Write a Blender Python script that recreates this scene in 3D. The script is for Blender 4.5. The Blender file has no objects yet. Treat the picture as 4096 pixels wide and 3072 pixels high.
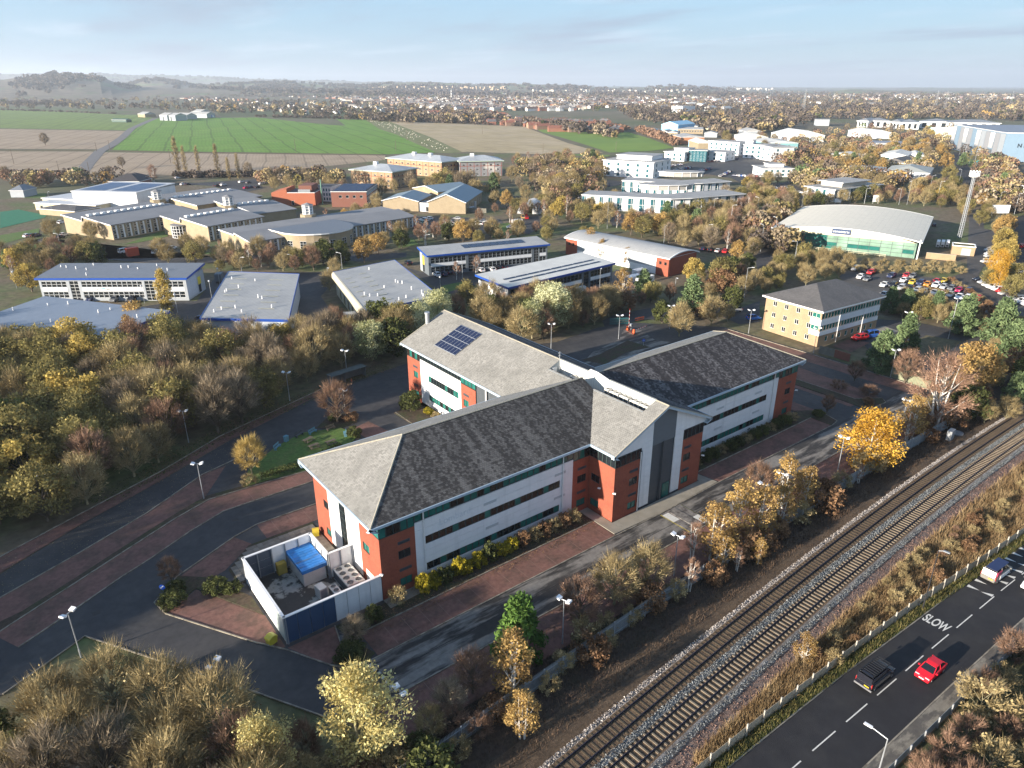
import bpy,math,random
import numpy as np
from mathutils import Vector,Matrix
# camera, sky, sun, exposure
S=bpy.context.scene
COL=S.collection
R=math.radians
PITCH=math.atan2(829.5-184.0,1534.0)
YAW=R(52.3)
CAM=Vector((-75.0,-75.5,59.0))
cam_d=bpy.data.cameras.new('camera')
cam_d.sensor_fit='HORIZONTAL';cam_d.sensor_width=36.0
cam_d.lens=36.0*1534.0/2212.0
cam_d.clip_start=0.5;cam_d.clip_end=60000.0
cam=bpy.data.objects.new('camera',cam_d);COL.objects.link(cam)
cam.location=CAM
cam.rotation_euler=(math.pi/2-PITCH,0.0,YAW-math.pi/2)
S.camera=cam
HAZE=0.00008
SUN_EL=R(12.5);SHADOW=R(-3.6)
sd=Vector((math.cos(SHADOW)*math.cos(SUN_EL),math.sin(SHADOW)*math.cos(SUN_EL),-math.sin(SUN_EL)))
sun_d=bpy.data.lights.new('sun','SUN');sun_d.energy=5.0;sun_d.angle=R(0.55)
sun_d.color=(1.0,0.89,0.75)
sun=bpy.data.objects.new('sun',sun_d);COL.objects.link(sun)
sun.rotation_euler=sd.to_track_quat('-Z','Y').to_euler()
sun.location=(-60,0,90)
W=bpy.data.worlds.new('World');S.world=W;W.use_nodes=True
nt=W.node_tree;nt.nodes.clear()
def nn(t,typ,**kw):
 n=t.nodes.new(typ)
 for k,v in kw.items():
  setattr(n,k,v)
 return n
out=nn(nt,'ShaderNodeOutputWorld');bg=nn(nt,'ShaderNodeBackground')
sky=nn(nt,'ShaderNodeTexSky',sky_type='NISHITA',sun_disc=False)
sky.sun_elevation=SUN_EL
tosun=-sd
sky.sun_rotation=math.atan2(tosun.x,tosun.y)
sky.air_density=1.0;sky.dust_density=0.6;sky.ozone_density=2.0;sky.altitude=80
bg.inputs['Strength'].default_value=0.056
geo=nn(nt,'ShaderNodeTexCoord')
sep=nn(nt,'ShaderNodeSeparateXYZ');nt.links.new(geo.outputs['Generated'],sep.inputs[0])
mx=nn(nt,'ShaderNodeMath',operation='MAXIMUM');nt.links.new(sep.outputs['Z'],mx.inputs[0]);mx.inputs[1].default_value=0.015
ad=nn(nt,'ShaderNodeMath',operation='ADD');nt.links.new(mx.outputs[0],ad.inputs[0]);ad.inputs[1].default_value=0.05
dx=nn(nt,'ShaderNodeMath',operation='DIVIDE');nt.links.new(sep.outputs['X'],dx.inputs[0]);nt.links.new(ad.outputs[0],dx.inputs[1])
dy=nn(nt,'ShaderNodeMath',operation='DIVIDE');nt.links.new(sep.outputs['Y'],dy.inputs[0]);nt.links.new(ad.outputs[0],dy.inputs[1])
cb=nn(nt,'ShaderNodeCombineXYZ');nt.links.new(dx.outputs[0],cb.inputs[0]);nt.links.new(dy.outputs[0],cb.inputs[1])
def cloud(scale,lo,hi,off,detail=7):
 mp=nn(nt,'ShaderNodeMapping');mp.inputs['Location'].default_value=off
 mp.inputs['Rotation'].default_value=(0,0,-YAW);mp.inputs['Scale'].default_value=(1.0,0.5,1)
 nt.links.new(cb.outputs[0],mp.inputs[0])
 nz=nn(nt,'ShaderNodeTexNoise');nz.inputs['Scale'].default_value=scale;nz.inputs['Detail'].default_value=detail
 nz.inputs['Roughness'].default_value=0.58
 nt.links.new(mp.outputs[0],nz.inputs['Vector'])
 mr=nn(nt,'ShaderNodeMapRange');mr.interpolation_type='SMOOTHSTEP'
 mr.inputs['From Min'].default_value=lo;mr.inputs['From Max'].default_value=hi
 nt.links.new(nz.outputs[0],mr.inputs[0])
 return mr
def mixc(a,b,f,k):
 m=nn(nt,'ShaderNodeMix',data_type='RGBA')
 ml=nn(nt,'ShaderNodeMath',operation='MULTIPLY');nt.links.new(f.outputs[0],ml.inputs[0]);ml.inputs[1].default_value=k
 nt.links.new(ml.outputs[0],m.inputs[0]);nt.links.new(a,m.inputs[6]);m.inputs[7].default_value=b
 return m.outputs[2]
tint=nn(nt,'ShaderNodeMix',data_type='RGBA',blend_type='MIX');tint.inputs[0].default_value=0.72
nt.links.new(sky.outputs[0],tint.inputs[6])
ramp=nn(nt,'ShaderNodeValToRGB');nt.links.new(sep.outputs['Z'],ramp.inputs[0])
e=ramp.color_ramp.elements
e[0].position=0.0;e[0].color=(2.65,4.15,5.7,1)
e[1].position=1.0;e[1].color=(0.9,1.8,3.8,1)
q=e.new(0.10);q.color=(2.45,4.35,6.25,1)
q=e.new(0.25);q.color=(1.8,3.4,5.5,1)
nt.links.new(ramp.outputs[0],tint.inputs[7])
c1=mixc(tint.outputs[2],(5.2,6.1,7.1,1),cloud(0.55,0.50,0.74,(3.1,1.2,0)),0.7)
c2=mixc(c1,(2.5,3.2,4.2,1),cloud(0.42,0.47,0.66,(9.4,4.6,0)),0.85)
nt.links.new(c2,bg.inputs[0]);nt.links.new(bg.outputs[0],out.inputs[0])
S.view_settings.view_transform='Standard';S.view_settings.look='None'
S.view_settings.gamma=1.0;S.view_settings.use_curve_mapping=False
S.view_settings.exposure=1.5
S.render.engine='CYCLES'
S.cycles.max_bounces=5;S.cycles.diffuse_bounces=2;S.cycles.glossy_bounces=2
S.cycles.transmission_bounces=2;S.cycles.volume_bounces=1;S.cycles.transparent_max_bounces=4
S.cycles.use_denoising=True
random.seed(4);rng=np.random.default_rng(4)
# survey: picture points to ground points
CP,SP=math.cos(PITCH),math.sin(PITCH)
FX,FY=math.cos(YAW),math.sin(YAW)
def g(px,py,z=0.0):
 """the point at height z that the survey photograph shows at (px, py)"""
 X=(px-1106.0)/1534.0;Y=-(py-829.5)/1534.0
 f=CP+Y*SP;dz=-SP+Y*CP
 t=(z-CAM.z)/dz
 return Vector((CAM.x+t*(f*FX+X*FY),CAM.y+t*(f*FY-X*FX),z))
def cropf(x0,y0,s=0.25):
 return lambda x,y,z=0.0:g(x*s+x0*0.54004,y*s+y0*0.54004,z)
B1,B2,B3,B4=[cropf(x,2304)for x in(0,1024,2048,3072)]
M1,M2,M3,M4=[cropf(x,1700)for x in(0,1024,2048,3072)]
N1,N2,N3,N4=[cropf(x,1000)for x in(0,1024,2048,3072)]
F1,F2,F3,F4=[cropf(x,250,0.25196)for x in(0,1024,2048,3072)]
Q7=cropf(3600,820,0.15628)
def proj(v):
 d=Vector(v)-CAM
 fh=d.x*FX+d.y*FY;rt=d.x*FY-d.y*FX
 zc=fh*CP-d.z*SP;yc=fh*SP+d.z*CP
 return 1106.0+1534.0*rt/zc,829.5-1534.0*yc/zc
def inside(p,poly):
 x,y=p[0],p[1];c=False;n=len(poly);j=n-1
 for i in range(n):
  xi,yi=poly[i][0],poly[i][1];xj,yj=poly[j][0],poly[j][1]
  if(yi>y)!=(yj>y)and x<(xj-xi)*(y-yi)/(yj-yi)+xi:
   c=not c
  j=i
 return c
# materials
MATS={}
def mat(name,col,rough=0.7,var=0.18,scale=1.5,col2=None,amt=0.5,scale2=0.25,bump=0.0,bscale=20.0,metal=0.0,spec=0.4,stretch=None,thr=(0.45,0.62),seamx=None,seamy=None,seam=0.6):
 """principled surface: own colour with two scales of mottling, an optional second colour in patches, optional seams"""
 if name in MATS:return MATS[name]
 m=bpy.data.materials.new(name);m.use_nodes=True;t=m.node_tree;b=t.nodes['Principled BSDF']
 b.inputs['Roughness'].default_value=rough;b.inputs['Metallic'].default_value=metal
 b.inputs['Specular IOR Level'].default_value=spec
 gp=nn(t,'ShaderNodeNewGeometry');vec=gp.outputs['Position']
 if stretch:
  mp=nn(t,'ShaderNodeMapping');mp.inputs['Scale'].default_value=stretch
  t.links.new(vec,mp.inputs[0]);pv=mp.outputs[0]
 else:pv=vec
 def noise(v,s,d=4.0):
  n=nn(t,'ShaderNodeTexNoise');n.inputs['Scale'].default_value=s;n.inputs['Detail'].default_value=d
  n.inputs['Roughness'].default_value=0.62
  t.links.new(v,n.inputs['Vector']);return n.outputs[0]
 c=tuple(col)+(1,)
 cur=None
 if col2 is not None:
  mr=nn(t,'ShaderNodeMapRange');mr.inputs['From Min'].default_value=thr[0];mr.inputs['From Max'].default_value=thr[1]
  mr.inputs['To Max'].default_value=amt
  t.links.new(noise(pv,scale2,6.0),mr.inputs[0])
  mx_=nn(t,'ShaderNodeMix',data_type='RGBA');t.links.new(mr.outputs[0],mx_.inputs[0])
  mx_.inputs[6].default_value=c;mx_.inputs[7].default_value=tuple(col2)+(1,);cur=mx_.outputs[2]
 if var>0:
  mr=nn(t,'ShaderNodeMapRange');mr.inputs['From Min'].default_value=0.28;mr.inputs['From Max'].default_value=0.72
  mr.inputs['To Min'].default_value=1-var;mr.inputs['To Max'].default_value=1+var
  t.links.new(noise(vec,scale),mr.inputs[0])
  ml=nn(t,'ShaderNodeVectorMath',operation='SCALE')
  if cur:t.links.new(cur,ml.inputs[0])
  else:ml.inputs[0].default_value=c[:3]
  t.links.new(mr.outputs[0],ml.inputs['Scale']);cur=ml.outputs[0]
 for ax,pitch in((0,seamx),(1,seamy)):
  if not pitch:continue
  sp_=nn(t,'ShaderNodeSeparateXYZ');tc=nn(t,'ShaderNodeTexCoord');t.links.new(tc.outputs['Object'],sp_.inputs[0])
  pp=nn(t,'ShaderNodeMath',operation='PINGPONG');pp.inputs[1].default_value=pitch/2
  t.links.new(sp_.outputs[ax],pp.inputs[0])
  lt=nn(t,'ShaderNodeMath',operation='LESS_THAN');lt.inputs[1].default_value=pitch*0.05;t.links.new(pp.outputs[0],lt.inputs[0])
  mx_=nn(t,'ShaderNodeMix',data_type='RGBA',blend_type='MULTIPLY');t.links.new(lt.outputs[0],mx_.inputs[0])
  if cur:t.links.new(cur,mx_.inputs[6])
  else:mx_.inputs[6].default_value=c
  mx_.inputs[7].default_value=(seam,seam,seam,1);cur=mx_.outputs[2]
 if cur:t.links.new(cur,b.inputs['Base Color'])
 else:b.inputs['Base Color'].default_value=c
 if bump>0:
  bp=nn(t,'ShaderNodeBump');bp.inputs['Strength'].default_value=bump;bp.inputs['Distance'].default_value=0.05
  t.links.new(noise(vec,bscale,3.0),bp.inputs['Height']);t.links.new(bp.outputs[0],b.inputs['Normal'])
 MATS[name]=m
 return m
def leafmat(name,c0,c1,c2,trans=0.25,rnd=0.35):
 """twigs or leaves: colour from the face attribute tint, shifted a little from tree to tree"""
 if name in MATS:return MATS[name]
 m=bpy.data.materials.new(name);m.use_nodes=True;t=m.node_tree;t.nodes.clear()
 o=nn(t,'ShaderNodeOutputMaterial');at=nn(t,'ShaderNodeAttribute',attribute_name='tint')
 oi=nn(t,'ShaderNodeObjectInfo');rp=nn(t,'ShaderNodeValToRGB');e=rp.color_ramp.elements
 e[0].color=tuple(c0)+(1,);e[1].color=tuple(c2)+(1,);q=e.new(0.5);q.color=tuple(c1)+(1,)
 ma=nn(t,'ShaderNodeMath',operation='MULTIPLY_ADD');t.links.new(oi.outputs['Random'],ma.inputs[0])
 ma.inputs[1].default_value=rnd;t.links.new(at.outputs['Fac'],ma.inputs[2])
 sb=nn(t,'ShaderNodeMath',operation='SUBTRACT');t.links.new(ma.outputs[0],sb.inputs[0]);sb.inputs[1].default_value=rnd/2
 t.links.new(sb.outputs[0],rp.inputs[0])
 df=nn(t,'ShaderNodeBsdfDiffuse');t.links.new(rp.outputs[0],df.inputs[0])
 if trans>0:
  tl=nn(t,'ShaderNodeBsdfTranslucent');t.links.new(rp.outputs[0],tl.inputs[0])
  ms=nn(t,'ShaderNodeMixShader');ms.inputs[0].default_value=trans
  t.links.new(df.outputs[0],ms.inputs[1]);t.links.new(tl.outputs[0],ms.inputs[2]);t.links.new(ms.outputs[0],o.inputs[0])
 else:t.links.new(df.outputs[0],o.inputs[0])
 MATS[name]=m;return m
# meshes and objects
class MB:
 def __init__(s):s.v=[];s.f=[];s.m=[]
 def poly(s,pts,mi=0):
  i=len(s.v);s.v.extend([tuple(p)for p in pts]);s.f.append(tuple(range(i,i+len(pts))));s.m.append(mi)
 def box(s,x0,y0,z0,x1,y1,z1,mi=0):
  i=len(s.v)
  s.v+=[(x0,y0,z0),(x1,y0,z0),(x1,y1,z0),(x0,y1,z0),(x0,y0,z1),(x1,y0,z1),(x1,y1,z1),(x0,y1,z1)]
  for q in((0,3,2,1),(4,5,6,7),(0,1,5,4),(1,2,6,5),(2,3,7,6),(3,0,4,7)):
   s.f.append(tuple(i+k for k in q));s.m.append(mi)
 def obox(s,c,size,rz=0.0,tilt=0.0,mi=0):
  i=len(s.v);M_=Matrix.Rotation(rz,3,'Z')@Matrix.Rotation(tilt,3,'X');c=Vector(c)
  hx,hy,hz=size[0]/2,size[1]/2,size[2]/2
  for p in((-hx,-hy,-hz),(hx,-hy,-hz),(hx,hy,-hz),(-hx,hy,-hz),(-hx,-hy,hz),(hx,-hy,hz),(hx,hy,hz),(-hx,hy,hz)):
   s.v.append(tuple(c+M_@Vector(p)))
  for q in((0,3,2,1),(4,5,6,7),(0,1,5,4),(1,2,6,5),(2,3,7,6),(3,0,4,7)):
   s.f.append(tuple(i+k for k in q));s.m.append(mi)
 def prism(s,pts,z0,z1,mi=0,mside=None):
  n=len(pts);i=len(s.v)
  s.v+=[(p[0],p[1],z0)for p in pts]+[(p[0],p[1],z1)for p in pts]
  s.f.append(tuple(range(i+n-1,i-1,-1)));s.m.append(mi)
  s.f.append(tuple(range(i+n,i+2*n)));s.m.append(mi)
  for k in range(n):
   s.f.append((i+k,i+(k+1)%n,i+n+(k+1)%n,i+n+k));s.m.append(mi if mside is None else mside)
 def prof(s,pts,y0,y1,axis='y',mi=0):
  """profile in (x, z) pulled along y, or in (y, z) pulled along x"""
  n=len(pts);i=len(s.v)
  for w in(y0,y1):
   s.v+=[(p[0],w,p[1])if axis=='y' else(w,p[0],p[1])for p in pts]
  s.f.append(tuple(range(i,i+n)));s.m.append(mi);s.f.append(tuple(range(i+2*n-1,i+n-1,-1)));s.m.append(mi)
  for k in range(n):
   s.f.append((i+k,i+n+k,i+n+(k+1)%n,i+(k+1)%n));s.m.append(mi)
 def tube(s,p0,p1,r0,r1=None,n=6,mi=0,cap=True):
  p0=Vector(p0);p1=Vector(p1);r1=r0 if r1 is None else r1
  d=(p1-p0).normalized();a=d.orthogonal().normalized();b=d.cross(a);i=len(s.v)
  for p,r in((p0,r0),(p1,r1)):
   for k in range(n):
    t=2*math.pi*k/n;s.v.append(tuple(p+a*(r*math.cos(t))+b*(r*math.sin(t))))
  for k in range(n):
   s.f.append((i+k,i+(k+1)%n,i+n+(k+1)%n,i+n+k));s.m.append(mi)
  if cap:
   s.f.append(tuple(range(i+n,i+2*n)));s.m.append(mi);s.f.append(tuple(range(i+n-1,i-1,-1)));s.m.append(mi)
 def mesh(s,name,mats):
  me=bpy.data.meshes.new(name);me.from_pydata(s.v,[],s.f)
  for m in(mats if isinstance(mats,(list,tuple))else[mats]):me.materials.append(m)
  if any(s.m):me.polygons.foreach_set('material_index',s.m)
  me.update();return me
 def build(s,name,mats,parent=None,loc=None,rz=0.0):
  return obj(name,s.mesh(name,mats),parent,loc,rz)
def obj(name,data,parent=None,loc=None,rz=0.0):
 o=bpy.data.objects.new(name,data);COL.objects.link(o)
 if loc is not None:o.location=loc
 if rz:o.rotation_euler=(0,0,rz)
 if parent is not None:o.parent=parent
 return o
def tag(o,label,cat,group=None):
 o['label']=label;o['category']=cat
 if group:o['group']=group
 return o
def thing(name,label,cat,loc=(0,0,0),rz=0.0,group=None):
 return tag(obj(name,None,None,loc,rz),label,cat,group)
def struct(name,mb,mats,kind='structure'):
 o=mb.build(name,mats);o['kind']=kind;return o
def sheet(name,pts,z,m,kind='structure'):
 b=MB();b.poly([(p[0],p[1],z)for p in pts]);return struct(name,b,m,kind)
def ab(*pts):
 return[(p[0],-p[1])for p in pts]
def offset_line(pts,d):
 o=[]
 for i,p in enumerate(pts):
  a=Vector(pts[max(i-1,0)][:2]);b=Vector(pts[min(i+1,len(pts)-1)][:2]);t=(b-a).normalized()
  o.append((p[0]-t.y*d,p[1]+t.x*d))
 return o
def strip(name,pts,w0,w1,z0,z1,m,kind='structure'):
 """raised strip along a line of points, from offset w0 to w1"""
 b=MB();L0=offset_line(pts,w0);L1=offset_line(pts,w1)
 for i in range(len(pts)-1):
  b.prism([L0[i],L0[i+1],L1[i+1],L1[i]],z0,z1)
 return struct(name,b,m,kind)
def text_mesh(txt,size,m,thick=0.02,bold=0.0):
 c=bpy.data.curves.new('lettering','FONT');c.body=txt;c.size=size;c.extrude=thick;c.offset=bold;c.align_x='CENTER'
 o=bpy.data.objects.new('lettering',c);COL.objects.link(o)
 dg=bpy.context.evaluated_depsgraph_get()
 me=bpy.data.meshes.new_from_object(o.evaluated_get(dg));bpy.data.objects.remove(o);bpy.data.curves.remove(c)
 me.materials.clear();me.materials.append(m);return me
# shared colours
white_clad=mat('white_cladding',(0.74,0.75,0.76),0.45,0.05,0.8,(0.50,0.52,0.52),0.45,0.9,stretch=(1.2,1.2,.1),thr=(0.5,0.75))
white_paint=mat('white_paint',(0.76,0.76,0.75),0.4,0.04)
grey_metal=mat('grey_metal',(0.30,0.32,0.34),0.45,0.08,1.0,metal=0.3)
dark_grey=mat('dark_grey_metal',(0.07,0.08,0.09),0.5,0.1)
galv=mat('galvanised_steel',(0.42,0.44,0.46),0.45,0.1,metal=0.5)
glass=mat('window_glass',(0.012,0.017,0.02),0.06,0.0,spec=0.7)
glass_teal=mat('teal_glass',(0.022,0.13,0.11),0.12,0.25,0.6,spec=0.35)
glass_brown=mat('brown_glass',(0.025,0.017,0.014),0.07,0.2,0.6,spec=0.6)
glass_blue=mat('blue_glass',(0.02,0.11,0.14),0.15,0.25,0.5,spec=0.25)
glass_green=mat('green_glass',(0.20,0.31,0.24),0.12,0.35,0.15,spec=0.35)
frame_dark=mat('dark_frame',(0.035,0.05,0.05),0.45,0.05)
red_brick=mat('red_brick',(0.285,0.078,0.044),0.85,0.18,5.0,(0.22,0.056,0.034),0.5,0.6,bump=0.25,bscale=18)
tan_brick=mat('tan_brick',(0.33,0.265,0.175),0.85,0.15,4.0,(0.26,0.205,0.13),0.5,0.4)
orange_brick=mat('orange_brick',(0.35,0.245,0.15),0.85,0.15,4.0,(0.28,0.19,0.12),0.5,0.4)
dark_brick=mat('brown_brick',(0.20,0.085,0.06),0.85,0.14,4.0)
fascia_blue=mat('pale_blue_fascia',(0.40,0.50,0.58),0.4,0.06)
blue_trim=mat('blue_trim',(0.015,0.07,0.34),0.35,0.06)
sheet_grey=mat('grey_sheet_roof',(0.38,0.38,0.37),0.75,0.07,0.6,(0.27,0.28,0.29),0.5,0.12,seamx=1.0,seam=0.86)
sheet_dark=mat('slate_blue_sheet_roof',(0.17,0.185,0.21),0.5,0.07,0.6,seamx=1.0,seam=0.9)
sheet_pale=mat('pale_sheet_roof',(0.64,0.63,0.58),0.75,0.07,0.3,(0.54,0.53,0.50),0.5,0.1,seamx=1.0,seam=0.9)
flat_grey=mat('grey_flat_roof',(0.34,0.34,0.33),0.8,0.10,0.8,(0.25,0.25,0.25),0.6,0.15)
clad_grey=mat('grey_cladding',(0.33,0.36,0.39),0.5,0.06,0.7)
clad_slate=mat('slate_grey_cladding',(0.12,0.14,0.16),0.5,0.06,0.7)
concrete=mat('concrete',(0.38,0.35,0.30),0.85,0.15,3.0,(0.27,0.25,0.21),0.6,0.5)
pv_mat=mat('solar_cells',(0.012,0.016,0.045),0.25,0.1,3.0,spec=0.6)
# walls with real openings
class Face:
 """a wall plane: local x runs left to right for somebody looking at it, d is the depth behind it"""
 def __init__(s,ox,oy,ang):s.ox,s.oy,s.ang=ox,oy,ang;s.c,s.s=math.cos(ang),math.sin(ang)
 def p(s,x,z,d=0.0):return(s.ox+s.c*x-s.s*d,s.oy+s.s*x+s.c*d,z)
def holed(b,F,x0,x1,z0,z1,holes,depth=0.14,mi=0,mr=None):
 mr=mi if mr is None else mr
 zs=sorted({z0,z1}|{min(max(q,z0),z1)for h in holes for q in(h[1],h[1]+h[3])})
 for a,c in zip(zs[:-1],zs[1:]):
  if c-a<1e-4:continue
  m_=(a+c)/2;cur=x0
  for h in sorted(h for h in holes if h[1]<m_<h[1]+h[3]):
   if h[0]>cur+1e-4:b.poly([F.p(cur,a),F.p(h[0],a),F.p(h[0],c),F.p(cur,c)],mi)
   cur=max(cur,h[0]+h[2])
  if cur<x1-1e-4:b.poly([F.p(cur,a),F.p(x1,a),F.p(x1,c),F.p(cur,c)],mi)
 for h in holes:
  x,z,w,k=h[:4];P4=[(x,z),(x+w,z),(x+w,z+k),(x,z+k)]
  for i in range(4):
   u_,v_=P4[i],P4[(i+1)%4]
   b.poly([F.p(*u_),F.p(*v_),F.p(*v_,depth),F.p(*u_,depth)],mr)
WIN={}
def win_mesh(w,h,nx,nz,fm,gm,ft=0.07):
 k=(round(w,2),round(h,2),nx,nz,fm.name,gm.name)
 if k not in WIN:
  b=MB()
  for i in range(nx+1):
   x=ft/2+(w-ft)*i/nx;b.box(x-ft/2,-0.05,0,x+ft/2,0.03,h)
  for j in range(nz+1):
   z=ft/2+(h-ft)*j/nz
   for i in range(nx):
    b.box(ft+(w-ft)*i/nx,-0.045,z-ft/2,(w-ft)*(i+1)/nx,0.028,z+ft/2)
  a=b.mesh('window',fm);b=MB();b.poly([(0.01,0,0.01),(w-0.01,0,0.01),(w-0.01,0,h-0.01),(0.01,0,h-0.01)])
  WIN[k]=(a,b.mesh('pane',gm))
 return WIN[k]
def window(parent,F,h,fm,gm,depth=0.11,name='window',split=False):
 x,z,w,k=h[:4];nx=h[4]if len(h)>4 else 1;nz=h[5]if len(h)>5 else 1
 gm=h[6]if len(h)>6 and h[6]else gm
 a,c=win_mesh(w,k,nx,nz,fm,gm)
 o=obj(name,a,parent,F.p(x,z,depth),F.ang)
 obj('pane',c,o)
 return o
def row(x0,x1,z,h,n,w=None,nx=1,nz=1,gm=None):
 """n openings spread over x0..x1"""
 st=(x1-x0)/n;w=w or st*0.6
 return[(x0+st*i+(st-w)/2,z,w,h,nx,nz,gm)for i in range(n)]
class QBld:
 """a building on four given corners (front left, front right, back right, back left) that need not be square"""
 def __init__(s,name,label,cat,pts,group=None):
  s.o=Vector((pts[0].x,pts[0].y,0));s.q=[Vector((p.x,p.y))-Vector((s.o.x,s.o.y))for p in pts];s.root=thing(name,label,cat,tuple(s.o),0,group);s.F={};s.L={}
  for k,(a,c)in zip('FRBL',((0,1),(1,2),(2,3),(3,0))):d=s.q[c]-s.q[a];s.F[k]=Face(s.q[a].x,s.q[a].y,math.atan2(d.y,d.x));s.L[k]=d.length
 def at(s,u,v):a,b_,c,d=s.q;return(a*(1-u)+b_*u)*(1-v)+(d*(1-u)+c*u)*v
 def walls(s,h,m,holes,fm,gm):
  b=MB()
  for k in 'FRBL':holed(b,s.F[k],0,s.L[k],0,h,holes.get(k,[]))
  b.build('wall',m,s.root)
  for k,hs in holes.items():
   for q in hs:window(s.root,s.F[k],q,fm,gm)
 def roof(s,z0,z1,m,edge,skip=''):
  cs_=[s.at(u,v)for u,v in((-.02,-.01),(1.02,-.01),(1.02,1.01),(-.02,1.01))];zz=(z0,z0,z1,z1);b=MB();b.poly([(p.x,p.y,z)for p,z in zip(cs_,zz)]);b.build('roof',m,s.root)
  for i,k in enumerate('FRBL'):
   if k in skip:continue
   a,c=cs_[i],cs_[(i+1)%4];d=(c-a).normalized()*0;n=Vector(((c-a).y,-(c-a).x)).normalized()*.12;za,zc=zz[i],zz[(i+1)%4];b=MB();up=[(a.x,a.y,za+.08),(c.x,c.y,zc+.08),(c.x+n.x,c.y+n.y,zc+.08),(a.x+n.x,a.y+n.y,za+.08)];lo=[(x,y,z-.63)for x,y,z in up]
   b.poly(up);b.poly(lo)
   for j in range(4):b.poly([lo[j],lo[(j+1)%4],up[(j+1)%4],up[j]])
   b.build('roof_edge',edge,s.root)
class Bld:
 """a building placed by three corners: front left, front right (eave height z) and a point on the back edge"""
 def __init__(s,name,label,cat,p0,p1,p2,group=None,depth=None):
  a=Vector((p0[0],p0[1]));c=Vector((p1[0],p1[1]));q=Vector((p2[0],p2[1]));d=c-a
  s.W=d.length;s.ang=math.atan2(d.y,d.x);n=Vector((-d.y,d.x))/s.W
  s.D=depth or(q-a).dot(n)
  s.root=thing(name,label,cat,(a.x,a.y,0),s.ang,group)
  s.F={'F':Face(0,0,0),'R':Face(s.W,0,math.pi/2),'L':Face(0,s.D,-math.pi/2),'B':Face(s.W,s.D,math.pi)}
 def part(s,name,b,m,parent=None):return b.build(name,m,parent or s.root)
 def walls(s,h,m,holes=None,fm=None,gm=None,z0=0.0,name='wall',W=None,D=None,reveal=None,lab=None):
  holes=holes or{};b=MB()
  for k in 'FRLB':
   L=s.W if k in 'FB' else s.D
   holed(b,s.F[k],0,L,z0,h,holes.get(k,[]))
  o=s.part(name,b,m)
  for k,hs in holes.items():
   for q in hs:window(s.root,s.F[k],q,fm or frame_dark,gm or glass)
  return o
 def flat(s,z,m,over=0.4,th=0.35,edge=None,name='roof',x0=None,x1=None,y0=None,y1=None):
  b=MB();x0=-over if x0 is None else x0;y0=-over if y0 is None else y0
  x1=s.W+over if x1 is None else x1;y1=s.D+over if y1 is None else y1
  b.prism([(x0,y0),(x1,y0),(x1,y1),(x0,y1)],z,z+th,0,1 if edge else 0)
  return s.part(name,b,[m,edge]if edge else m)
 def hip(s,z,zr,m,over=0.6,th=0.25,edge=None,hip=True,name='roof'):
  x0,x1,y0,y1=-over,s.W+over,-over,s.D+over;b=MB();ym=(y0+y1)/2;r=(y1-y0)/2 if hip else 0
  if s.W>=s.D:
   A,B_=(x0+r,ym,zr),(x1-r,ym,zr)
   fs=[[(x0,y0,z),(x1,y0,z),B_,A],[(x1,y1,z),(x0,y1,z),A,B_],[(x1,y0,z),(x1,y1,z),B_],[(x0,y1,z),(x0,y0,z),A]]
  else:
   xm=(x0+x1)/2;r=(x1-x0)/2 if hip else 0;A,B_=(xm,y0+r,zr),(xm,y1-r,zr)
   fs=[[(x1,y0,z),(x1,y1,z),B_,A],[(x0,y1,z),(x0,y0,z),A,B_],[(x0,y0,z),(x1,y0,z),A],[(x1,y1,z),(x0,y1,z),B_]]
  for f in fs:b.poly(f)
  o=s.part(name,b,m)
  e=MB()
  e.box(x0,y0,z-th,x1,y0+0.2,z-0.002);e.box(x0,y1-0.2,z-th,x1,y1,z-0.002)
  e.box(x0,y0+0.2,z-th,x0+0.2,y1-0.2,z-0.002);e.box(x1-0.2,y0+0.2,z-th,x1,y1-0.2,z-0.002)
  e.box(x0+0.2,y0+0.2,z-th+0.05,x1-0.2,y1-0.2,z-th+0.08)
  s.part('fascia',e,edge or white_paint)
  return o
 def world(s,x,y,z=0.0):
  c,k=math.cos(s.ang),math.sin(s.ang);l=s.root.location
  return Vector((l.x+c*x-k*y,l.y+k*x+c*y,z))
# the cross-shaped office building (world x along the long wings)
HB=10.6;ZE=11.5;ZR=16.3;SL=(ZR-ZE)/HB;WL=9.7
office=thing('office_building','large cross-shaped office with slate tiled hipped roofs, red brick piers and white cladding','office building')
def opart(name,b,m,parent=None):return b.build(name,m,parent or office)
def pier_win(x):return[(x,0.9,1.72,1.2,2,1,glass_teal),(x,4.95,1.72,1.25,2,1,glass)]
def pier_vent(F,x):
 for z in(3.15,7.15):
  b=MB();b.poly([F.p(x,z-.03,-.012),F.p(x+1.72,z-.03,-.012),F.p(x+1.72,z+.42,-.012),F.p(x,z+.42,-.012)])
  for k in range(4):
   p=F.p(x,z+0.09*k,-0.03);q=F.p(x+1.72,z+0.09*k+0.055,0.01)
   P_=[F.p(x,z+.09*k,0.02),F.p(x+1.72,z+.09*k,0.02),F.p(x+1.72,z+.09*k+.07,-0.03),F.p(x,z+.09*k+.07,-0.03)]
   b.poly(P_);b.poly([F.p(x,z+.09*k,0.02),F.p(x+1.72,z+.09*k,0.02),F.p(x+1.72,z+.09*k+.01,-0.035),F.p(x,z+.09*k+.01,-0.035)])
  opart('vent',b,dark_grey)
def brick_pier(F,x0,x1,holes,z1=8.95):
 b=MB();holed(b,F,x0,x1,0,z1,holes);o=opart('brick_pier',b,red_brick)
 for h in holes:window(office,F,h,frame_dark,glass)
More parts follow.
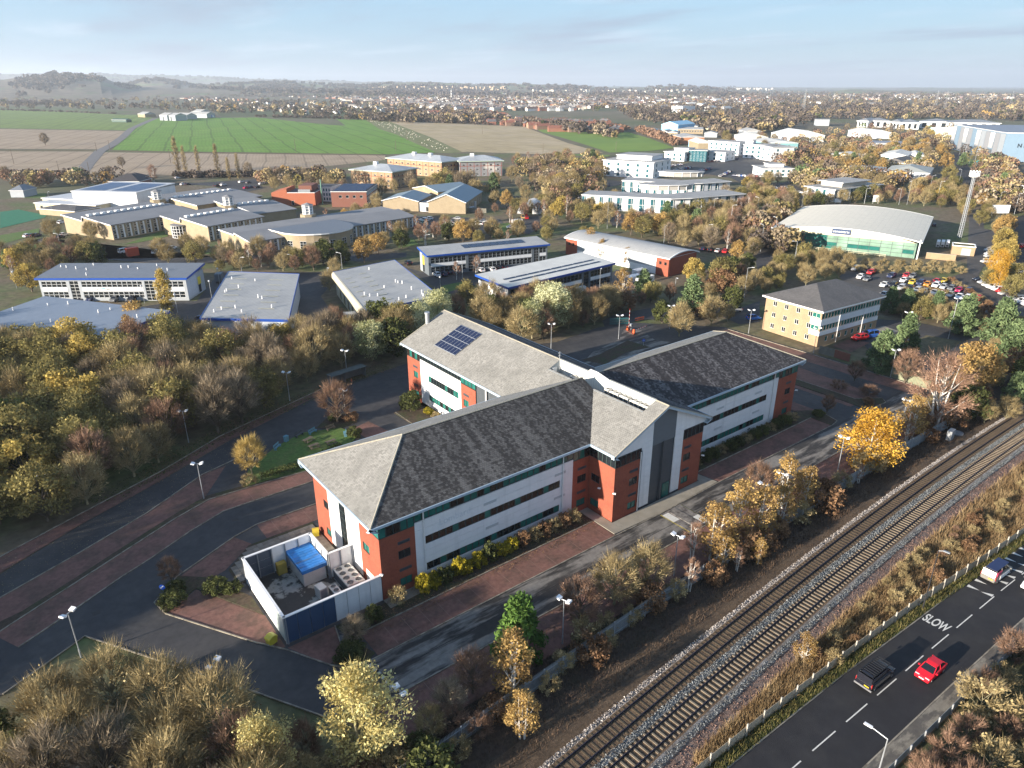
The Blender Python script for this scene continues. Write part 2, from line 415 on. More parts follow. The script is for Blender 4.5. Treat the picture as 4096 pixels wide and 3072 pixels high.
def clerestory(F,x0,x1,z0=8.95,z1=10.55,n=None,gm=None):
 n=n or max(1,round((x1-x0)/1.05));st=(x1-x0)/n
 for i in range(n):
  window(office,F,(x0+i*st,z0,st,z1-z0,1,1,gm or(glass_teal if random.random()<0.75 else glass_brown)),frame_dark,glass,0.02)
def cladding(F,x0,x1,bands,top=9.3):
 """bands: (z0, z1, x0, x1, panes, glass) strips of windows; the rest is split into white panels"""
 zs=[0.35]+[q for b_ in bands for q in b_[:2]]+[top]
 def panel(a,c,z0,z1):
  b=MB();n=max(1,round((z1-z0)/1.0));h=(z1-z0)/n
  for k in range(n):
   q0=z0+k*h+(0.012 if k else 0);q1=z0+(k+1)*h-(0.012 if k<n-1 else 0)
   lo,hi=[F.p(a,q0),F.p(c,q0),F.p(c,q0,0.14),F.p(a,q0,0.14)],[F.p(a,q1),F.p(c,q1),F.p(c,q1,0.14),F.p(a,q1,0.14)]
   for f in(hi,lo[::-1]):b.poly(f)
   for j in range(4):b.poly([lo[j],lo[(j+1)%4],hi[(j+1)%4],hi[j]])
  opart('cladding_panel',b,white_clad)
 k=0
 for z0,z1 in zip(zs[0::2],zs[1::2]):
  n=max(1,round((x1-x0)/6.9));st=(x1-x0)/n
  for i in range(n):panel(x0+i*st+0.008,x0+(i+1)*st-0.008,z0+0.006,z1-0.006)
 for z0,z1,a,c,n,gm in bands:
  if a>x0+0.05:panel(x0+0.008,a,z0+0.006,z1-0.006)
  if c<x1-0.05:panel(c,x1-0.008,z0+0.006,z1-0.006)
  st=(c-a)/n
  for i in range(n):
   gmi=gm if not(i%5==4 and gm is glass_brown)else glass_teal
   if gm is glass_teal and random.random()<0.35:gmi=glass
   window(office,F,(a+i*st,z0,st,z1-z0,1,1,gmi),frame_dark,gm,0.09)
core=MB()
core.prism([(-44.05,-WL+.2),(-WL,-WL+.2),(-WL,WL-.2),(-44.05,WL-.2)],0,10.6)
core.prism([(WL,-WL+.2),(44.1,-WL+.2),(44.1,WL-.2),(WL,WL-.2)],0,10.6)
core.prism([(-WL+.2,-14.65),(WL-.2,-14.65),(WL-.2,43.3),(-WL+.2,43.3)],0,10.58)
opart('inner_wall',core,dark_grey)
FA=Face(-44.25,-WL,0)
brick_pier(FA,0,4.9,pier_win(2.45));pier_vent(FA,2.45)
cladding(FA,4.9,31.25,[(1.6,2.75,6.35,28.8,22,glass_teal),(5.62,6.8,6.35,28.8,22,glass_brown)])
brick_pier(FA,31.25,34.55,pier_win(32.2));pier_vent(FA,32.2)
clerestory(FA,0,4.9);clerestory(FA,4.9,31.25,9.42);clerestory(FA,31.25,34.55)
FE=Face(-44.25,WL,-math.pi/2)
brick_pier(FE,0,4.6,[(3.0,0.9,1.5,1.2,2,1,glass_teal),(3.0,5.35,1.5,1.25,2,1,glass)])
cladding(FE,4.6,8.15,[],10.55);cladding(FE,10.05,14.0,[],10.55)
window(office,FE,(8.15,0.35,1.9,10.2,2,10,glass),frame_dark,glass,0.12,'stair_window')
brick_pier(FE,14.0,19.4,[(14.75,5.05,1.7,1.25,2,1,glass_teal)])
clerestory(FE,17.9,19.4,gm=glass_teal);clerestory(FE,14.0,17.9);clerestory(FE,0,4.6)
b=MB();P_=[FE.p(15.1,0.02,-0.02),FE.p(17.4,0.02,-0.02),FE.p(17.4,2.3,-0.02),FE.p(15.1,2.3,-0.02)]
b.poly(P_);b.poly([FE.p(16.22,0.05,-0.05),FE.p(16.28,0.05,-0.05),FE.p(16.28,2.3,-0.05),FE.p(16.22,2.3,-0.05)]);opart('door',b,white_paint)
FB_=Face(-WL,WL,math.pi)
brick_pier(FB_,0,4,[]);cladding(FB_,4,30,[(1.6,2.75,6,28,20,glass_teal),(5.62,6.8,6,28,20,glass_brown)]);brick_pier(FB_,30,34.55,[])
clerestory(FB_,0,34.55,9.42)
FN=Face(-WL,43.5,-math.pi/2)
brick_pier(FN,0,5.0,[(2.3,0.9,1.6,1.3,2,1,glass_teal),(2.3,5.0,1.6,1.35,2,1,glass_teal)]);pier_vent(FN,2.2)
cladding(FN,5.0,19.3,[(1.75,2.9,7.9,18.5,11,glass_teal),(5.7,7.0,7.9,18.5,11,glass_teal)],9.5)
brick_pier(FN,19.3,24.0,[(20.1,0.9,1.6,1.3,2,1,glass_teal),(20.1,5.0,1.6,1.35,2,1,glass_teal)],9.2);pier_vent(FN,20.1)
brick_pier(Face(-WL+2.4,19.5,-math.pi/2),0,9.8,[(2.0,3.5,2.2,4.0,2,4,glass)])
clerestory(FN,0,5.0);clerestory(FN,5.0,19.3,9.62,gm=glass);clerestory(FN,19.3,24.0,9.3,gm=glass_teal)
opost=MB();opost.tube((-WL-.1,16.2,0),(-WL-.1,16.2,10.6),0.16,n=8);opart('column',opost,white_paint)
FNB=Face(WL,43.5,math.pi)
brick_pier(FNB,0,2*WL,[])
FNR=Face(WL,WL,math.pi/2)
cladding(FNR,0,33.8,[(1.6,2.75,2,32,28,glass_teal),(5.62,6.8,2,32,28,glass_brown)]);clerestory(FNR,0,33.8,9.42)
FCL=Face(-WL,-WL,-math.pi/2)
brick_pier(FCL,0,5.17,[(0.45,0.9,1.75,1.2,2,1,glass_teal),(0.45,5.05,1.75,1.25,2,1,glass)]);clerestory(FCL,0,5.17,n=6,gm=glass)
FC=Face(-WL,-14.87,0)
brick_pier(FC,0,5.35,pier_win(3.1));pier_vent(FC,3.1)
cladding(FC,5.6,7.65,[],11.3);cladding(FC,12.7,14.65,[],11.3)
brick_pier(FC,14.65,2*WL,pier_win(15.1));pier_vent(FC,15.1)
clerestory(FC,0,5.3,n=5,gm=glass);clerestory(FC,14.7,2*WL,n=5,gm=glass)
for x in(7.7,10.3):
 window(office,FC,(x,0.1,2.3,10.0,2,14,glass),mat('glazing_bars',(.13,.14,.15),.5,.05),glass,0.45,'entrance_glazing')
b=MB();b.box(-WL+10.02,-15.0,0,-WL+10.28,-14.6,10.2);opart('mullion',b,dark_grey)
b=MB();b.box(-WL+10.9,-14.75,0.05,-WL+12.4,-14.55,2.5);opart('door',b,glass_teal)
def roofz(x):return ZR-abs(x)*SL
b=MB()
def gable_piece(x0,x1,z0,m,name):
 b=MB();n=2;pts=[(x0,z0),(x1,z0)]+[(x,roofz(x)-0.42)for x in([x1,0,x0]if x0<0<x1 else[x1,x0])]
 b.prof([(p[0],p[1])for p in pts],-14.84,-14.62);opart(name,b,m)
gable_piece(-10.3,-4.3,10.62,white_clad,'gable_panel');gable_piece(-4.29,-2.06,10.1,white_clad,'gable_panel')
gable_piece(-2.05,3.0,10.1,mat('grey_gable',(0.12,0.145,0.165),0.45,0.05),'gable_panel')
gable_piece(3.01,5.0,10.1,white_clad,'gable_panel');gable_piece(5.01,10.3,10.62,white_clad,'gable_panel')
FCR=Face(WL,-14.87,math.pi/2);brick_pier(FCR,0,5.17,pier_win(2));clerestory(FCR,0,5.17)
FD=Face(WL,-WL,0)
cladding(FD,0,28.4,[(1.6,2.75,2.2,25.2,22,glass_teal),(5.62,6.8,2.2,25.2,22,glass_brown)])
brick_pier(FD,28.4,34.5,pier_win(31.2));pier_vent(FD,31.2)
clerestory(FD,0,28.4,9.42);clerestory(FD,28.4,34.5)
FDR=Face(44.2,-WL,math.pi/2);brick_pier(FDR,0,2*WL,[])
FDB=Face(44.2,WL,math.pi);cladding(FDB,0,34.5,[(1.6,2.75,2,32,28,glass_teal),(5.62,6.8,2,32,28,glass_brown)]);clerestory(FDB,0,34.5,9.42)
for p in((-38.1,-9.82,10.7),(-15.0,-9.82,10.7),(WL+2,-9.82,10.7),(36.6,-9.82,10.7),(-4.55,-15.0,10.0)):
 b=MB();b.tube((p[0],p[1],0),(p[0],p[1],p[2]),0.09,n=6);opart('downpipe',b,white_paint)
ghost=mat('faded_lettering',(0.60,0.63,0.66),0.5,0.1)
t=obj('faded_lettering',text_mesh('Lombard',1.35,ghost,0.008),office,(-33.4,-9.715,7.55));t.rotation_euler=(math.pi/2,0,0)
for x,z in((-28.9,7.7),(-28.6,3.9),(-16.5,7.7),(-16.5,3.9),(20,7.7),(20,3.9),(31,7.7),(31,3.9)):
 b=MB()
 for k in range(4):b.box(x,-9.74,z+.1*k,x+2.1,-9.69,z+.1*k+.06)
 opart('vent',b,mat('pale_grille',(0.5,0.52,0.53),0.5,0.05))
# roof planes as polygons on the slopes
dk=(0.045,0.043,0.042)
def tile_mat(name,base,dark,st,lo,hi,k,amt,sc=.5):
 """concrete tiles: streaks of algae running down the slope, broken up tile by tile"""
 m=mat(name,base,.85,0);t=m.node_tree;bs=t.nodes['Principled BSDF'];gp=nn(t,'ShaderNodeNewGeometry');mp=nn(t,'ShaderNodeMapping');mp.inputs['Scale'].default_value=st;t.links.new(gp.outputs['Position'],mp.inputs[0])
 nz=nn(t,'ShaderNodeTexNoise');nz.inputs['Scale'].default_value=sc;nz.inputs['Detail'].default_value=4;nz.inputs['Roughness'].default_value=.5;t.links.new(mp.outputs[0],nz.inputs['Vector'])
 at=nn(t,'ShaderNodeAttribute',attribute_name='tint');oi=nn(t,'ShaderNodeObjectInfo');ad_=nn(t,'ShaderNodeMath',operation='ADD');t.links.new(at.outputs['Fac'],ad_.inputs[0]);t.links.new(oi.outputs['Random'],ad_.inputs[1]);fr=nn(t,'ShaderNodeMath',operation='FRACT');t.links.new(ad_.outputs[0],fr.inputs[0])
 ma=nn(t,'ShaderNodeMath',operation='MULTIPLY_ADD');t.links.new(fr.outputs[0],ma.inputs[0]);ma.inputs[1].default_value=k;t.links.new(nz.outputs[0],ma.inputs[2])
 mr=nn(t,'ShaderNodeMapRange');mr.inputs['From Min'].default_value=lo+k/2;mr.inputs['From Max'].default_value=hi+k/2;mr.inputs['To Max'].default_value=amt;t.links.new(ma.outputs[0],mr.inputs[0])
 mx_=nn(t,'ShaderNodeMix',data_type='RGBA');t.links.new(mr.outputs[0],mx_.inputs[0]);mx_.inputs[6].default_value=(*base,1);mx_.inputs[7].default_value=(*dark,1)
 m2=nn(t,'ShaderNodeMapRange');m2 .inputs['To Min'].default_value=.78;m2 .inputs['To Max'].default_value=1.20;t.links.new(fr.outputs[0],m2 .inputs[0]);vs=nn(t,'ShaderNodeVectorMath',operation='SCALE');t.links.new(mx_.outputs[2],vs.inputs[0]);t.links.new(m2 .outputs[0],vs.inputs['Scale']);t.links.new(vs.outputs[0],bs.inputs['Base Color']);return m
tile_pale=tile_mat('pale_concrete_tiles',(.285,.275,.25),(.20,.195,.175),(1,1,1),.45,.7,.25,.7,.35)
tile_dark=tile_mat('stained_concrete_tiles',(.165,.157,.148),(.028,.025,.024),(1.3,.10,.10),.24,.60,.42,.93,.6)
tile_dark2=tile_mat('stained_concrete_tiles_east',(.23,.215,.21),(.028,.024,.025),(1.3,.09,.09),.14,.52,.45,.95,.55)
deck_m=mat('roof_felt',(0.05,0.05,0.05),0.9,0.1)
IND={'tile':0}
TILE={}
def clipx(poly,t):
 xs=[]
 for i in range(len(poly)):
  (a,c),(d,e_)=poly[i],poly[(i+1)%len(poly)]
  if(c>t)!=(e_>t):xs.append(a+(d-a)*(t-c)/(e_-c))
 xs.sort();return list(zip(xs[0::2],xs[1::2]))
def tiled(orig,ex,eu,poly,m,single=0):
 """tile courses on the plane orig + s*ex + t*eu inside poly; the first tiles that show largest are objects of their own"""
 orig,ex,eu=Vector(orig),Vector(ex),Vector(eu);nrm=ex.cross(eu).normalized()
 if nrm.z<0:nrm=-nrm
 dk_=MB();dk_.poly([orig+ex*s_+eu*t_ for s_,t_ in poly]);roof=opart('roof_slope',dk_,deck_m)
 tw,th=0.36,0.31;tmax=max(p[1]for p in poly);V=[];Fc=[];r=0;t=0.0;cands=[]
 while t<tmax-0.1:
  for x0,x1 in clipx(poly,t+th/2):
   k=math.floor(x0/tw)-1
   while k*tw<x1:
    a=max(x0,(k+0.5*(r%2))*tw+0.012);c=min(x1,(k+1+0.5*(r%2))*tw-0.012)
    if c-a>0.08:cands.append((a,c,t))
    k+=1
  t+=th;r+=1
 if single:
  full=[q for q in cands if q[1]-q[0]>0.33]
  full.sort(key=lambda q:(orig+ex*q[0]+eu*q[2]-CAM).length)
  mine=set(full[:single])
  if m.name not in TILE:
   w_=tw-0.024;b=MB()
   b.poly([(0,-.01,.045),(w_,-.01,.045),(w_,th+.03,.016),(0,th+.03,.016)]);b.poly([(0,-.01,.045),(w_,-.01,.045),(w_,-.01,0),(0,-.01,0)])
   b.poly([(0,-.01,0),(0,-.01,.045),(0,th+.03,.016)]);b.poly([(w_,-.01,0),(w_,-.01,.045),(w_,th+.03,.016)])
   TILE[m.name]=b.mesh('tile',m)
  rot=Matrix((ex,eu,nrm)).transposed().to_4x4()
  for q in mine:
   o=obj('tile',TILE[m.name],roof);o.matrix_local=Matrix.Translation(orig+ex*q[0]+eu*q[2])@rot
  cands=[q for q in cands if q not in mine]
 for a,c,t in cands:
  j=random.uniform(-0.006,0.006);i=len(V)
  P0,P1=orig+ex*a+eu*(t-0.01),orig+ex*c+eu*(t-0.01);P2,P3=orig+ex*c+eu*(t+th+.02),orig+ex*a+eu*(t+th+.02)
  hi=nrm*(0.045+j);lo=nrm*(0.016)
  V+=[P0+hi,P1+hi,P2+lo,P3+lo,P0,P1]
  Fc+=[(i,i+1,i+2,i+3),(i,i+1,i+5,i+4)]
 me=bpy.data.meshes.new('tiles');me.from_pydata([tuple(v)for v in V],[],Fc);me.materials.append(m);me.attributes.new('tint','FLOAT','FACE').data.foreach_set('value',np.repeat(rng.uniform(0,1,len(cands)),2).astype(np.float32))
 o=obj('tiles',me,roof);o['kind']='stuff'
 return roof
cs=math.cos(math.atan(SL));LEN=HB/cs
A0,D1,B1_,C1=-45.6,44.8,44.3,-15.6
UP_Y=(0,cs,SL*cs);UPm_Y=(0,-cs,SL*cs);UP_X=(cs,0,SL*cs);UPm_X=(-cs,0,SL*cs)
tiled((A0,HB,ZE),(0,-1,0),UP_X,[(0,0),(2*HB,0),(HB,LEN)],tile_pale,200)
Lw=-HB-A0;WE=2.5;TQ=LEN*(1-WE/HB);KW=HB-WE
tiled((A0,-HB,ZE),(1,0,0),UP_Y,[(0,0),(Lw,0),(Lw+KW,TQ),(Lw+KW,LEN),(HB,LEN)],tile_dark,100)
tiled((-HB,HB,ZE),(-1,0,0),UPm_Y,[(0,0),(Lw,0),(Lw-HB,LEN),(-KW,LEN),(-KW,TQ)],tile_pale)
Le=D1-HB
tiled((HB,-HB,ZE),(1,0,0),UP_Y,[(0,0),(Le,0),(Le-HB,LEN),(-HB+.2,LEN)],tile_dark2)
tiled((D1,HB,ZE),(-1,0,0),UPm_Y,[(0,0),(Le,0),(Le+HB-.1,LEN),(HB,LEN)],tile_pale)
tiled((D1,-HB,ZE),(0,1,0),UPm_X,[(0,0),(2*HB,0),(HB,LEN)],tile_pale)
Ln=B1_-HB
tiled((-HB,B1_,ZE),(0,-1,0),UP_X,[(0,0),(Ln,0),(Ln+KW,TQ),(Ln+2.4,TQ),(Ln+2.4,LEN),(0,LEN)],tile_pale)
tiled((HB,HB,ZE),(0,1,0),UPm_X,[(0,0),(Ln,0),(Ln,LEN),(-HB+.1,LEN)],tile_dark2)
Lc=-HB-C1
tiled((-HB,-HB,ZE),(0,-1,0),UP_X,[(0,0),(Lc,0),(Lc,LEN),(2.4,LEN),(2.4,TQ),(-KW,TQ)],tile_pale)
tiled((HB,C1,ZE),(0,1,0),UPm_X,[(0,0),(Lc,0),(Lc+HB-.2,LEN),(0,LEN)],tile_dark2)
cap=mat('ridge_tiles',(0.36,0.33,0.26),0.85,0.2,3.0)
def ridge(a,c,r=0.11):
 b=MB();a,c=Vector(a),Vector(c);n=max(1,int((c-a).length/0.45))
 for k in range(n):
  p,q=a.lerp(c,k/n),a.lerp(c,(k+0.97)/n);b.tube(p+Vector((0,0,.03)),q+Vector((0,0,.045)),r,r*1.06,6)
 opart('ridge_cap',b,cap)
ridge((A0+HB,0,ZR),(-2.5,0,ZR));ridge((.3,0,ZR),(D1-HB,0,ZR));ridge((0,B1_,ZR),(0,8.2,ZR));ridge((0,C1,ZR),(0,-13.0,ZR))
for q in((A0,HB),(A0,-HB)):ridge((q[0],q[1],ZE),(A0+HB,0,ZR))
for q in((D1,HB),(D1,-HB)):ridge((q[0],q[1],ZE),(D1-HB,0,ZR))
for s_ in(-1,1):ridge((s_*HB,B1_,ZE),(0,B1_,ZR));ridge((s_*HB,C1,ZE),(0,C1,ZR),0.08)
def eave(a,c,inn):
 b=MB();a,c,inn=Vector((*a,0)),Vector((*c,0)),Vector((*inn,0));d=(c-a).normalized()
 def q(o,z):return[a-inn*o+Vector((0,0,z)),c-inn*o+Vector((0,0,z))]
 prof_=[(0.02,ZE+.02),(.16,ZE+.02),(.16,ZE-.30),(0.0,ZE-.46),(-0.25,ZE-.62),(-1.0,ZE-.9)]
 for(o0,z0),(o1,z1)in zip(prof_[:-1],prof_[1:]):
  p,r=q(o0,z0),q(o1,z1);b.poly([p[0],p[1],r[1],r[0]])
 for e_ in(0,1):b.poly([q(o,z)[e_]for o,z in prof_])
 opart('eave_fascia',b,fascia_blue)
eave((A0-.16,-HB),(-HB,-HB),(0,1));eave((A0,HB+.16),(A0,-HB-.16),(1,0));eave((-HB,HB),(A0-.16,HB),(0,-1))
eave((HB,-HB),(D1+.16,-HB),(0,1));eave((D1,-HB-.16),(D1,HB+.16),(-1,0));eave((D1+.16,HB),(HB,HB),(0,-1))
eave((-HB,B1_),(-HB,HB),(1,0));eave((HB,HB),(HB,B1_),(-1,0));eave((-HB,-HB),(-HB,C1),(1,0));eave((HB,C1),(HB,-HB),(-1,0))
for y0,y1 in((C1,C1+.16),(B1_-.16,B1_)):
 for s_ in(-1,1):
  b=MB();b.prof([(s_*(HB+.2),ZE-.5),(0,ZR-.42),(0,ZR+.0),(s_*(HB+.2),ZE-.07)],y0,y1);opart('verge_board',b,fascia_blue)
b=MB();b.prof([(-HB,ZE-.6),(HB,ZE-.6),(0,ZR-.5)],43.32,43.5);opart('gable_panel',b,white_clad)
ribbed=mat('ribbed_white_cladding',(0.66,0.66,0.62),0.5,0.05,seamy=0.55,seam=0.72)
ribgrey=mat('ribbed_grey_cladding',(0.26,0.30,0.33),0.5,0.05,seamx=0.4,seam=0.8)
b=MB();b.prism([(-2.5,-13.0),(-.01,-13.0),(-.01,8.2),(-2.5,8.2)],12.9,13.2);opart('well_floor',b,flat_grey)
b=MB();b.prof([(-13.0,13.2),(8.2,13.2),(8.2,ZR+.05),(1.4,ZR+.05),(.9,ZR+.55),(-.8,ZR+.55),(-3.4,ZR+.05),(-13.0,ZR+.05)],0,.16,axis='x');opart('well_wall',b,ribbed)
b=MB();b.prof([(-2.5,13.2),(0,13.2),(0,ZR),(-2.5,roofz(2.5))],8.2,8.36);opart('well_wall',b,ribgrey)
b=MB();b.prof([(-2.5,13.2),(0,13.2),(0,ZR),(-2.5,roofz(2.5))],-13.16,-13.0);opart('well_wall',b,ribgrey)
b=MB();b.prof([(-13,13.2),(8.2,13.2),(8.2,roofz(2.5)),(2.5,roofz(2.5)),(0,ZR-.03),(-2.5,roofz(2.5)),(-13,roofz(2.5))],-2.66,-2.52,axis='x');opart('well_wall',b,ribgrey)
b=MB();b.box(-1.7,8.1,13.22,-.8,8.19,15.2);opart('door',b,white_paint)
cop=mat('parapet_coping',(0.40,0.40,0.36),0.6,0.08)
b=MB();b.prism([(-.08,1.4),(.26,1.4),(.26,8.4),(-.08,8.4)],ZR+.055,ZR+.12);b.prism([(-.08,-13.1),(.26,-13.1),(.26,-3.4),(-.08,-3.4)],ZR+.055,ZR+.12);opart('coping',b,cop)
k=0
for r_ in range(4):
 for c_ in range(7):
  b=MB();s0,t0=8.6+c_*1.02,3.0+r_*1.72
  o=Vector((-HB,B1_,ZE));exv,euv=Vector((0,-1,0)),Vector(UP_X);nv=Vector((-SL*cs,0,cs))
  def pt(s_,t_,h):return o+exv*s_+euv*t_+nv*h
  base=[pt(s0,t0,.18),pt(s0+.99,t0,.18),pt(s0+.99,t0+1.64,.18),pt(s0,t0+1.64,.18)]
  lowr=[pt(s0,t0,.13),pt(s0+.99,t0,.13),pt(s0+.99,t0+1.64,.13),pt(s0,t0+1.64,.13)]
  for j in range(4):b.poly([base[j],base[(j+1)%4],lowr[(j+1)%4],lowr[j]],1)
  b.poly(base,1);b.poly([pt(s0+.03,t0+.03,.184),pt(s0+.96,t0+.03,.184),pt(s0+.96,t0+1.61,.184),pt(s0+.03,t0+1.61,.184)],0)
  opart('solar_panel',b,[pv_mat,galv])
b=MB()
for r_ in range(5):b.poly([pt(8.5,2.9+r_*1.72,.15),pt(15.8,2.9+r_*1.72,.15),pt(15.8,3.0+r_*1.72,.15),pt(8.5,3.0+r_*1.72,.15)])
opart('panel_rail',b,galv)
b=MB();b.tube((-4.2,44.2,12.0),(-4.2,44.2,16.4),0.45,n=12);b.tube((-4.2,44.2,16.4),(-4.2,44.2,16.7),0.55,n=12);opart('flue',b,galv)
for p in((-44.45,-9.9,4.2),(-9.95,-15.1,5.2),(-9.9,-12.0,4.6),(9.9,-15.1,4.8),(44.4,-9.9,5.2)):
 b=MB();b.obox((p[0],p[1]-.15,p[2]),(.22,.45,.18),.5);b.tube((p[0],p[1]+.2,p[2]-.2),(p[0],p[1],p[2]),.04);opart('security_camera',b,white_paint)
def fan_unit(name,label,loc,size,nf,group,rz=0.0):
 r=thing(name,label,'air conditioner',loc,rz,group);w,d,h=size;b=MB();b.box(-w/2,-d/2,0,w/2,d/2,h);b.build('casing',white_paint_old,r)
 g_=MB();g_.poly([(-w/2+.08,-d/2-.012,.15),(w/2-.08,-d/2-.012,.15),(w/2-.08,-d/2-.012,h-.2),(-w/2+.08,-d/2-.012,h-.2)])
 g_.poly([(-w/2-.012,-d/2+.06,.15),(-w/2-.012,d/2-.06,.15),(-w/2-.012,d/2-.06,h-.2),(-w/2-.012,-d/2+.06,h-.2)]);g_.build('coil_grille',dark_grey,r)
 nx,ny=nf
 for i in range(nx):
  for j in range(ny):
   cx_,cy_=-w/2+w*(i+.5)/nx,-d/2+d*(j+.5)/ny;rr=min(w/nx,d/ny)*0.4
   f=MB()
   for q in range(12):
    t0,t1=q*math.pi/6,(q+1)*math.pi/6
    f.poly([(cx_+rr*math.cos(t0),cy_+rr*math.sin(t0),h),(cx_+rr*math.cos(t1),cy_+rr*math.sin(t1),h),(cx_+rr*math.cos(t1),cy_+rr*math.sin(t1),h+.09),(cx_+rr*math.cos(t0),cy_+rr*math.sin(t0),h+.09)])
   fo=f.build('fan_ring',white_paint_old,r)
   f=MB();f.poly([(cx_+rr*.93*math.cos(q*math.pi/6),cy_+rr*.93*math.sin(q*math.pi/6),h+.015)for q in range(12)],0)
   for q in range(5):
    t0=q*2*math.pi/5;f.poly([(cx_+.05*math.cos(t0),cy_+.05*math.sin(t0),h+.03),(cx_+rr*.85*math.cos(t0-.25),cy_+rr*.85*math.sin(t0-.25),h+.03),(cx_+rr*.85*math.cos(t0+.25),cy_+rr*.85*math.sin(t0+.25),h+.06)],1)
   f.build('fan',[dark_grey,mat('fan_blade',(.12,.12,.12),.5,.1)],fo)
 return r
white_paint_old=mat('weathered_white_metal',(0.60,0.59,0.55),0.5,0.12,2.0,(0.42,0.40,0.36),0.5,1.0)
ordn=['first','second','third','fourth','fifth','sixth','seventh','eighth','ninth','tenth','eleventh','twelfth','thirteenth','fourteenth','fifteenth','sixteenth','seventeenth','eighteenth','nineteenth','twentieth']
yy=[-3.9,-5.0,-5.95,-7.1,-8.05,-9.3,-10.2,-11.2,-12.1]
for i,y in enumerate(yy):
 fan_unit('condenser_unit',f'{ordn[i]} grey condenser from the left in the row along the roof well wall',(-.62,y,13.45),(.9,.88,1.75),(1,1),'condensers in the roof well',-math.pi/2)
fan_unit('condenser_unit','grey condenser alone by the door end of the roof well',(-.7,4.0,13.2),(.95,.9,1.6),(1,1),'condensers in the roof well',-math.pi/2)
fan_unit('condenser_unit','grey condenser beside the lone one at the door end of the roof well',(-.7,2.8,13.2),(.95,.9,1.6),(1,1),'condensers in the roof well',-math.pi/2)
b=MB();b.tube((-.5,7.8,13.2),(-.5,7.8,18.0),.05);b.box(-.8,7.75,17.2,-.2,7.85,17.3);b.box(-.8,7.75,17.7,-.2,7.85,17.8)
tag(b.build('aerial_mast',galv),'thin aerial mast at the back corner of the roof well','aerial')
# plant yard
yard=thing('yard_enclosure','high white and blue panelled screen wall round the plant yard','screen wall')
navy=mat('navy_panels',(0.035,0.075,0.15),0.5,0.08,1.0);greyin=mat('blue_grey_inner_panels',(0.09,0.11,0.14),0.6,0.12,1.5)
steel_grn=mat('pale_green_panels',(0.48,0.56,0.55),0.5,0.08,1.0)
YH=3.8
def screen(a,c,cols,inner,bays):
 a,c=Vector(a),Vector(c);d=c-a;L=d.length;F=Face(a.x,a.y,math.atan2(d.y,d.x));st=L/bays
 for i in range(bays):
  m_=cols[min(int(i*len(cols)/bays),len(cols)-1)];b=MB();x0,x1=i*st+.03,(i+1)*st-.03
  nrow=3 if m_ is white_clad else 1
  for r_ in range(nrow):
   z0,z1=.12+(YH-.2)*r_/nrow+(.01 if r_ else 0),.12+(YH-.2)*(r_+1)/nrow
   lo=[F.p(x0,z0),F.p(x1,z0),F.p(x1,z0,.07),F.p(x0,z0,.07)];hi=[F.p(x0,z1),F.p(x1,z1),F.p(x1,z1,.07),F.p(x0,z1,.07)]
   b.poly(hi)
   for j in range(4):b.poly([lo[j],lo[(j+1)%4],hi[(j+1)%4],hi[j]],1 if j==2 else 0)
  b.build('panel',[m_,inner[min(int(i*len(inner)/bays),len(inner)-1)]],yard)
 for i in range(bays+1):
  b=MB();q=F.p(i*st,0,.16);b.obox((q[0],q[1],YH/2),(.12,.16,YH),F.ang);b.build('post',grey_metal,yard)
 b=MB();lo=F.p(L/2,0,.05);b.obox((lo[0],lo[1],YH+.05),(L+.1,.34,.12),F.ang)
 b.build('coping',white_paint,yard)
screen((-56.6,4.1),(-56.6,-9.7),[white_clad,white_clad,steel_grn],[greyin,greyin,white_clad],6)
screen((-56.6,-9.7),(-44.35,-9.7),[navy,white_clad],[greyin,white_clad],8)
screen((-47.6,4.1),(-56.6,4.1),[white_clad],[white_clad,greyin],5)
screen((-47.6,-1.6),(-47.6,4.1),[white_clad],[white_clad],3)
screen((-44.4,-1.6),(-47.6,-1.6),[white_clad],[white_clad],2)
sheet('yard_floor',[(-56.4,-9.5),(-44.4,-9.5),(-44.4,-1.6),(-47.6,-1.6),(-47.6,4.1),(-56.4,4.1)],0.034,mat('wet_concrete',(0.36,0.33,0.28),0.6,0.18,1.5,(0.04,0.034,0.03),0.95,0.2,thr=(0.45,0.49)))
ct=thing('site_container','white ribbed container with a weathered blue sheet roof in the plant yard','container',(-49.5,1.3,.05),0)
b=MB()
for k in range(17):b.box(-1.5,-2.55+k*.3,0,1.5,-2.55+k*.3+.2,2.35)
b.box(-1.44,-2.5,0.02,1.44,2.5,2.34);b.build('wall',white_paint_old,ct)
blue_sheet=mat('weathered_blue_sheet',(0.03,0.19,0.52),0.45,0.3,1.2,(0.08,0.10,0.12),0.9,0.5,stretch=(0.4,2.5,1),thr=(0.53,0.66))
b=MB()
for k in range(20):b.prism([(-1.62,-2.7+k*.27),(1.62,-2.7+k*.27),(1.62,-2.7+k*.27+.25),(-1.62,-2.7+k*.27+.25)],2.36,2.47+.03*(k%2))
b.box(-1.64,-2.76,2.0,1.64,-2.71,2.52);b.box(-1.64,2.71,2.0,1.64,2.76,2.52);b.box(-1.66,-2.7,2.0,-1.63,2.7,2.5);b.box(1.63,-2.7,2.0,1.66,2.7,2.5)
b.build('roof',blue_sheet,ct)
fan_unit('chiller_unit','large white chiller with eight dark fans by the yard wall',(-46.2,-4.2,.05),(2.3,4.4,1.5),(2,4),None)
fan_unit('condenser_unit','small white condenser with three fans beside the chiller in the yard',(-48.6,-5.6,.05),(.95,2.6,1.1),(1,3),None)
b=MB();b.box(-.5,-.7,0,.5,.7,1.5);r=thing('boxed_unit','plain white plant box left of the small condenser in the yard','plant box',(-50.0,-4.2,.05),.1);b.build('casing',white_paint_old,r)
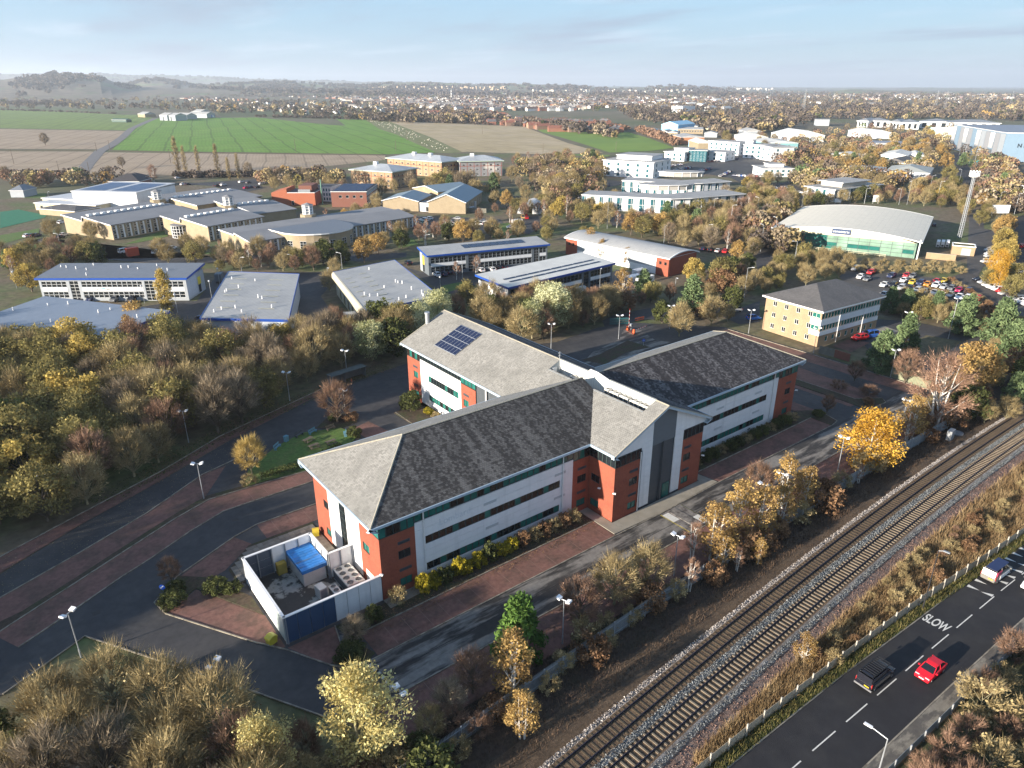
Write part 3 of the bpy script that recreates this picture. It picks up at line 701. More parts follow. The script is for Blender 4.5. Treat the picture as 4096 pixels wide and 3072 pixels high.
b=MB();b.poly([(-.4,-.712,.1),(.4,-.712,.1),(.4,-.712,1.3),(-.4,-.712,1.3)]);b.build('grille',grey_metal,r)
r=thing('yellow_cabinet','mustard yellow cabinet standing at the back of the plant yard','cabinet',(-52.2,3.3,.05));b=MB();b.box(-.6,-.4,0,.6,.4,1.6);b.build('body',mat('mustard_paint',(.45,.30,.05),.5,.1),r)
b=MB();b.box(-.55,-.43,.1,-.02,-.402,1.5);b.box(.02,-.43,.1,.55,-.402,1.5);b.build('door',mat('mustard_door',(.48,.33,.07),.5,.1),r)
for k in range(1):
 b=MB();b.box(-53.4,-6.9,.05,-51.0,-5.9,.2);tag(b.build('concrete_plinth',concrete),'low concrete plinth on the wet yard floor','plinth')
grit_y=mat('yellow_plastic',(0.62,0.50,0.05),0.45,0.08)
def grit(loc,rz,label):
 r=thing('grit_bin',label,'grit bin',loc,rz,'yellow grit bins');b=MB();b.prof([(-.45,0),(.45,0),(.55,.75),(-.55,.75)],-.42,.42);b.build('bin',grit_y,r)
 b=MB();b.prof([(-.6,.75),(.6,.75),(.55,.9),(.15,1.12),(-.15,1.12),(-.55,.9)],-.47,.47);b.build('lid',grit_y,r)
grit((-57.9,-8.3,.05),.3,'yellow grit bin at the outer corner of the screen wall')
grit((-45.2,8.6,.05),1.2,'yellow grit bin against the brick end of the office')
# ground, roads, bays, beds
soil_m=mat('scrub_ground',(0.075,0.058,0.036),0.95,0.35,0.8,(0.10,0.095,0.04),0.8,0.03,bump=0.6,bscale=3)
grd=sheet('ground',[(-26000,-26000),(26000,-26000),(26000,26000),(-26000,26000)],-0.30,mat('far_ground',(0.13,0.11,0.07),0.95,0.25,0.02,(0.075,0.10,0.035),0.8,0.004))
sheet('estate_ground',[(-140,-70),(-30,-120),(330,-75),(520,200),(330,520),(-60,420),(-190,190)],-0.10,mat('estate_ground',(0.135,0.105,0.066),0.95,0.4,0.5,(0.085,0.115,0.035),0.9,0.035,bump=0.5,bscale=2))
asph=mat('old_asphalt',(0.046,0.044,0.045),0.75,0.22,0.9,(0.075,0.070,0.066),0.6,0.16,bump=0.3,bscale=25)
asph2=mat('patchy_road_asphalt',(0.036,0.032,0.029),0.7,0.25,1.2,(0.235,0.215,0.19),0.85,0.5,stretch=(0.2,1.1,1),thr=(0.46,0.57),bump=0.3,bscale=25)
asph_new=mat('road_asphalt',(0.021,0.020,0.022),0.8,0.18,0.6,(0.033,0.031,0.030),0.6,0.2,bump=0.3,bscale=30)
redpav=mat('red_block_paving',(0.185,0.092,0.072),0.85,0.28,1.6,(0.10,0.062,0.046),0.8,0.3,bump=0.4,bscale=14)
kerb_m=mat('kerb_stone',(0.30,0.265,0.21),0.85,0.2,2.0,(0.12,0.10,0.07),0.8,0.8)
grass_m=mat('lawn_grass',(0.085,0.15,0.03),0.95,0.3,2.0,(0.12,0.14,0.04),0.7,0.4,bump=0.6,bscale=12)
bed_m=mat('leaf_littered_bed',(0.066,0.046,0.03),0.95,0.4,2.5,(0.05,0.06,0.022),0.8,0.4,bump=0.8,bscale=6)
line_m=mat('road_paint',(0.62,0.60,0.55),0.6,0.15,4.0)
pave_m=mat('concrete_paving',(0.30,0.27,0.22),0.85,0.2,1.2,(0.20,0.18,0.14),0.7,0.6)
site=ab((-120,-2),(-120,-22),(-100,-17),(-81.5,-25.6),(-71.2,-32.1),(-61.6,-36.8),(-46,-45.5),(-20,-57),(0,-60),(20,-56),(36,-50),(52,-52),(62,-50),(79,-32),(79,23.8),(-51.7,23.9),(-57.4,21.8),(-61.8,14.3),(-66.5,7.1),(-74.7,-6.0),(-83,-1.6))
sheet('car_park',site,0.0,asph)
sheet('front_road',ab((-50.2,17.75),(73,17.4),(73,23.55),(-51.6,23.75)),0.008,asph2)
b=MB();b.box(-50,-20.62,0.009,72,-20.54,0.014);struct('road_joint',b,mat('tar_joint',(0.012,0.012,0.012),0.6,0.1))
def bay(*pts):return sheet('parking_bays',ab(*pts),0.012,redpav)
bay((-49.2,13.2),(-11.6,13.0),(-11.6,17.4),(-49.2,17.5));bay((-56,23.8),(47,23.7),(58,27.5),(58,29),(-54,29.5))
bay((11.8,13.2),(46,13.0),(46,17.2),(12.2,17.2));bay((-66.2,-4.3),(-59.4,7.0),(-57.4,9.9),(-56.9,9.9),(-56.9,3.4),(-62.1,-6.7))
bay((-56.8,10.2),(-54,15.5),(-51.6,14.0),(-51,10.2));bay((-62.9,-10.8),(-54.6,-15.2),(-53.2,-12.2),(-58.0,-8.4),(-61.8,-7.2))
bay((-51,-16.3),(-38,-16.3),(-38,-12.2),(-51,-12.2))
inner_edge=[(-81,-8.6),(-75.8,-11.4),(-68.8,-15.4),(-65.4,-17.0),(-59,-20.6),(-53.7,-22.9),(-48.8,-23),(-38,-23)]
strip_edge=[(-83,-12.6),(-80,-14.3),(-73.9,-17.6),(-66.5,-21.7),(-60.1,-25.2),(-54.5,-27.6),(-47,-27.4),(-38,-26.7)]
bay(*inner_edge,*strip_edge[::-1])
bay((-84,-14.6),(-80,-15.4),(-73.9,-18.7),(-66.5,-22.9),(-60.1,-26.4),(-54.5,-29),(-49,-36.9),(-53,-36.1),(-62.8,-29.4),(-73.1,-24.1),(-82,-19.9))
bay((-83,-25),(-71.2,-32.2),(-61.6,-36.9),(-46,-45.6),(-20,-57),(-18,-59.5),(-46.5,-48.4),(-58,-41.4),(-71.6,-34.8),(-84,-28.5))
bay((73.3,-30),(78,-30),(78,20.5),(73,20));bay((61.4,-9),(68.5,-9),(67.4,7.7),(67,13),(65.8,16.5),(61.4,13.5))
bay((56.9,-6),(58.3,-6),(58.3,15),(56.9,15));bay((45.6,1),(50,1),(50,12),(46,12))
bay((-15.8,-38),(-11.4,-37.4),(-11.3,-31.9),(-16,-31.7));bay((-26,-36.5),(-22.1,-37.7),(-21,-31),(-25.6,-31))
b=MB()
for x in np.arange(-46.5,-12,2.4):b.box(x,-17.3,0.0165,x+0.07,-13.3,0.0185)
for x in np.arange(-52,46,2.4):b.box(x,-28.3,0.0165,x+0.06,-24.0,0.0185)
for x in np.arange(-49,-38.2,2.4):b.box(x,12.4,0.0165,x+0.07,16.2,0.0185);b.box(x,23.2,0.0165,x+0.07,26.6,0.0185)
struct('bay_marking',b,mat('faded_bay_line',(0.215,0.125,0.10),0.8,0.2))
for pts in([(-44.2,9.9),(-11.6,9.9),(-11.6,13),(-48.6,13.0),(-50.4,14.0),(-51,10.3),(-44.2,10.3)],[(10.2,9.9),(46,9.9),(46,13),(11.5,13)],[(-66.8,-7.4),(-66.4,-4.4),(-62.1,-6.9),(-57.0,3.2),(-57.0,-1),(-60,-8),(-63.2,-10.9)],[(-54,15.6),(-52.6,17.2),(-50.6,17.7),(-49.3,17.0),(-50.4,14)],strip_edge+[(-48,-28.3),(-54.5,-28.9),(-60.1,-26.3),(-66.5,-22.8),(-73.9,-18.6),(-80,-15.4),(-84,-14.4)],[(58.4,-6),(61.2,-6),(61.2,13.6),(66,16.7),(64.5,18.2),(58.2,17.8),(58.4,13)],[(44.6,-9),(46,9),(46,17),(48.9,16.6),(50.1,12.2),(46.2,9.2),(45.6,-9)],[(-4,-30),(-16.2,-31.5),(-16.4,-38),(-10.5,-39.5),(-9.9,-44),(-9.9,-30)],[(-31,-41),(-27,-44.5),(-22,-43),(-24,-38.5),(-28.5,-38)]):
 b=MB();b.prism(ab(*pts),0.0,0.10);struct('planting_bed',b,bed_m)
b=MB();b.prism(ab((-49,-28.0),(-38,-27.0),(-30,-30.5),(-26.4,-33.3),(-27.5,-38.2),(-34,-40.6),(-40,-38.2),(-46.5,-33)),0.0,0.105);struct('garden_lawn',b,grass_m)
kl=[[(-50.3,17.72),(-11.6,17.55),(-1.6,17.7),(12.0,17.3),(46,17.3),(48.6,16.9),(50.2,12.2)],[(-62,14.2),(-57.4,21.9),(-51.7,23.82),(58,23.65)],[(-48.8,13.1),(-11.6,12.95)],[(11.5,13.1),(46,13.0)],[(-62,14.2),(-66.5,7.1),(-74.7,-6),(-83,-1.6)],[(-50.3,17.75),(-52.6,17.2),(-54,15.7),(-57,10.4),(-59.4,7.1),(-66.3,-4.3),(-66.9,-7.3),(-63.2,-11),(-54.6,-15.3),(-51,-16.4),(-38,-16.35)],inner_edge,strip_edge,[(-82,-20),(-73.1,-24.2),(-62.8,-29.5),(-53,-36.2),(-46.7,-38.2)],[(-84,-28.6),(-71.6,-34.9),(-58,-41.5),(-46.5,-48.5),(-18,-59.6)],[(78.1,-30),(78.1,20.6)],[(61.3,-9),(61.3,13.5),(66,16.8),(64.5,18.3),(58.1,17.9)],[(-16.1,-38),(-16.1,-31.6)],[(-51.0,10.2),(-51.9,14.2),(-50.4,14.1)]]
for l in kl:strip('kerb',ab(*l),-0.07,0.07,-0.02,0.115,kerb_m)
b=MB();b.prism(ab((-11.5,9.8),(-9.8,9.8),(-9.8,15),(10,15),(10,13),(11.4,13),(12,17.1),(-1.6,17.6),(-11.5,17.2)),0.0,0.09);struct('entrance_pavement',b,pave_m)
b=MB();b.prism(ab((-44.3,9.75),(-40,9.75),(-37,11.2),(-44.3,11.6)),0.02,0.106);struct('pavement',b,pave_m)
pv=MB();pv.poly([(p[0],p[1],0.016)for p in ab((-53.6,-12.1),(-44.3,-12.1),(-44.3,1.6),(-47.4,1.6),(-47.4,-4.3),(-57.6,-4.3),(-57.6,-8.2))])
slabs=pv.build('slab_paving',bed_m);slabs['kind']='structure'
slab_ms=[]
for k in range(4):
 b=MB();z=0.05+0.006*k;b.box(0.012,0.012,0,0.738,0.738,z)
 slab_ms.append(b.mesh('slab',mat('paving_slab_%s'%('grey','brown','buff','pale')[k],[(0.205,0.18,0.145),(0.17,0.145,0.115),(0.235,0.205,0.165),(0.185,0.165,0.135)][k],0.85,0.18,2.0)))
spoly=ab((-53.6,-12.1),(-44.3,-12.1),(-44.3,1.6),(-47.4,1.6),(-47.4,-4.3),(-57.6,-4.3),(-57.6,-8.2))
for i in range(20):
 for j in range(20):
  x,y=-58+.75*i,-2+.75*j
  if all(inside((x+dx_,y+dy_),spoly)for dx_ in(.05,.7)for dy_ in(.05,.7)):obj('slab',random.choice(slab_ms),slabs,(x,y,0.016))
b=MB();b.prism([(-2.4,-17.9),(-1.0,-17.9),(-1.0,-23.4),(-2.4,-23.4)],.008,.05);b.prism([(-1.0,-17.9),(.6,-17.9),(.6,-23.4),(-1.0,-23.4)],.008,.1);b.prism([(.6,-17.9),(2.0,-17.9),(2.0,-23.4),(.6,-23.4)],.008,.05)
b.box(-2.5,-20.4,.05,-1.2,-18.2,.053,1);b.box(.8,-23.2,.05,2.0,-21.2,.053,1);b.box(-2.62,-23.4,.009,-2.5,-17.9,.014,2);b.box(2.02,-23.4,.009,2.12,-17.9,.014,2)
tag(b.build('speed_table',[mat('worn_concrete',(.22,.20,.18),.8,.25,1.5,(.07,.06,.055),.9,.9),line_m,mat('yellow_line',(.45,.36,.05),.7,.2)]),'worn concrete speed table across the road in front of the office entrance','speed hump')
hump=thing('speed_hump','segmented black and white rubber speed hump across the road near the plant yard','speed hump',(-50.6,-18.2,0.0),R(-83))
black_r=mat('black_rubber',(.015,.015,.015),.7,.1);white_r=mat('white_rubber',(.5,.5,.47),.7,.2)
for k in range(14):
 b=MB();b.prof([(k*.40,.008),(k*.40+.38,.008),(k*.40+.38,.02),(k*.40,.02)],-.25,.25)
 b=MB();b.prof([(-.25,.005),(.25,.005),(.16,.075),(-.16,.075)],k*.40,k*.40+.385,axis='x');b.build('hump_segment',white_r if k%2==0 else black_r,hump)
man=mat('cast_iron',(.035,.03,.028),.6,.2)
for k,p in enumerate((M1(2030,815),B1(830,320),N2(1240,1150),N2(1100,1215),M2(355,538),M2(480,688))):
 b=MB();b.box(p.x-.45,p.y-.4,.004,p.x+.45,p.y+.4,.013)
 o=b.build('manhole_cover',man);tag(o,['dark manhole cover on the lane above the slab paving','dark manhole cover on the road left of the round island','dark manhole cover on the damp courtyard road','second dark manhole cover on the damp courtyard road','gully grate at the kerb left of the brick office end','second gully grate at the kerb by the brick office end'][k],'manhole cover','manhole covers and gullies')
def road(name,pts,m=asph,z=-0.02):return sheet(name,pts,z,m)
road('access_drive',[N3(700,880),N3(930,770),N3(960,690),N3(1110,690),N3(1240,780),N3(1420,800),N3(1250,950),N3(600,985)],asph2,0.006)
b=MB();b.poly([N3(600,950,.02),N3(760,900,.02),N3(960,800,.02),N3(1000,780,.02),N3(1130,820,.02),N3(1200,840,.02),N3(1000,880,.02),N3(800,990,.02)]);struct('verge',b,bed_m)
road('estate_road',[N3(780,610),N3(880,560),N3(1160,505),N3(1500,470),N3(1760,480),N3(1790,380),N3(2000,270),N3(2120,170),N3(2100,60),F3(2180,1530),F3(2090,1560),F3(2040,1500),F3(2195,1440),F4(60,1640),N4(80,60),N4(0,180),N3(2190,190),N3(2100,330),N3(1960,420),N3(1830,530),N3(1500,600),N3(1160,600),N3(800,660)],asph,-0.03)
road('brick_office_car_park',[N4(730,700),N4(870,590),N4(1280,620),N4(2060,790),N4(1900,900),N4(1500,1030),N4(1330,1060),N4(900,900)],asph,-0.025)
road('brick_office_car_park',[N3(1790,560),N3(2140,440),N3(2140,620),N3(1960,640)],asph,-0.025)
road('large_car_park',[Q7(-900,900),Q7(0,940),Q7(600,1030),Q7(800,960),Q7(920,900),Q7(960,130),Q7(1150,140),Q7(1160,330),Q7(1310,350),Q7(1330,720),Q7(1150,850),Q7(1040,1060),Q7(1714,1320),Q7(1714,1560),Q7(1400,1560),Q7(900,1480),Q7(300,1380),Q7(-300,1380),Q7(-700,1200)],mat('pale_car_park',(.062,.058,.055),.8,.2,.5,(.10,.09,.08),.6,.1),-0.03)
road('dual_carriageway',[Q7(1560,850),Q7(1600,400),Q7(1560,200),Q7(1714,130),Q7(1800,400),Q7(1800,1100),Q7(1660,1010)],asph_new,-0.03)
road('dual_carriageway',[F4(1640,1010),F4(1600,840),F4(1590,770),F4(1640,770),F4(1720,900),F4(1800,1000),F4(1840,1060),F4(1700,1080)],asph_new,-0.03)
road('estate_yard',[N1(660,430),N1(1100,505),N1(1560,440),N1(1700,440),N1(1900,180),N2(0,190),N2(640,190),N2(700,240),N2(560,400),N2(750,660),N2(300,640),N1(1600,780),N1(1560,560),N1(1100,560)],asph,-0.03)
road('estate_yard',[N2(1290,150),N2(1480,200),N2(2212,130),N3(250,140),N3(300,110),N3(340,160),N2(1900,300),N2(1700,380),N2(1560,330)],asph,-0.03)
road('estate_yard',[N3(560,420),N3(900,170),N3(1200,200),N3(1200,300),N3(850,440)],asph,-0.028)
road('school_road',[F1(0,1610),F1(200,1590),F1(370,1500),F1(450,1640),N1(640,60),N1(1300,110),N1(1900,110),N2(300,40),N2(900,100),N2(1300,60),N2(1300,20),N2(700,50),N2(300,0),N1(1900,60),N1(1200,60),N1(640,20),N1(0,90)],asph,-0.03)
road('school_car_park',[F2(1230,1420),F2(1340,1310),F2(2090,1340),F2(2195,1480),F2(1500,1430)],mat('pale_car_park',(.06,.06,.06)),-0.028)
road('school_car_park',[F1(1530,1040),F1(2195,1000),F2(0,1000),F2(60,1080),F1(2100,1110),F1(1990,1120),F1(1850,1060)],asph,-0.03)
road('office_car_park',[F3(430,1180),F3(800,1000),F3(1000,1030),F3(640,1110),F3(600,1180)],asph,-0.03)
road('office_car_park',[F3(1280,930),F3(1640,820),F3(2000,790),F3(2195,760),F4(0,1000),F3(2000,1050),F3(1880,990),F3(1700,960)],asph,-0.03)
road('office_car_park',[F4(0,1060),F4(170,1020),F4(300,1090),F4(330,1170),F4(0,1150)],asph,-0.03)
road('crescent_road',[F3(830,1320),F3(1000,1300),F3(1150,1320),F3(1080,1400),F3(860,1400)],asph,-0.03)
road('yard_road',[F3(0,1340),F3(240,1310),F3(330,1380),F3(140,1470),F3(0,1440)],asph,-0.03)
for q in([F2(2030,1390),F2(2195,1370),F2(2195,1500),F2(2020,1500)],[F2(1200,1530),F2(1330,1500),F2(1400,1560),F2(1220,1590)],[F1(200,1580),F1(420,1530),F1(640,1560),F1(560,1640)],[F1(1060,1560),F1(1420,1430),F1(1440,1490),F1(1200,1540)],[F1(1700,1640),F1(1980,1590),F1(1990,1650)],[F1(150,1120),F1(400,1120),F1(390,1160),F1(200,1160)],[F1(0,1480),F1(340,1420),F1(330,1470),F1(0,1560)],[F4(1650,790),F4(1790,850),F4(1840,950),F4(1760,930)],[F2(960,1350),F2(1080,1290),F2(1180,1310),F2(1050,1370)],[N2(1600,310),N2(1790,270),N2(1820,310),N2(1640,370)],[F4(2120,1230),F4(2300,1200),F4(2300,1290),F4(2150,1270)]):
 sheet('grass',q,-0.022,grass_m)
sheet('sports_pitch',[F1(0,1280),F1(160,1260),F1(400,1310),F1(380,1330),F1(0,1420)],-0.022,mat('green_sports_surface',(0.03,0.17,0.09),0.8,0.12,0.5))
sheet('gravel_bays',[N4(880,690),N4(1000,655),N4(1130,700),N4(960,750)],-.018,pave_m);sheet('rough_grass',[N4(1290,775),N4(1370,735),N4(1680,790),N4(1420,960),N4(1330,930)],-.018,mat('dry_verge',(.13,.11,.06),.95,.35,1.5,(.09,.075,.04),.8,.4));sheet('gravel_bays',[N4(560,830),N4(700,770),N4(880,800),N4(720,880)],-.018,redpav)
# fields
def field(name,pts,m,z):return sheet(name,[g(*p)if not isinstance(p,Vector)else p for p in pts],z,m)
def crop_mat(name,c,c2,dirv,pitch,dark=0.7):
 """field colour with drilled rows and tramlines along one direction"""
 m=mat(name,c,0.95,0.16,0.05,c2,0.7,0.012)
 t=m.node_tree;bsdf=t.nodes['Principled BSDF'];src=bsdf.inputs['Base Color'].links[0].from_socket
 gp=nn(t,'ShaderNodeNewGeometry');dt=nn(t,'ShaderNodeVectorMath',operation='DOT_PRODUCT');t.links.new(gp.outputs['Position'],dt.inputs[0]);dt.inputs[1].default_value=(-dirv[1],dirv[0],0)
 nz=nn(t,'ShaderNodeTexNoise');nz.inputs['Scale'].default_value=0.012;t.links.new(gp.outputs['Position'],nz.inputs['Vector'])
 wv=nn(t,'ShaderNodeMath',operation='MULTIPLY_ADD');t.links.new(nz.outputs[0],wv.inputs[0]);wv.inputs[1].default_value=9.0;t.links.new(dt.outputs['Value'],wv.inputs[2])
 cur=src
 for pt,wd_,k in((pitch,0.055,dark),(pitch/6.0,0.22,0.90)):
  pp=nn(t,'ShaderNodeMath',operation='PINGPONG');pp.inputs[1].default_value=pt/2;t.links.new(wv.outputs[0],pp.inputs[0])
  lt=nn(t,'ShaderNodeMath',operation='LESS_THAN');lt.inputs[1].default_value=pt*wd_;t.links.new(pp.outputs[0],lt.inputs[0])
  mx_=nn(t,'ShaderNodeMix',data_type='RGBA',blend_type='MULTIPLY');t.links.new(lt.outputs[0],mx_.inputs[0]);t.links.new(cur,mx_.inputs[6]);mx_.inputs[7].default_value=(k,k,k,1);cur=mx_.outputs[2]
 t.links.new(cur,bsdf.inputs['Base Color']);return m
dgr=(F1(1330,480)-F1(1010,740)).normalized();dbr=(F1(580,600)-F1(50,720)).normalized()
gr1=crop_mat('young_green_crop',(0.115,0.24,0.022),(0.15,0.26,0.035),(dgr.x,dgr.y),24.0)
gr2=crop_mat('green_pasture',(0.15,0.22,0.04),(0.13,0.18,0.05),(dgr.x,dgr.y),90.0,0.92)
br1=crop_mat('stubble_field',(0.36,0.275,0.19),(0.31,0.235,0.155),(dbr.x,dbr.y),16.0,0.72)
dtn=(F2(2195,780)-F2(1130,505)).normalized()
br2=crop_mat('ploughed_slope',(0.38,0.30,0.17),(0.45,0.36,0.24),(dtn.x,dtn.y),26.0,0.9)
olive=mat('rough_pasture',(0.10,0.125,0.045),0.95,0.2,0.02,(0.085,0.075,0.04),0.7,0.01)
field('green_field',[F1(0,405),F1(400,415),F1(1000,445),F1(1250,450),F1(1320,480),F1(1180,530),F1(1080,580),F1(600,572),F1(0,562)],gr2,-0.16)
field('green_field',[F1(-500,380),F1(300,375),F1(1200,420),F1(1000,440),F1(0,402)],olive,-0.15)
field('stubble_field',[F1(-600,560),F1(0,568),F1(600,578),F1(1075,588),F1(1000,655),F1(880,742),F1(0,738),F1(-800,735)],br1,-0.16)
field('stubble_field',[F1(-800,755),F1(0,760),F1(840,762),F1(760,850),F1(680,955),F1(0,990),F1(-800,1010)],br1,-0.15)
field('bright_green_field',[F1(1335,478),F1(2195,470),F2(640,535),F2(770,540),F2(690,485),F2(940,492),F2(1060,570),F2(1210,620),F2(1340,680),F2(1545,770),F2(1100,785),F2(0,768),F1(1500,760),F1(960,748),F1(1050,655),F1(1200,540)],gr1,-0.16)
field('dark_field',[F1(1780,380),F1(2195,385),F2(0,405),F2(600,420),F2(1100,460),F2(1080,485),F2(0,462),F1(1900,465)],mat('dark_field',(.07,.085,.03),.95,.2,.02),-0.16)
field('stubble_field',[F1(900,768),F1(1500,775),F2(0,782),F2(1110,795),F2(1110,850),F2(820,905),F2(300,965),F1(2195,975),F1(1700,965),F1(690,958),F1(800,850)],br1,-0.155)
field('grass_strip',[F2(940,492),F2(1130,500),F2(1290,560),F2(1500,640),F2(1800,782),F2(1545,770),F2(1340,680),F2(1210,620),F2(1060,570)],mat('pale_grass_strip',(.15,.165,.06),.95,.3,.1,(.22,.2,.11),.6,.05),-0.15)
field('ploughed_field',[F2(1130,500),F2(2195,545),F3(110,552),F3(250,605),F3(480,690),F3(780,772),F3(500,780),F3(0,795),F2(1810,785),F2(1500,640),F2(1290,560)],br2,-0.155)
field('green_field',[F3(180,558),F3(700,572),F3(1000,596),F3(1180,650),F3(1390,728),F3(1200,755),F3(840,770),F3(620,700),F3(420,640),F3(270,600)],mat('bright_pasture',(.15,.24,.03),.95,.12,.05,(.10,.19,.03),.5,.01),-0.15)
field('green_field',[F2(2120,815),F3(0,800),F3(600,785),F3(850,790),F3(780,830),F3(0,835),F2(2100,850)],gr2,-0.145)
field('grass_strip',[F2(200,412),F2(760,412),F2(1000,440),F2(600,432),F2(220,424)],gr2,-0.15)
field('grass_strip',[F2(1600,478),F2(2195,500),F2(2195,530),F2(1700,502)],gr2,-0.15)
strip('farm_track',[F1(680,960),F1(760,860),F1(860,755),F1(960,705),F1(1050,640),F1(1130,565),F1(1240,515),F1(1330,478)],-5.0,5.0,-0.14,-0.08,mat('track_gravel',(.17,.16,.155),.9,.15,.2))
for l in([F1(-100,750),F1(840,752)],[F1(960,756),F1(1500,768),F2(0,775),F2(1100,788)],[F1(0,403),F1(400,412),F1(1000,440)]):
 strip('field_margin',l,-5,5,-0.145,-0.1,mat('field_margin',(.12,.10,.045),.95,.3,.1))
# far hills
HILL=[]
def ridge_line(name,prof_,d0,d1,m,dz=0.0,n=160):
 """a real hill range: crest at distance d1 from the survey point with its foot at d0 and its back slope beyond"""
 xs=np.array([p[0]for p in prof_],float);ys=np.array([p[1]for p in prof_],float);V=[];Fc=[];rows=7
 for i in range(n+1):
  px=-700+3650*i/n;py=float(np.interp(px,xs,ys))+0.8*math.sin(px*.05)+0.5*math.sin(px*.13+1)
  X_=(px-1106.0)/1534.0;Y_=(829.5-py)/1534.0;f_=CP+Y_*SP;dz_=-SP+Y_*CP
  a=math.atan2(X_,f_);di=Vector((math.cos(YAW-a),math.sin(YAW-a)));top=CAM.z+d1*dz_/math.hypot(f_,X_)
  top=max(top,2.0)
  for k in range(rows):
   f=k/(rows-3)if k<=rows-3 else 1+(k-rows+3)*.4
   d=d0+(d1-d0)*f;s_=min(f,1.0);z=top*(3*s_**2-2*s_**3)if f<=1 else top*(1-(f-1)*1.2)
   V.append((CAM.x+di.x*d,CAM.y+di.y*d,z-0.4+(random.uniform(-.02,.02)*top if 0<k<rows-3 else 0)))
 for i in range(n):
  for k in range(rows-1):q=i*rows+k;Fc.append((q,q+1,q+rows+1,q+rows))
 me=bpy.data.meshes.new(name);me.from_pydata(V,[],Fc);me.materials.append(m);o=obj(name,me);o['kind']='structure';HILL.append((V,Fc,rows,n,d1));return o
hill_m=mat('wooded_hills',(0.17,0.14,0.095),0.95,0.4,0.012,(0.15,0.20,0.06),0.85,0.0022,thr=(0.50,0.58))
hill_d=mat('dark_wooded_hill',(0.14,0.11,0.075),0.95,0.45,0.02,(0.10,0.15,0.045),0.8,0.003,thr=(0.56,0.62))
ridge_line('hills',[(-700,176),(0,172),(60,165),(130,157),(180,159),(220,165),(248,180),(300,188),(800,196),(2950,240)],3600,6000,hill_d)
ridge_line('hills',[(-700,185),(0,190),(250,190),(300,172),(340,169),(372,174),(430,184),(560,178),(640,177),(720,184),(800,184),(880,177),(910,175),(960,179),(1060,184),(1160,181),(1250,185),(1340,191),(1400,188),(1450,185),(1520,189),(1600,195),(1720,200),(1800,200),(1816,193),(1900,194),(2040,199),(2212,204),(2950,210)],5200,7600,hill_m)
ridge_line('hills',[(-700,156),(0,159),(240,160),(420,164),(600,172),(800,176),(1000,180),(1300,187),(1600,188),(1800,190),(2040,189),(2212,195),(2950,198)],10500,15000,hill_m)
# blue-trimmed industrial units
def vents_on(bl,z,n,seed,slope=0.0,group='roof vents'):
 r_=random.Random(seed)
 for k in range(n):
  x,y=r_.uniform(1,bl.W-1),r_.uniform(1.5,bl.D-1.5);b=MB();b.tube((x,y,z+slope*y),(x,y,z+slope*y+r_.uniform(.5,.9)),.16,n=6);b.build('roof_vent',white_paint,bl.root)
def rooflights(bl,rows,z0,slope,m=None):
 for(x0,x1,y)in rows:
  b=MB();zz=z0+slope*y+.03;b.poly([(x0,y,zz),(x1,y,zz),(x1,y+.45,zz+slope*.45),(x0,y+.45,zz+slope*.45)]);b.build('rooflight',m or mat('rooflight',(.5,.48,.36),.5,.15),bl.root)
def slope_roof(bl,z0,z1,m,edge,over=0.7,th=0.55):
 """one gentle slope from the front eave z0 up to the back z1, with a coloured trim round it"""
 x0,x1,y0,y1=-over,bl.W+over,-over,bl.D+over;k=(z1-z0)/(y1-y0)
 b=MB();b.poly([(x0+.1,y0+.1,z0+.03),(x1-.1,y0+.1,z0+.03),(x1-.1,y1-.1,z1+.03),(x0+.1,y1-.1,z1+.03)]);b.build('roof',m,bl.root)
 b=MB();b.prof([(y0,z0-th),(y1,z1-th),(y1,z1),(y0,z0)],x0,x1,axis='x');b.build('roof_edge',edge,bl.root);return k
def unit_front(bl,h,bays,panel_m,frame_m,side='F',entr=None):
 """two rows of windows with a white band between them, cut by entrance bays"""
 hs=[]
 for(x0,x1,kind)in bays:
  n=max(1,round((x1-x0)/1.55))
  if kind=='w':
   st=(x1-x0)/n
   for i in range(n):
    hs+=[(x0+i*st+.05,.9,st-.1,h*.28,1,2),(x0+i*st+.05,h*.62,st-.1,h*.27,1,2)]
  else:hs.append((x0,.05,x1-x0,h*.9,2,6))
 return hs
def band(bl,F,x0,x1,z0,z1,m,name='white_panel',d=-0.04):
 b=MB();lo=[F.p(x0,z0,d),F.p(x1,z0,d),F.p(x1,z1,d),F.p(x0,z1,d)];hi=[F.p(x0,z0,0),F.p(x1,z0,0),F.p(x1,z1,0),F.p(x0,z1,0)]
 b.poly(lo)
 for j in range(4):b.poly([lo[j],lo[(j+1)%4],hi[(j+1)%4],hi[j]])
 return b.build(name,m,bl.root)
u1=Bld('industrial_unit','long two storey grey unit with blue roof edge and a sign on its white band','industrial unit',N1(325,240,7),N1(1600,237,7),N1(1820,148,7),'blue trimmed industrial units')
wl=u1 .W;bys=[(.6,wl*.185,'w'),(wl*.205,wl*.265,'e'),(wl*.285,wl*.70,'w'),(wl*.715,wl*.775,'e'),(wl*.79,wl-.8,'w')]
u1 .walls(6.6,clad_grey,{'F':unit_front(u1,6.6,bys,None,None),'R':[(u1 .D*.62,.1,2.2,2.6,1,1)]},white_paint,glass)
for x0,x1,k in bys:
 if k=='w':band(u1,u1 .F['F'],x0,x1,2.95,4.0,white_clad)
band(u1,u1 .F['R'],.1,u1 .D*.55,.6,6.2,mat('pale_blue_block',(.42,.46,.52),.7,.1),'side_panel');band(u1,u1 .F['R'],u1 .D*.62,u1 .D*.62+2.2,2.7,5.0,grit_y,'yellow_panel')
k_=slope_roof(u1,7.0,8.2,sheet_dark,blue_trim);rooflights(u1,[(3+i*4.6,5.2+i*4.6,9.2)for i in range(8)],7.05,k_);vents_on(u1,7.1,12,3,k_)
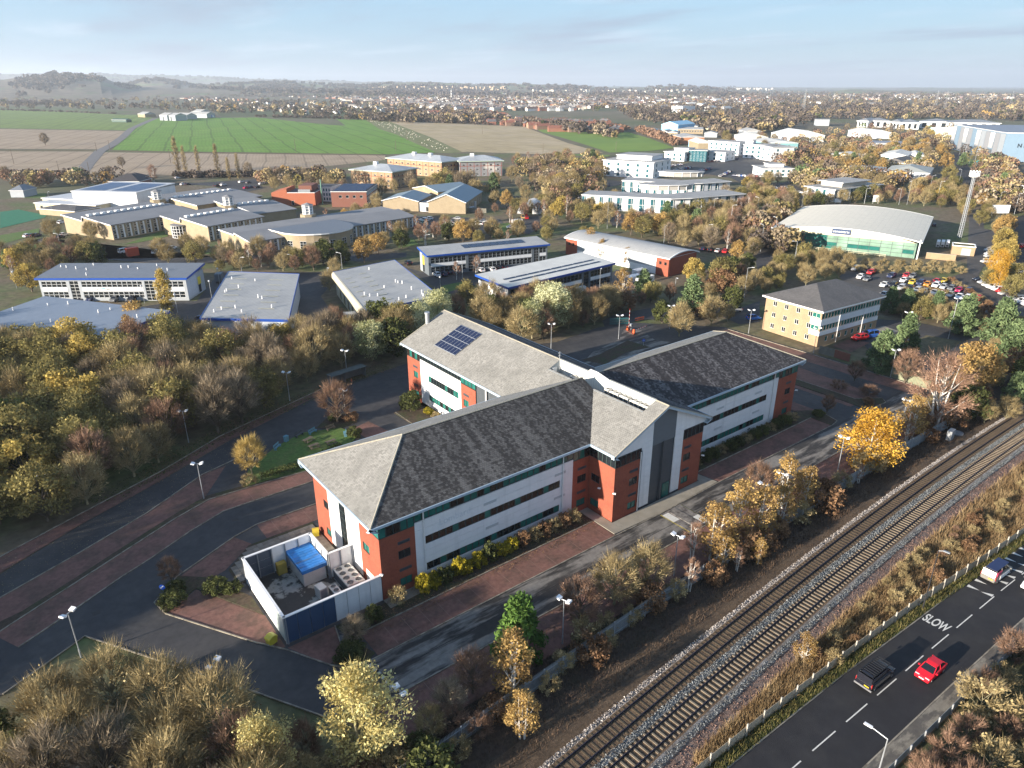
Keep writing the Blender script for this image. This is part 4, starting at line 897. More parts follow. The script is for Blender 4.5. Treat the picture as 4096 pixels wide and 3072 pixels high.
sg=thing('company_sign','white sign with black letters and a blue swoosh on the band of the long unit','sign',tuple(u1 .world(wl*.375,-.08,3.05)),u1 .ang)
b=MB();b.box(0,-.03,0,4.8,0,.95);b.build('board',white_paint,sg)
b=MB()
for x,w_ in((.35,.12),(.62,.1),(.95,.12),(3.2,.1),(3.45,.16),(3.75,.1),(4.0,.14)):b.box(x,-.05,.26,x+w_,-.031,.62);b.box(x,-.05,.54,x+w_+.12,-.031,.62)
b.build('lettering',dark_grey,sg)
b=MB();b.poly([(1.2,-.045,.62),(2.2,-.045,.78),(3.3,-.045,.85),(2.7,-.045,.55),(2.0,-.045,.42)]);b.build('swoosh',mat('cyan_paint',(.05,.38,.6),.5,.05),sg)
u2=Bld('industrial_unit','blue-grey roofed unit cut by the left edge of the picture','industrial unit',N1(-250,620,6.6),N1(870,770,6.6),N1(1110,515,6.6),'blue trimmed industrial units')
u2 .walls(6.0,mat('pale_blue_block',(.42,.46,.52)));k_=slope_roof(u2,6.4,7.4,mat('blue_grey_sheet_roof',(.20,.235,.29),.45,.06,.6,seamx=1.0,seam=.93),blue_trim);vents_on(u2,6.5,9,5,k_)
u3=QBld('industrial_unit','grey roofed unit with a round letter sign on its pale blue front wall','industrial unit',[N1(1745,580,7),N2(265,595,7),N2(360,210,7),N1(1985,190,7)],'blue trimmed industrial units')
u3 .walls(6.4,mat('pale_blue_block',(.42,.46,.52)),{'L':row(3,u3 .L['L']-4,.8,2.2,6,2.6,2,1)},dark_grey,glass);u3 .roof(6.9,7.0,sheet_grey,blue_trim)
def flat_bits(bl,n,lights,seed):
 r_=random.Random(seed)
 for k in range(n):p=bl.at(r_.uniform(.05,.95),r_.uniform(.05,.95));b=MB();b.tube((p.x,p.y,6.9),(p.x,p.y,7.6+r_.uniform(0,.3)),.16,n=6);b.build('roof_vent',white_paint,bl.root)
 for u0,u1,v in lights:b=MB();q=[bl.at(u0,v),bl.at(u1,v),bl.at(u1,v+.012),bl.at(u0,v+.012)];b.poly([(p.x,p.y,7.04)for p in q]);b.build('rooflight',mat('rooflight',(.5,.48,.36),.5,.15),bl.root)
flat_bits(u3,12,[(u0,u0+.2,.18+i*.13)for i in range(6)for u0 in(.62,.1)],7)
sg=thing('wall_sign','square white sign with a round blue letter e on the pale blue wall','sign',tuple(u3 .o+Vector((*(u3 .at(.60,-.001)),3.2))),u3 .F['F'].ang)
b=MB();b.box(-.95,-.04,-.9,.95,0,.9);b.build('board',white_paint,sg)
b=MB();b.tube((0,-.045,.12),(0,-.07,.12),.6,n=20);b.build('disc',mat('teal_disc',(.03,.19,.30),.5,.05),sg)
t=obj('lettering',text_mesh('e',1.25,white_paint,.01),sg,(0,-.085,-.2));t.rotation_euler=(math.pi/2,0,0)
u4=QBld('industrial_unit','grey roofed unit with a rounded metal eave along its left side','industrial unit',[N2(945,520,7),N2(1570,395,7),N2(1190,90,7),N2(680,190,7)],'blue trimmed industrial units')
crm=mat('cream_cladding',(.50,.46,.34),.5,.08);u4 .walls(6.4,crm,{'L':row(4,u4 .L['L']-3,.2,2.8,6,2.6,1,1)},grit_y,dark_grey);u4 .roof(6.9,7.0,sheet_grey,blue_trim,'L')
b=MB();F4_=u4 .F['L'];pts=[(.95*math.sin(t_*math.pi/8),6.05+.95*math.cos(t_*math.pi/8))for t_ in range(5)]+[(.95,5.2)]
for q0,q1 in zip(pts[:-1],pts[1:]):b.poly([F4_.p(-.5,q0[1],-q0[0]),F4_.p(u4 .L['L']+.5,q0[1],-q0[0]),F4_.p(u4 .L['L']+.5,q1[1],-q1[0]),F4_.p(-.5,q1[1],-q1[0])])
b.build('rounded_eave',crm,u4 .root);flat_bits(u4,14,[(.3,.42,.12+i*.115)for i in range(7)]+[(.06,.16,.16+i*.12)for i in range(6)],9)
u5=Bld('industrial_unit','two storey grey unit with blue roof edge and dark roof panels','industrial unit',N2(1488,45,7),F3(305,1555,7),F3(130,1520,7),'blue trimmed industrial units')
wl=u5 .W;bys=[(.8,wl*.30,'w'),(wl*.32,wl*.40,'e'),(wl*.42,wl*.86,'w'),(wl*.88,wl*.92,'e'),(wl*.93,wl-.5,'w')]
u5 .walls(6.6,clad_slate,{'F':unit_front(u5,6.6,bys,None,None),'L':[(u5 .D*.3,.1,2.0,4.5,1,1)]},grey_metal,glass)
for x0,x1,k in bys:
 if k=='w':band(u5,u5 .F['F'],x0,x1,2.95,4.0,white_clad)
band(u5,u5 .F['L'],.2,u5 .D*.28,0,6.4,clad_grey,'side_panel');band(u5,u5 .F['L'],u5 .D*.3,u5 .D*.3+2,2.7,5.6,grit_y,'yellow_panel')
k_=slope_roof(u5,7.0,7.9,sheet_grey,blue_trim)
for i in range(9):
 b=MB();x=wl*.32+i*2.6;b.poly([(x,3.5,7.45),(x+2.4,3.5,7.45),(x+2.4,7.6,7.83),(x,7.6,7.83)]);b.build('solar_panel',pv_mat,u5 .root)
u6=Bld('industrial_unit','pale ribbed roofed two storey unit with stacked white crates in its yard','industrial unit',N2(2180,318,7),N3(870,110,7),N3(520,68,7),'blue trimmed industrial units')
wl=u6 .W;bys=[(.8,wl*.24,'w'),(wl*.27,wl*.33,'e'),(wl*.35,wl*.68,'w'),(wl*.70,wl*.75,'e'),(wl*.77,wl-.8,'w')]
u6 .walls(6.6,clad_slate,{'F':unit_front(u6,6.6,bys,None,None)},dark_grey,glass)
for x0,x1,k in bys:
 if k=='w':band(u6,u6 .F['F'],x0,x1,2.95,4.0,white_clad)
band(u6,u6 .F['L'],.2,u6 .D-.2,0.3,6.3,white_clad,'side_panel')
k_=slope_roof(u6,7.0,8.0,sheet_pale,blue_trim)
for i in range(2):
 for j in range(8):
  b=MB();x=3+j*4.8;y=2.4+i*2.6;zz=7.0+k_*(y+.7)+.12;b.poly([(x,y,zz),(x+4.5,y,zz),(x+4.5,y+.9,zz+.1),(x,y+.9,zz+.1)]);b.build('solar_panel',pv_mat,u6 .root)
# white unit with barrel roof and red brick ends
cu=Bld('barrel_roofed_unit','long white unit with a curved grey roof, white verge and red brick ends','industrial unit',F3(470,1500,6.2),N3(1360,72,6.2),N3(1575,10,6.2))
W_,D_=cu.W,cu.D
cu.walls(6.2,white_clad,{'F':row(1,W_*.9,2.6,1.2,22,1.9,1,1)},grey_metal,glass)
def barrel(bl,z,rise,m,edge,over=.7,n=14,axis='x',th=.35,name='roof'):
 b=MB();L=bl.D if axis=='x' else bl.W;M2_=bl.W if axis=='x' else bl.D
 ps=[(-over+(L+2*over)*i/n,z+rise*(1-(2*i/n-1)**2))for i in range(n+1)]
 for p,q in zip(ps[:-1],ps[1:]):
  if axis=='x':b.poly([(-over,p[0],p[1]),(M2_+over,p[0],p[1]),(M2_+over,q[0],q[1]),(-over,q[0],q[1])])
  else:b.poly([(p[0],-over,p[1]),(p[0],M2_+over,p[1]),(q[0],M2_+over,q[1]),(q[0],-over,q[1])])
 o=b.build(name,m,bl.root);e_=MB()
 for x0,x1 in((-over-.05,-over+.25),(M2_+over-.25,M2_+over+.05)):
  for p,q in zip(ps[:-1],ps[1:]):e_.prof([(p[0],p[1]-th),(q[0],q[1]-th),(q[0],q[1]+.05),(p[0],p[1]+.05)],x0,x1,axis='x' if axis=='x' else 'y')
 if axis=='x':e_.box(-over,-over-.1,z-th,M2_+over,-over+.15,z-.01);e_.box(-over,L+over-.15,z-th,M2_+over,L+over+.1,z-.01)
 else:e_.box(-over-.1,-over,z-th,-over+.15,M2_+over,z-.01);e_.box(L+over-.15,-over,z-th,L+over+.1,M2_+over,z-.01)
 e_.build('roof_edge',edge,bl.root);return ps
def barrel_ends(bl,z,rise,m,axis='x',n=14,name='end_wall'):
 L=bl.D if axis=='x' else bl.W;M2_=bl.W if axis=='x' else bl.D
 ps=[(0,z)]+[(L*i/n,z+rise*(1-(2*i/n-1)**2)-.1)for i in range(n+1)]+[(L,z)]
 for w0,w1 in((0.02,.2),(M2_-.2,M2_-.02)):
  b=MB();b.prof(ps,w0,w1,axis='x' if axis=='x' else 'y');b.build(name,m,bl.root)
barrel(cu,6.3,1.5,sheet_grey,white_paint);barrel_ends(cu,6.2,1.5,red_brick)
for x0,x1 in((-.12,5.5),(W_-5.0,W_+.12)):
 b=MB();b.box(x0,-.25,0,x1,-.02,6.0);b.build('brick_end',red_brick,cu.root)
 for xx in(x0+1.3,x0+3.4):window(cu.root,Face(0,-.3,0),(xx,3.7,.9,1.0,1,1),frame_dark,glass,0)
b=MB();b.box(W_+.02,.2,0,W_+.2,D_-.2,6.1);b.build('brick_end',red_brick,cu.root);b=MB();b.box(-.2,.2,0,-.02,D_-.2,6.1);b.build('brick_end',red_brick,cu.root)
band(cu,cu.F['F'],5.5,W_-5,2.3,4.2,clad_grey,'window_band',-.02)
# hall with green glass front and a broad curved roof
hall=Bld('call_centre_hall','broad hall with a pale arched roof, green glass front and a blue name sign','office hall',F4(70,1418,6.4),F4(1285,1533,6.4),F4(1385,1325,6.4))
W_,D_=hall.W,hall.D;n=13
cream=mat('cream_panels',(.70,.64,.44),.5,.06)
hall.walls(5.6,glass_green,None,name='glass_wall');ps=barrel(hall,6.4,2.5,mat('pale_arched_roof',(.70,.65,.54),.85,.06,.5,seamx=2.2,seam=.93),white_paint,1.6,22,axis='y');barrel_ends(hall,5.6,3.1,cream,'y',22,'cream_end')
for i in range(n):
 for r_,(z0,z1)in enumerate(((.1,1.5),(1.5,3.0),(3.0,4.3),(4.3,5.55))):
  gm=(glass_teal if i<5 else(glass_green if(r_>1 or random.random()<.4)else glass_teal));st=(W_-1)/n
  window(hall.root,hall.F['F'],(.5+i*st,z0,st,z1-z0,1,1,gm),dark_grey,gm,-.05)
sg=thing('name_sign','dark blue concentrix sign on the cream gable of the arched hall','sign',tuple(hall.world(W_*.48,-.1,6.35)),hall.ang)
b=MB();b.box(-3.3,-.3,0,3.3,0,1.9);b.build('board',mat('navy_sign',(.03,.06,.14),.4,.03),sg)
t=obj('lettering',text_mesh('concentrix',1.35,white_paint,.02),sg,(0,-.33,.6));t.rotation_euler=(math.pi/2,0,0)
b=MB();b.tube((W_+.9,-1.0,0),(W_+1.0,-1.2,7.2),.28,n=6);b.tube((-1.3,-1.0,0),(-1.4,-1.2,7.0),.28,n=6);b.build('raking_post',white_paint,hall.root)
rail=thing('handrail','cream handrail along the terrace in front of the green glass hall','handrail',tuple(hall.world(3,-3.2)),hall.ang)
for i in range(22):
 b=MB();b.box(i*1.8,-.04,0,i*1.8+.08,.04,1.05);b.build('post',cream,rail)
for z in(.45,1.0):
 b=MB();b.box(0,-.03,z,37.9,.03,z+.09);b.build('rail',cream,rail)
cp=thing('substation_block','tan brick block with a green flat roof at the foot of the phone mast','plant building',tuple(Q7(700,680)),hall.ang+.05)
b=MB();b.box(0,0,0,7.5,6,3.2);b.box(.2,6,0,7.3,12,2.6);b.build('wall',orange_brick,cp);b=MB();b.box(.3,.3,3.21,7.2,5.7,3.3);b.build('roof',mat('mossy_roof',(.10,.09,.03),.9,.2),cp)
b=MB();b.box(-.1,-.1,3.2,7.6,.3,3.5);b.box(-.1,5.7,3.2,7.6,6.1,3.5);b.box(-.1,.3,3.2,.3,5.7,3.5);b.box(7.2,.3,3.2,7.6,5.7,3.5);b.build('coping',white_paint,cp);b=MB();b.box(3.2,-.06,0,6.2,0,2.6);b.build('door',clad_grey,cp)
wl_=thing('brick_wall','low tan brick screen wall in front of the plant compound','wall',tuple(Q7(350,740)),hall.ang+.05);b=MB();b.box(0,0,0,9.5,.3,2.2);b.build('bricks',orange_brick,wl_);b=MB();b.box(-.05,-.05,2.2,9.55,.35,2.32);b.build('coping',concrete,wl_)
for k in range(3):
 r=thing('plant_unit',f'{("left", "middle", "right")[k]} one of the three tall white units in the compound beside the arched hall','plant unit',tuple(Q7(490+65*k,590)),hall.ang,'white units in the compound');b=MB();b.box(0,0,.3,1.2,5,2.4);b.build('casing',white_paint,r);b=MB();b.box(.2,-.02,.5,1.0,0,1.2);b.build('grille',dark_grey,r)
ms=thing('phone_mast','tall grey lattice phone mast with a crown of white antennas','mast',tuple(F4(1640,1500)))
mh=25.0;b=MB()
for k in range(4):
 t0=k*math.pi/2+.4;b.tube((.75*math.cos(t0),.75*math.sin(t0),0),(.5*math.cos(t0),.5*math.sin(t0),mh),.09,n=4)
b.build('leg',grey_metal,ms);b=MB()
for i in range(26):
 z=i*mh/26;r0=.75-.25*i/26
 for k in range(4):
  t0,t1=k*math.pi/2+.4,(k+1)*math.pi/2+.4
  b.tube((r0*math.cos(t0),r0*math.sin(t0),z),(r0*math.cos(t1),r0*math.sin(t1),z+mh/26),.05,n=3,cap=False);b.tube((r0*math.cos(t1),r0*math.sin(t1),z),(r0*math.cos(t0),r0*math.sin(t0),z+mh/26),.05,n=3,cap=False)
b.tube((0,0,0),(0,0,mh),.22,n=6);b.build('lattice',grey_metal,ms)
b=MB();b.tube((0,0,mh-.4),(0,0,mh),1.5,n=10);b.tube((0,0,mh+1.6),(0,0,mh+1.7),1.7,n=10);b.build('platform',white_paint,ms)
for k in range(9):
 t0=k*2*math.pi/9;b=MB();b.obox((1.75*math.cos(t0),1.75*math.sin(t0),mh+.9),(.5,.25,2.2),t0+math.pi/2);b.build('antenna',white_paint,ms)
# three storey brick office with slate hip roof
bo=Bld('brick_office','three storey tan brick office with dark slate hipped roof and white window bands','office building',N4(-10,390,9.2),N4(475,525,9.2),N4(962,362,9.2),depth=24.5)
W_,D_=bo.W,bo.D
sq=lambda x,z:(x,z,1.15,1.25,2,1,glass)
fh=[sq(W_*.14+i*W_*.21,1.1+j*2.95)for i in range(4)for j in range(3)]
rs=[q for z in(3.9,6.9)for q in[(.25+i*1.2,z,1.1,1.35,1,1)for i in range(int((D_-.5)/1.2))]]
bo.walls(9.0,orange_brick,{'F':[h for h in fh if h[0]<W_-3.4]+[(W_-2.6,4.0,2.2,1.2,2,1,glass_teal),(W_-2.6,7.1,2.2,1.2,2,1,glass_teal)],'R':rs+row(2,D_-1,.9,1.3,8,1.0)},white_paint,glass_teal)
for z0,z1 in((2.75,3.85),(5.3,6.85)):
 band(bo,bo.F['R'],-.0,D_,z0,z1,white_clad);band(bo,bo.F['F'],W_-2.9,W_+.04,z0,z1,white_clad)
slate=mat('slate_roof',(0.105,0.10,0.098),0.7,0.2,2.0,(0.07,0.068,0.068),.6,.3,stretch=(1,.3,1),seamy=.6,seam=.85)
bo.hip(9.2,13.0,slate,.75,.4,white_paint)
for q in(.3,.72):
 b=MB();p=bo.F['R'].p(D_*q,0,-.1);b.tube((p[0],p[1],0),(p[0],p[1],9),.06,n=6);b.build('downpipe',white_paint,bo.root)
yw=thing('timber_screen','grey timber and brick screen wall beside the brick office car park','fence',tuple(N4(435,890)),0)
p0,p1,p2=N4(435,885),N4(570,920),N4(700,960)
for i in range(12):
 q=p0 .lerp(p1,(i+.5)/12)-p0;b=MB();b.obox((q.x,q.y,.95),((p1-p0).length/12-.03,.06,1.9),math.atan2((p1-p0).y,(p1-p0).x));b.build('board',mat('grey_timber',(.18,.17,.14),.9,.2),yw)
q=p1 .lerp(p2,.5)-p0;b=MB();b.obox((q.x,q.y,.95),((p2-p1).length,.22,1.9),math.atan2((p2-p1).y,(p2-p1).x));b.build('brick_panel',dark_brick,yw)
tf=thing('timber_fence','pale green timber fence with a birch growing over it','fence',tuple(N4(1060,1095)),0);p0,p1=N4(1065,1090),N4(1400,1200)
for i in range(26):
 q=p0 .lerp(p1,(i+.5)/26)-p0;b=MB();b.obox((q.x,q.y,.95+.03*(i%3)),((p1-p0).length/26-.03,.05,1.9),math.atan2((p1-p0).y,(p1-p0).x));b.build('board',mat('mossy_timber',(.22,.23,.15),.9,.2),tf)
# white crescent offices
def crescent(name,label,pts,z,pent,depth,h,dx_=0.0):
 pts=[Vector(p)for p in pts];r=thing(name,label,'office building',(pts[0].x,pts[0].y,0),0,'white crescent offices');o=pts[0].copy();o.z=0
 loc=[(p.x-o.x,p.y-o.y)for p in pts];back=offset_line(loc,depth)
 for i in range(len(loc)-1):
  a,c=loc[i],loc[i+1];L=math.hypot(c[0]-a[0],c[1]-a[1]);F=Face(a[0],a[1],math.atan2(c[1]-a[1],c[0]-a[0]));n=max(2,round(L/5.2));st=L/n;hs=[]
  for k in range(n):
   hs+=[(k*st+.1,.4,st*.44,h*.42,2,1),(k*st+.1,h*.5,st*.44,h*.42,2,2)]
  b=MB();holed(b,F,0,L,0,h,hs);b.build('wall',white_clad,r)
  for q in hs:window(r,F,q,frame_dark,glass_blue)
  for k in range(n):
   b=MB();p=F.p(k*st+st*.32,0,-.1);b.tube((p[0],p[1],0),(p[0],p[1],h),.1,n=6);b.build('column',white_paint,r)
 out_=offset_line(loc,-1.6);bk=offset_line(loc,depth+1.5);b=MB()
 for i in range(len(loc)-1):b.prism([out_[i],out_[i+1],bk[i+1],bk[i]],h+.1,h+.45,0,1)
 b.build('roof',[flat_grey,white_paint],r);b=MB()
 inn=offset_line(loc,.5)
 for i in range(len(loc)-1):b.prism([inn[i],inn[i+1],back[i+1],back[i]],0.02,h)
 b.build('inner_wall',clad_grey,r)
 if pent:
  a,w,d=pent;a=Vector(a)-o;F=Face(a.x,a.y,r['ang']if 'ang' in r else math.atan2(loc[-1][1]-loc[0][1],loc[-1][0]-loc[0][0]));b=MB();n=16
  el=[F.p(w*math.cos(t*2*math.pi/n),0,d*math.sin(t*2*math.pi/n))for t in range(n)];b.prism(el,h+.45,h+3.0);b.build('penthouse',mat('beige_plant_room',(.42,.40,.36),.6,.08),r)
  b=MB();el=[F.p((w+1.2)*math.cos(t*2*math.pi/n),0,(d+1.2)*math.sin(t*2*math.pi/n))for t in range(n)];b.prism(el,h+3.0,h+3.3,0,1);b.build('penthouse_roof',[flat_grey,white_paint],r)
  for t in range(n):
   p=F.p(w*1.01*math.cos(t*2*math.pi/n),0,d*1.01*math.sin(t*2*math.pi/n));b=MB();b.tube((p[0],p[1],h+.45),(p[0],p[1],h+3),.2,n=4);b.build('rib',white_clad,r)
 return r
crescent('crescent_office','nearer white crescent office with blue glass strips and a round plant room',[F3(600,1135,7),F3(900,1150,7),F3(1190,1165,7),F3(1360,1172,7),F3(1530,1165,7),F3(1760,1145,7),F3(1990,1128,7)],7,(F3(1320,1075,8),14,6),14,7.0)
crescent('crescent_office','farther white crescent office with blue glass strips behind the nearer one',[F3(945,1012,7),F3(1150,1022,7),F3(1350,1036,7),F3(1480,1042,7),F3(1620,1038,7),F3(1870,1022,7)],7,(F3(1450,965,8),13,5.5),13,7.0)
def white_office(label,p0,p1,p2,h,nf,nw,nr,pent=None,group='white four storey offices',depth=None):
 bl=Bld('white_office',label,'office building',p0,p1,p2,group,depth)
 fh=[q for k in range(nf)for q in row(.5,bl.W-.5,.8+k*(h-.6)/nf,(h/nf)*.55,nw,1.9,2,1)];rh=[q for k in range(nf)for q in row(.5,bl.D-.5,.8+k*(h-.6)/nf,(h/nf)*.55,nr,1.9,2,1)]
 bl.walls(h,white_clad,{'F':fh,'R':rh,'L':rh},frame_dark,glass_blue);bl.flat(h+.1,flat_grey,.9,.35,white_paint)
 if pent:
  x0,x1,y0,y1,ph=pent;b=MB();b.box(bl.W*x0,bl.D*y0,h+.46,bl.W*x1,bl.D*y1,h+ph);b.build('penthouse',white_clad,bl.root);b=MB();b.prism([(bl.W*x0-.6,bl.D*y0-.6),(bl.W*x1+.6,bl.D*y0-.6),(bl.W*x1+.6,bl.D*y1+.6),(bl.W*x0-.6,bl.D*y1+.6)],h+ph,h+ph+.3,0,1);b.build('penthouse_roof',[flat_grey,white_paint],bl.root)
 return bl
white_office('white four storey office with paired teal windows behind the crescent offices',F3(785,838,10.5),F3(1215,862,10.5),F3(1305,835,10.5),10.5,3,5,3,(.15,.85,.3,.95,3.2),depth=34)
white_office('low white office left of a teal glass link, beyond the four storey one',F3(1310,765,7),F3(1480,775,7),F3(1540,765,7),7,2,3,2,(.3,1.0,.3,.9,2.8),depth=22)
white_office('low white office right of a teal glass link',F3(1650,765,7),F3(1830,775,7),F3(1885,755,7),7,2,3,2,None,depth=22)
gl=Bld('glass_link','teal glass link between two low white offices','office building',F3(1520,750,9),F3(1670,755,9),F3(1690,730,9),depth=14);gl.walls(8.6,glass_blue,{'F':row(.2,gl.W-.2,.3,3.6,5,None,2,2)+row(.2,gl.W-.2,4.4,3.6,5,None,2,2)},white_paint,glass_blue);gl.flat(8.7,flat_grey,.8,.3,white_paint)
white_office('long white office of three storeys beyond the pasture corner',F3(1690,672,11),F3(1950,690,11),F3(2010,665,11),11,3,6,2,None,depth=18)
white_office('white office with tall stair tower at its left',F3(1990,705,11),F3(2260,715,11),F3(2290,690,11),11,3,5,2,(.0,.25,.2,.9,3.0),depth=18)
white_office('white office block cut off from the tower one by trees',F4(-60,715,11),F4(40,730,11),F4(80,712,11),11,3,2,2,None,depth=20)
white_office('white pavilion office with a pale roof lantern among golden trees',F4(-40,905,6),F4(215,905,6),F4(280,880,6),5.4,2,5,3,(.3,.8,.3,.8,2.4),depth=22)
ro=Bld('glass_front_office','white office with flat overhanging roofs, side glass and a row of white posts','office building',F4(340,1060,6.5),F4(575,1090,6.5),F4(1000,1040,6.5),depth=42)
ro.walls(6.2,white_clad,{'F':[(1+i*4.6,.4,1.7,5.4,1,3)for i in range(int(ro.W/4.6))],'R':[(1+i*4.6,.4,1.8,5.4,1,3)for i in range(int(ro.D/4.6))]},frame_dark,glass_blue);ro.flat(6.3,flat_grey,1.5,.4,white_paint)
b=MB();b.box(2,9,6.71,ro.W-2,32,9.2);b.build('penthouse',mat('beige_plant_room',(.42,.40,.36)),ro.root);b=MB();b.prism([(.5,7.5),(ro.W-.5,7.5),(ro.W-.5,33.5),(.5,33.5)],9.2,9.5,0,1);b.build('penthouse_roof',[flat_grey,white_paint],ro.root)
for i in range(8):
 b=MB();p=ro.F['R'].p(2+i*5.2,0,-1.2);b.tube((p[0],p[1],0),(p[0],p[1],6.3),.14,n=6);b.build('post',white_paint,ro.root)
# school campus
felt_grey=mat('grey_felt_roof',(.25,.25,.255),.8,.08,.4,(.20,.20,.205),.6,.1)
def school(label,p0,p1,p2,prof_,zw,depth=None,fins=True,lights=True,group='tan brick school blocks'):
 bl=Bld('school_block',label,'school building',p0,p1,p2,group,depth);Wd,D=bl.W,bl.D
 P_=[(x*Wd,z)for x,z in prof_];b=MB();b.prof([(0,0),(Wd,0)]+[(x,z-.25)for x,z in P_[::-1]],.05,D-.05);b.build('wall',tan_brick,bl.root)
 for(x0,z0),(x1,z1)in zip(P_[:-1],P_[1:]):
  if x1-x0<.3:continue
  b=MB();a0=x0-(.5 if x0==0 else 0);a1=x1+(.5 if x1==Wd else 0);b.prof([(a0,z0-.2),(a1,z1-.2),(a1,z1+.08),(a0,z0+.08)],-.5,D+.5);o=b.build('roof',felt_grey,bl.root)
  b=MB();b.prof([(a0-.02,z0-.32),(a1+.02,z1-.32),(a1+.02,z1+.1),(a0-.02,z0+.1)],-.62,-.502);b.build('verge_board',white_paint,bl.root)
 if lights:
  xs=max(P_[1:-1],key=lambda q:q[1]);n=max(3,int(D/3.2))
  for i in range(n):b=MB();y=1.5+i*(D-3)/n;b.obox((xs[0]+1.0,y+.8,xs[1]+.3),(1.7,(D-3)/n*.55,.8),0);b.build('rooflight',white_paint,bl.root)
 if fins:
  zr=P_[-1][1]-.5;n=max(4,int(D/3.0));st=D/n
  for i in range(n):
   for j in range(3):
    h=(i*st+.3,.5+j*zr/3,st*.42,zr/3-.35,1,2);window(bl.root,bl.F['R'],h,white_paint,glass,-.06)
   band(bl,bl.F['R'],i*st+st*.55,i*st+st*.75,.4,zr,white_clad)
 return bl
pz=7.0
s1=school('tan school block with stepped grey roof, left of the one with a glazed bay',F1(540,1320,pz),F1(950,1393,6.2),F1(1490,1250,6.2),[(0,7.8),(.42,6.4),(.44,8.2),(1,6.2)],6)
s2=school('tan brick school block with a curved white glazed bay on its gable',F1(1390,1330,pz),F1(1780,1405,6.2),F1(2110,1300,6.2),[(0,7.8),(.42,6.4),(.44,8.2),(1,6.2)],6)
s3=school('longest low school block with a white post veranda at its far end',F1(1890,1455,5.5),F1(2150,1540,5),F2(955,1245,5),[(0,6.6),(.5,6.2),(.52,6.9),(1,5.0)],5,lights=False)
s4=school('school block behind the first one with a row of white rooflights',F1(1290,1170,6),F1(1690,1225,6),F1(2000,1115,6),[(0,7.4),(.42,6.2),(.44,7.9),(1,6)],6,fins=False)
s5=school('small school block below the red brick hall',F1(1850,1205,6),F2(0,1290,6),F2(190,1215,6),[(0,7.0),(.45,6.0),(.47,7.3),(1,5.6)],6,fins=False)
for bl,zc in((s2,0),):
 bay_=MB();n=9;cx_,r_=bl.W*.38,3.4
 for k in range(n+1):
  t0=math.pi+k*math.pi/n;bay_.tube((cx_+r_*math.cos(t0),r_*math.sin(t0),0),(cx_+r_*math.cos(t0),r_*math.sin(t0),5.0),.12,n=4)
  if k<n:
   t1=t0+math.pi/n
   for z in(0.1,1.3,2.5,3.7,4.95):bay_.tube((cx_+r_*math.cos(t0),r_*math.sin(t0),z),(cx_+r_*math.cos(t1),r_*math.sin(t1),z),.1,n=4)
 o=bay_.build('bay_window',white_paint,bl.root);b=MB();b.prism([(cx_+(r_-.12)*math.cos(math.pi+k*math.pi/n),(r_-.12)*math.sin(math.pi+k*math.pi/n))for k in range(n+1)],0,4.9);b.build('pane',glass,o)
 b=MB();b.prism([(cx_+(r_+.4)*math.cos(math.pi+k*math.pi/n),(r_+.4)*math.sin(math.pi+k*math.pi/n))for k in range(n+1)],5.05,5.3);b.build('bay_roof',felt_grey,bl.root)
def lantern(p,label):
 r=thing('roof_lantern',label,'roof lantern',tuple(p),0,'white roof lanterns');n=8
 b=MB();b.prism([(3.6*math.cos(k*math.pi/4),3.6*math.sin(k*math.pi/4))for k in range(n)],-8,-.4);b.build('drum',tan_brick,r)
 b=MB()
 for k in range(n):
  t0,t1=k*math.pi/4,(k+1)*math.pi/4;q0,q1=(2.2*math.cos(t0),2.2*math.sin(t0)),(2.2*math.cos(t1),2.2*math.sin(t1));b.tube((*q0,-.4),(*q0,3.4),.26,n=4)
  for z in(-.2,.9,2.1,3.2):b.tube((*q0,z),(*q1,z),.2,n=4)
 b.build('frame',white_paint,r);b=MB();b.prism([(2.05*math.cos(k*math.pi/4),2.05*math.sin(k*math.pi/4))for k in range(n)],-.4,3.4);b.build('pane',clad_grey,r)
 b=MB();v=[(2.7*math.cos(k*math.pi/4),2.7*math.sin(k*math.pi/4),3.45)for k in range(n)]
 for k in range(n):b.poly([v[k],v[(k+1)%n],(0,0,4.4)])
 b.poly(v);b.build('roof',felt_grey,r)
lantern(F1(1350,1165,8),'white glazed roof lantern nearest the sports hall');lantern(F1(1960,1215,8),'white glazed roof lantern in the middle of the school');lantern(F2(445,1290,8),'white glazed roof lantern above the curved school roof')
ar=thing('curved_school_wing','half round school wing with a slate blue roof','school building',tuple(s3 .world(s3 .W-1.0,s3 .D*.36,0)),s3 .ang+math.pi/2);n=16
ps=[(14.5*math.cos(math.pi+k*math.pi/n),14.5*math.sin(math.pi+k*math.pi/n))for k in range(n+1)]+[(14.5,9),(-14.5,9)]
b=MB();b.prism(ps,0,6.2);b.build('wall',tan_brick,ar);b=MB();b.prism([(x*1.05,y*1.05)for x,y in ps],6.3,6.8,0,1);b.build('roof',[mat('slate_blue_roof',(.15,.17,.20),.6,.06),white_paint],ar)
for k in range(n):
 a,c=ps[k],ps[k+1];F=Face(a[0],a[1],math.atan2(c[1]-a[1],c[0]-a[0]));L=math.hypot(c[0]-a[0],c[1]-a[1])
 if k%2:window(ar,F,(.2,1.0,L-.4,2.9,2,3),white_paint,glass,-.05)
sh=Bld('sports_hall','tall white sports hall with two dark blue solar arrays on its roof','sports hall',F1(612,1100,9),F1(1165,1115,9),F1(1385,1035,9.5))
sh.walls(8.8,white_clad);slope_roof(sh,9.0,9.8,mat('pale_grey_roof',(.52,.53,.54),.5,.05),white_paint,.3,.4)
for i in range(8):band(sh,sh.F['F'],sh.W*i/8+.1,sh.W*(i+1)/8-.1,4.5,8.5,white_clad)
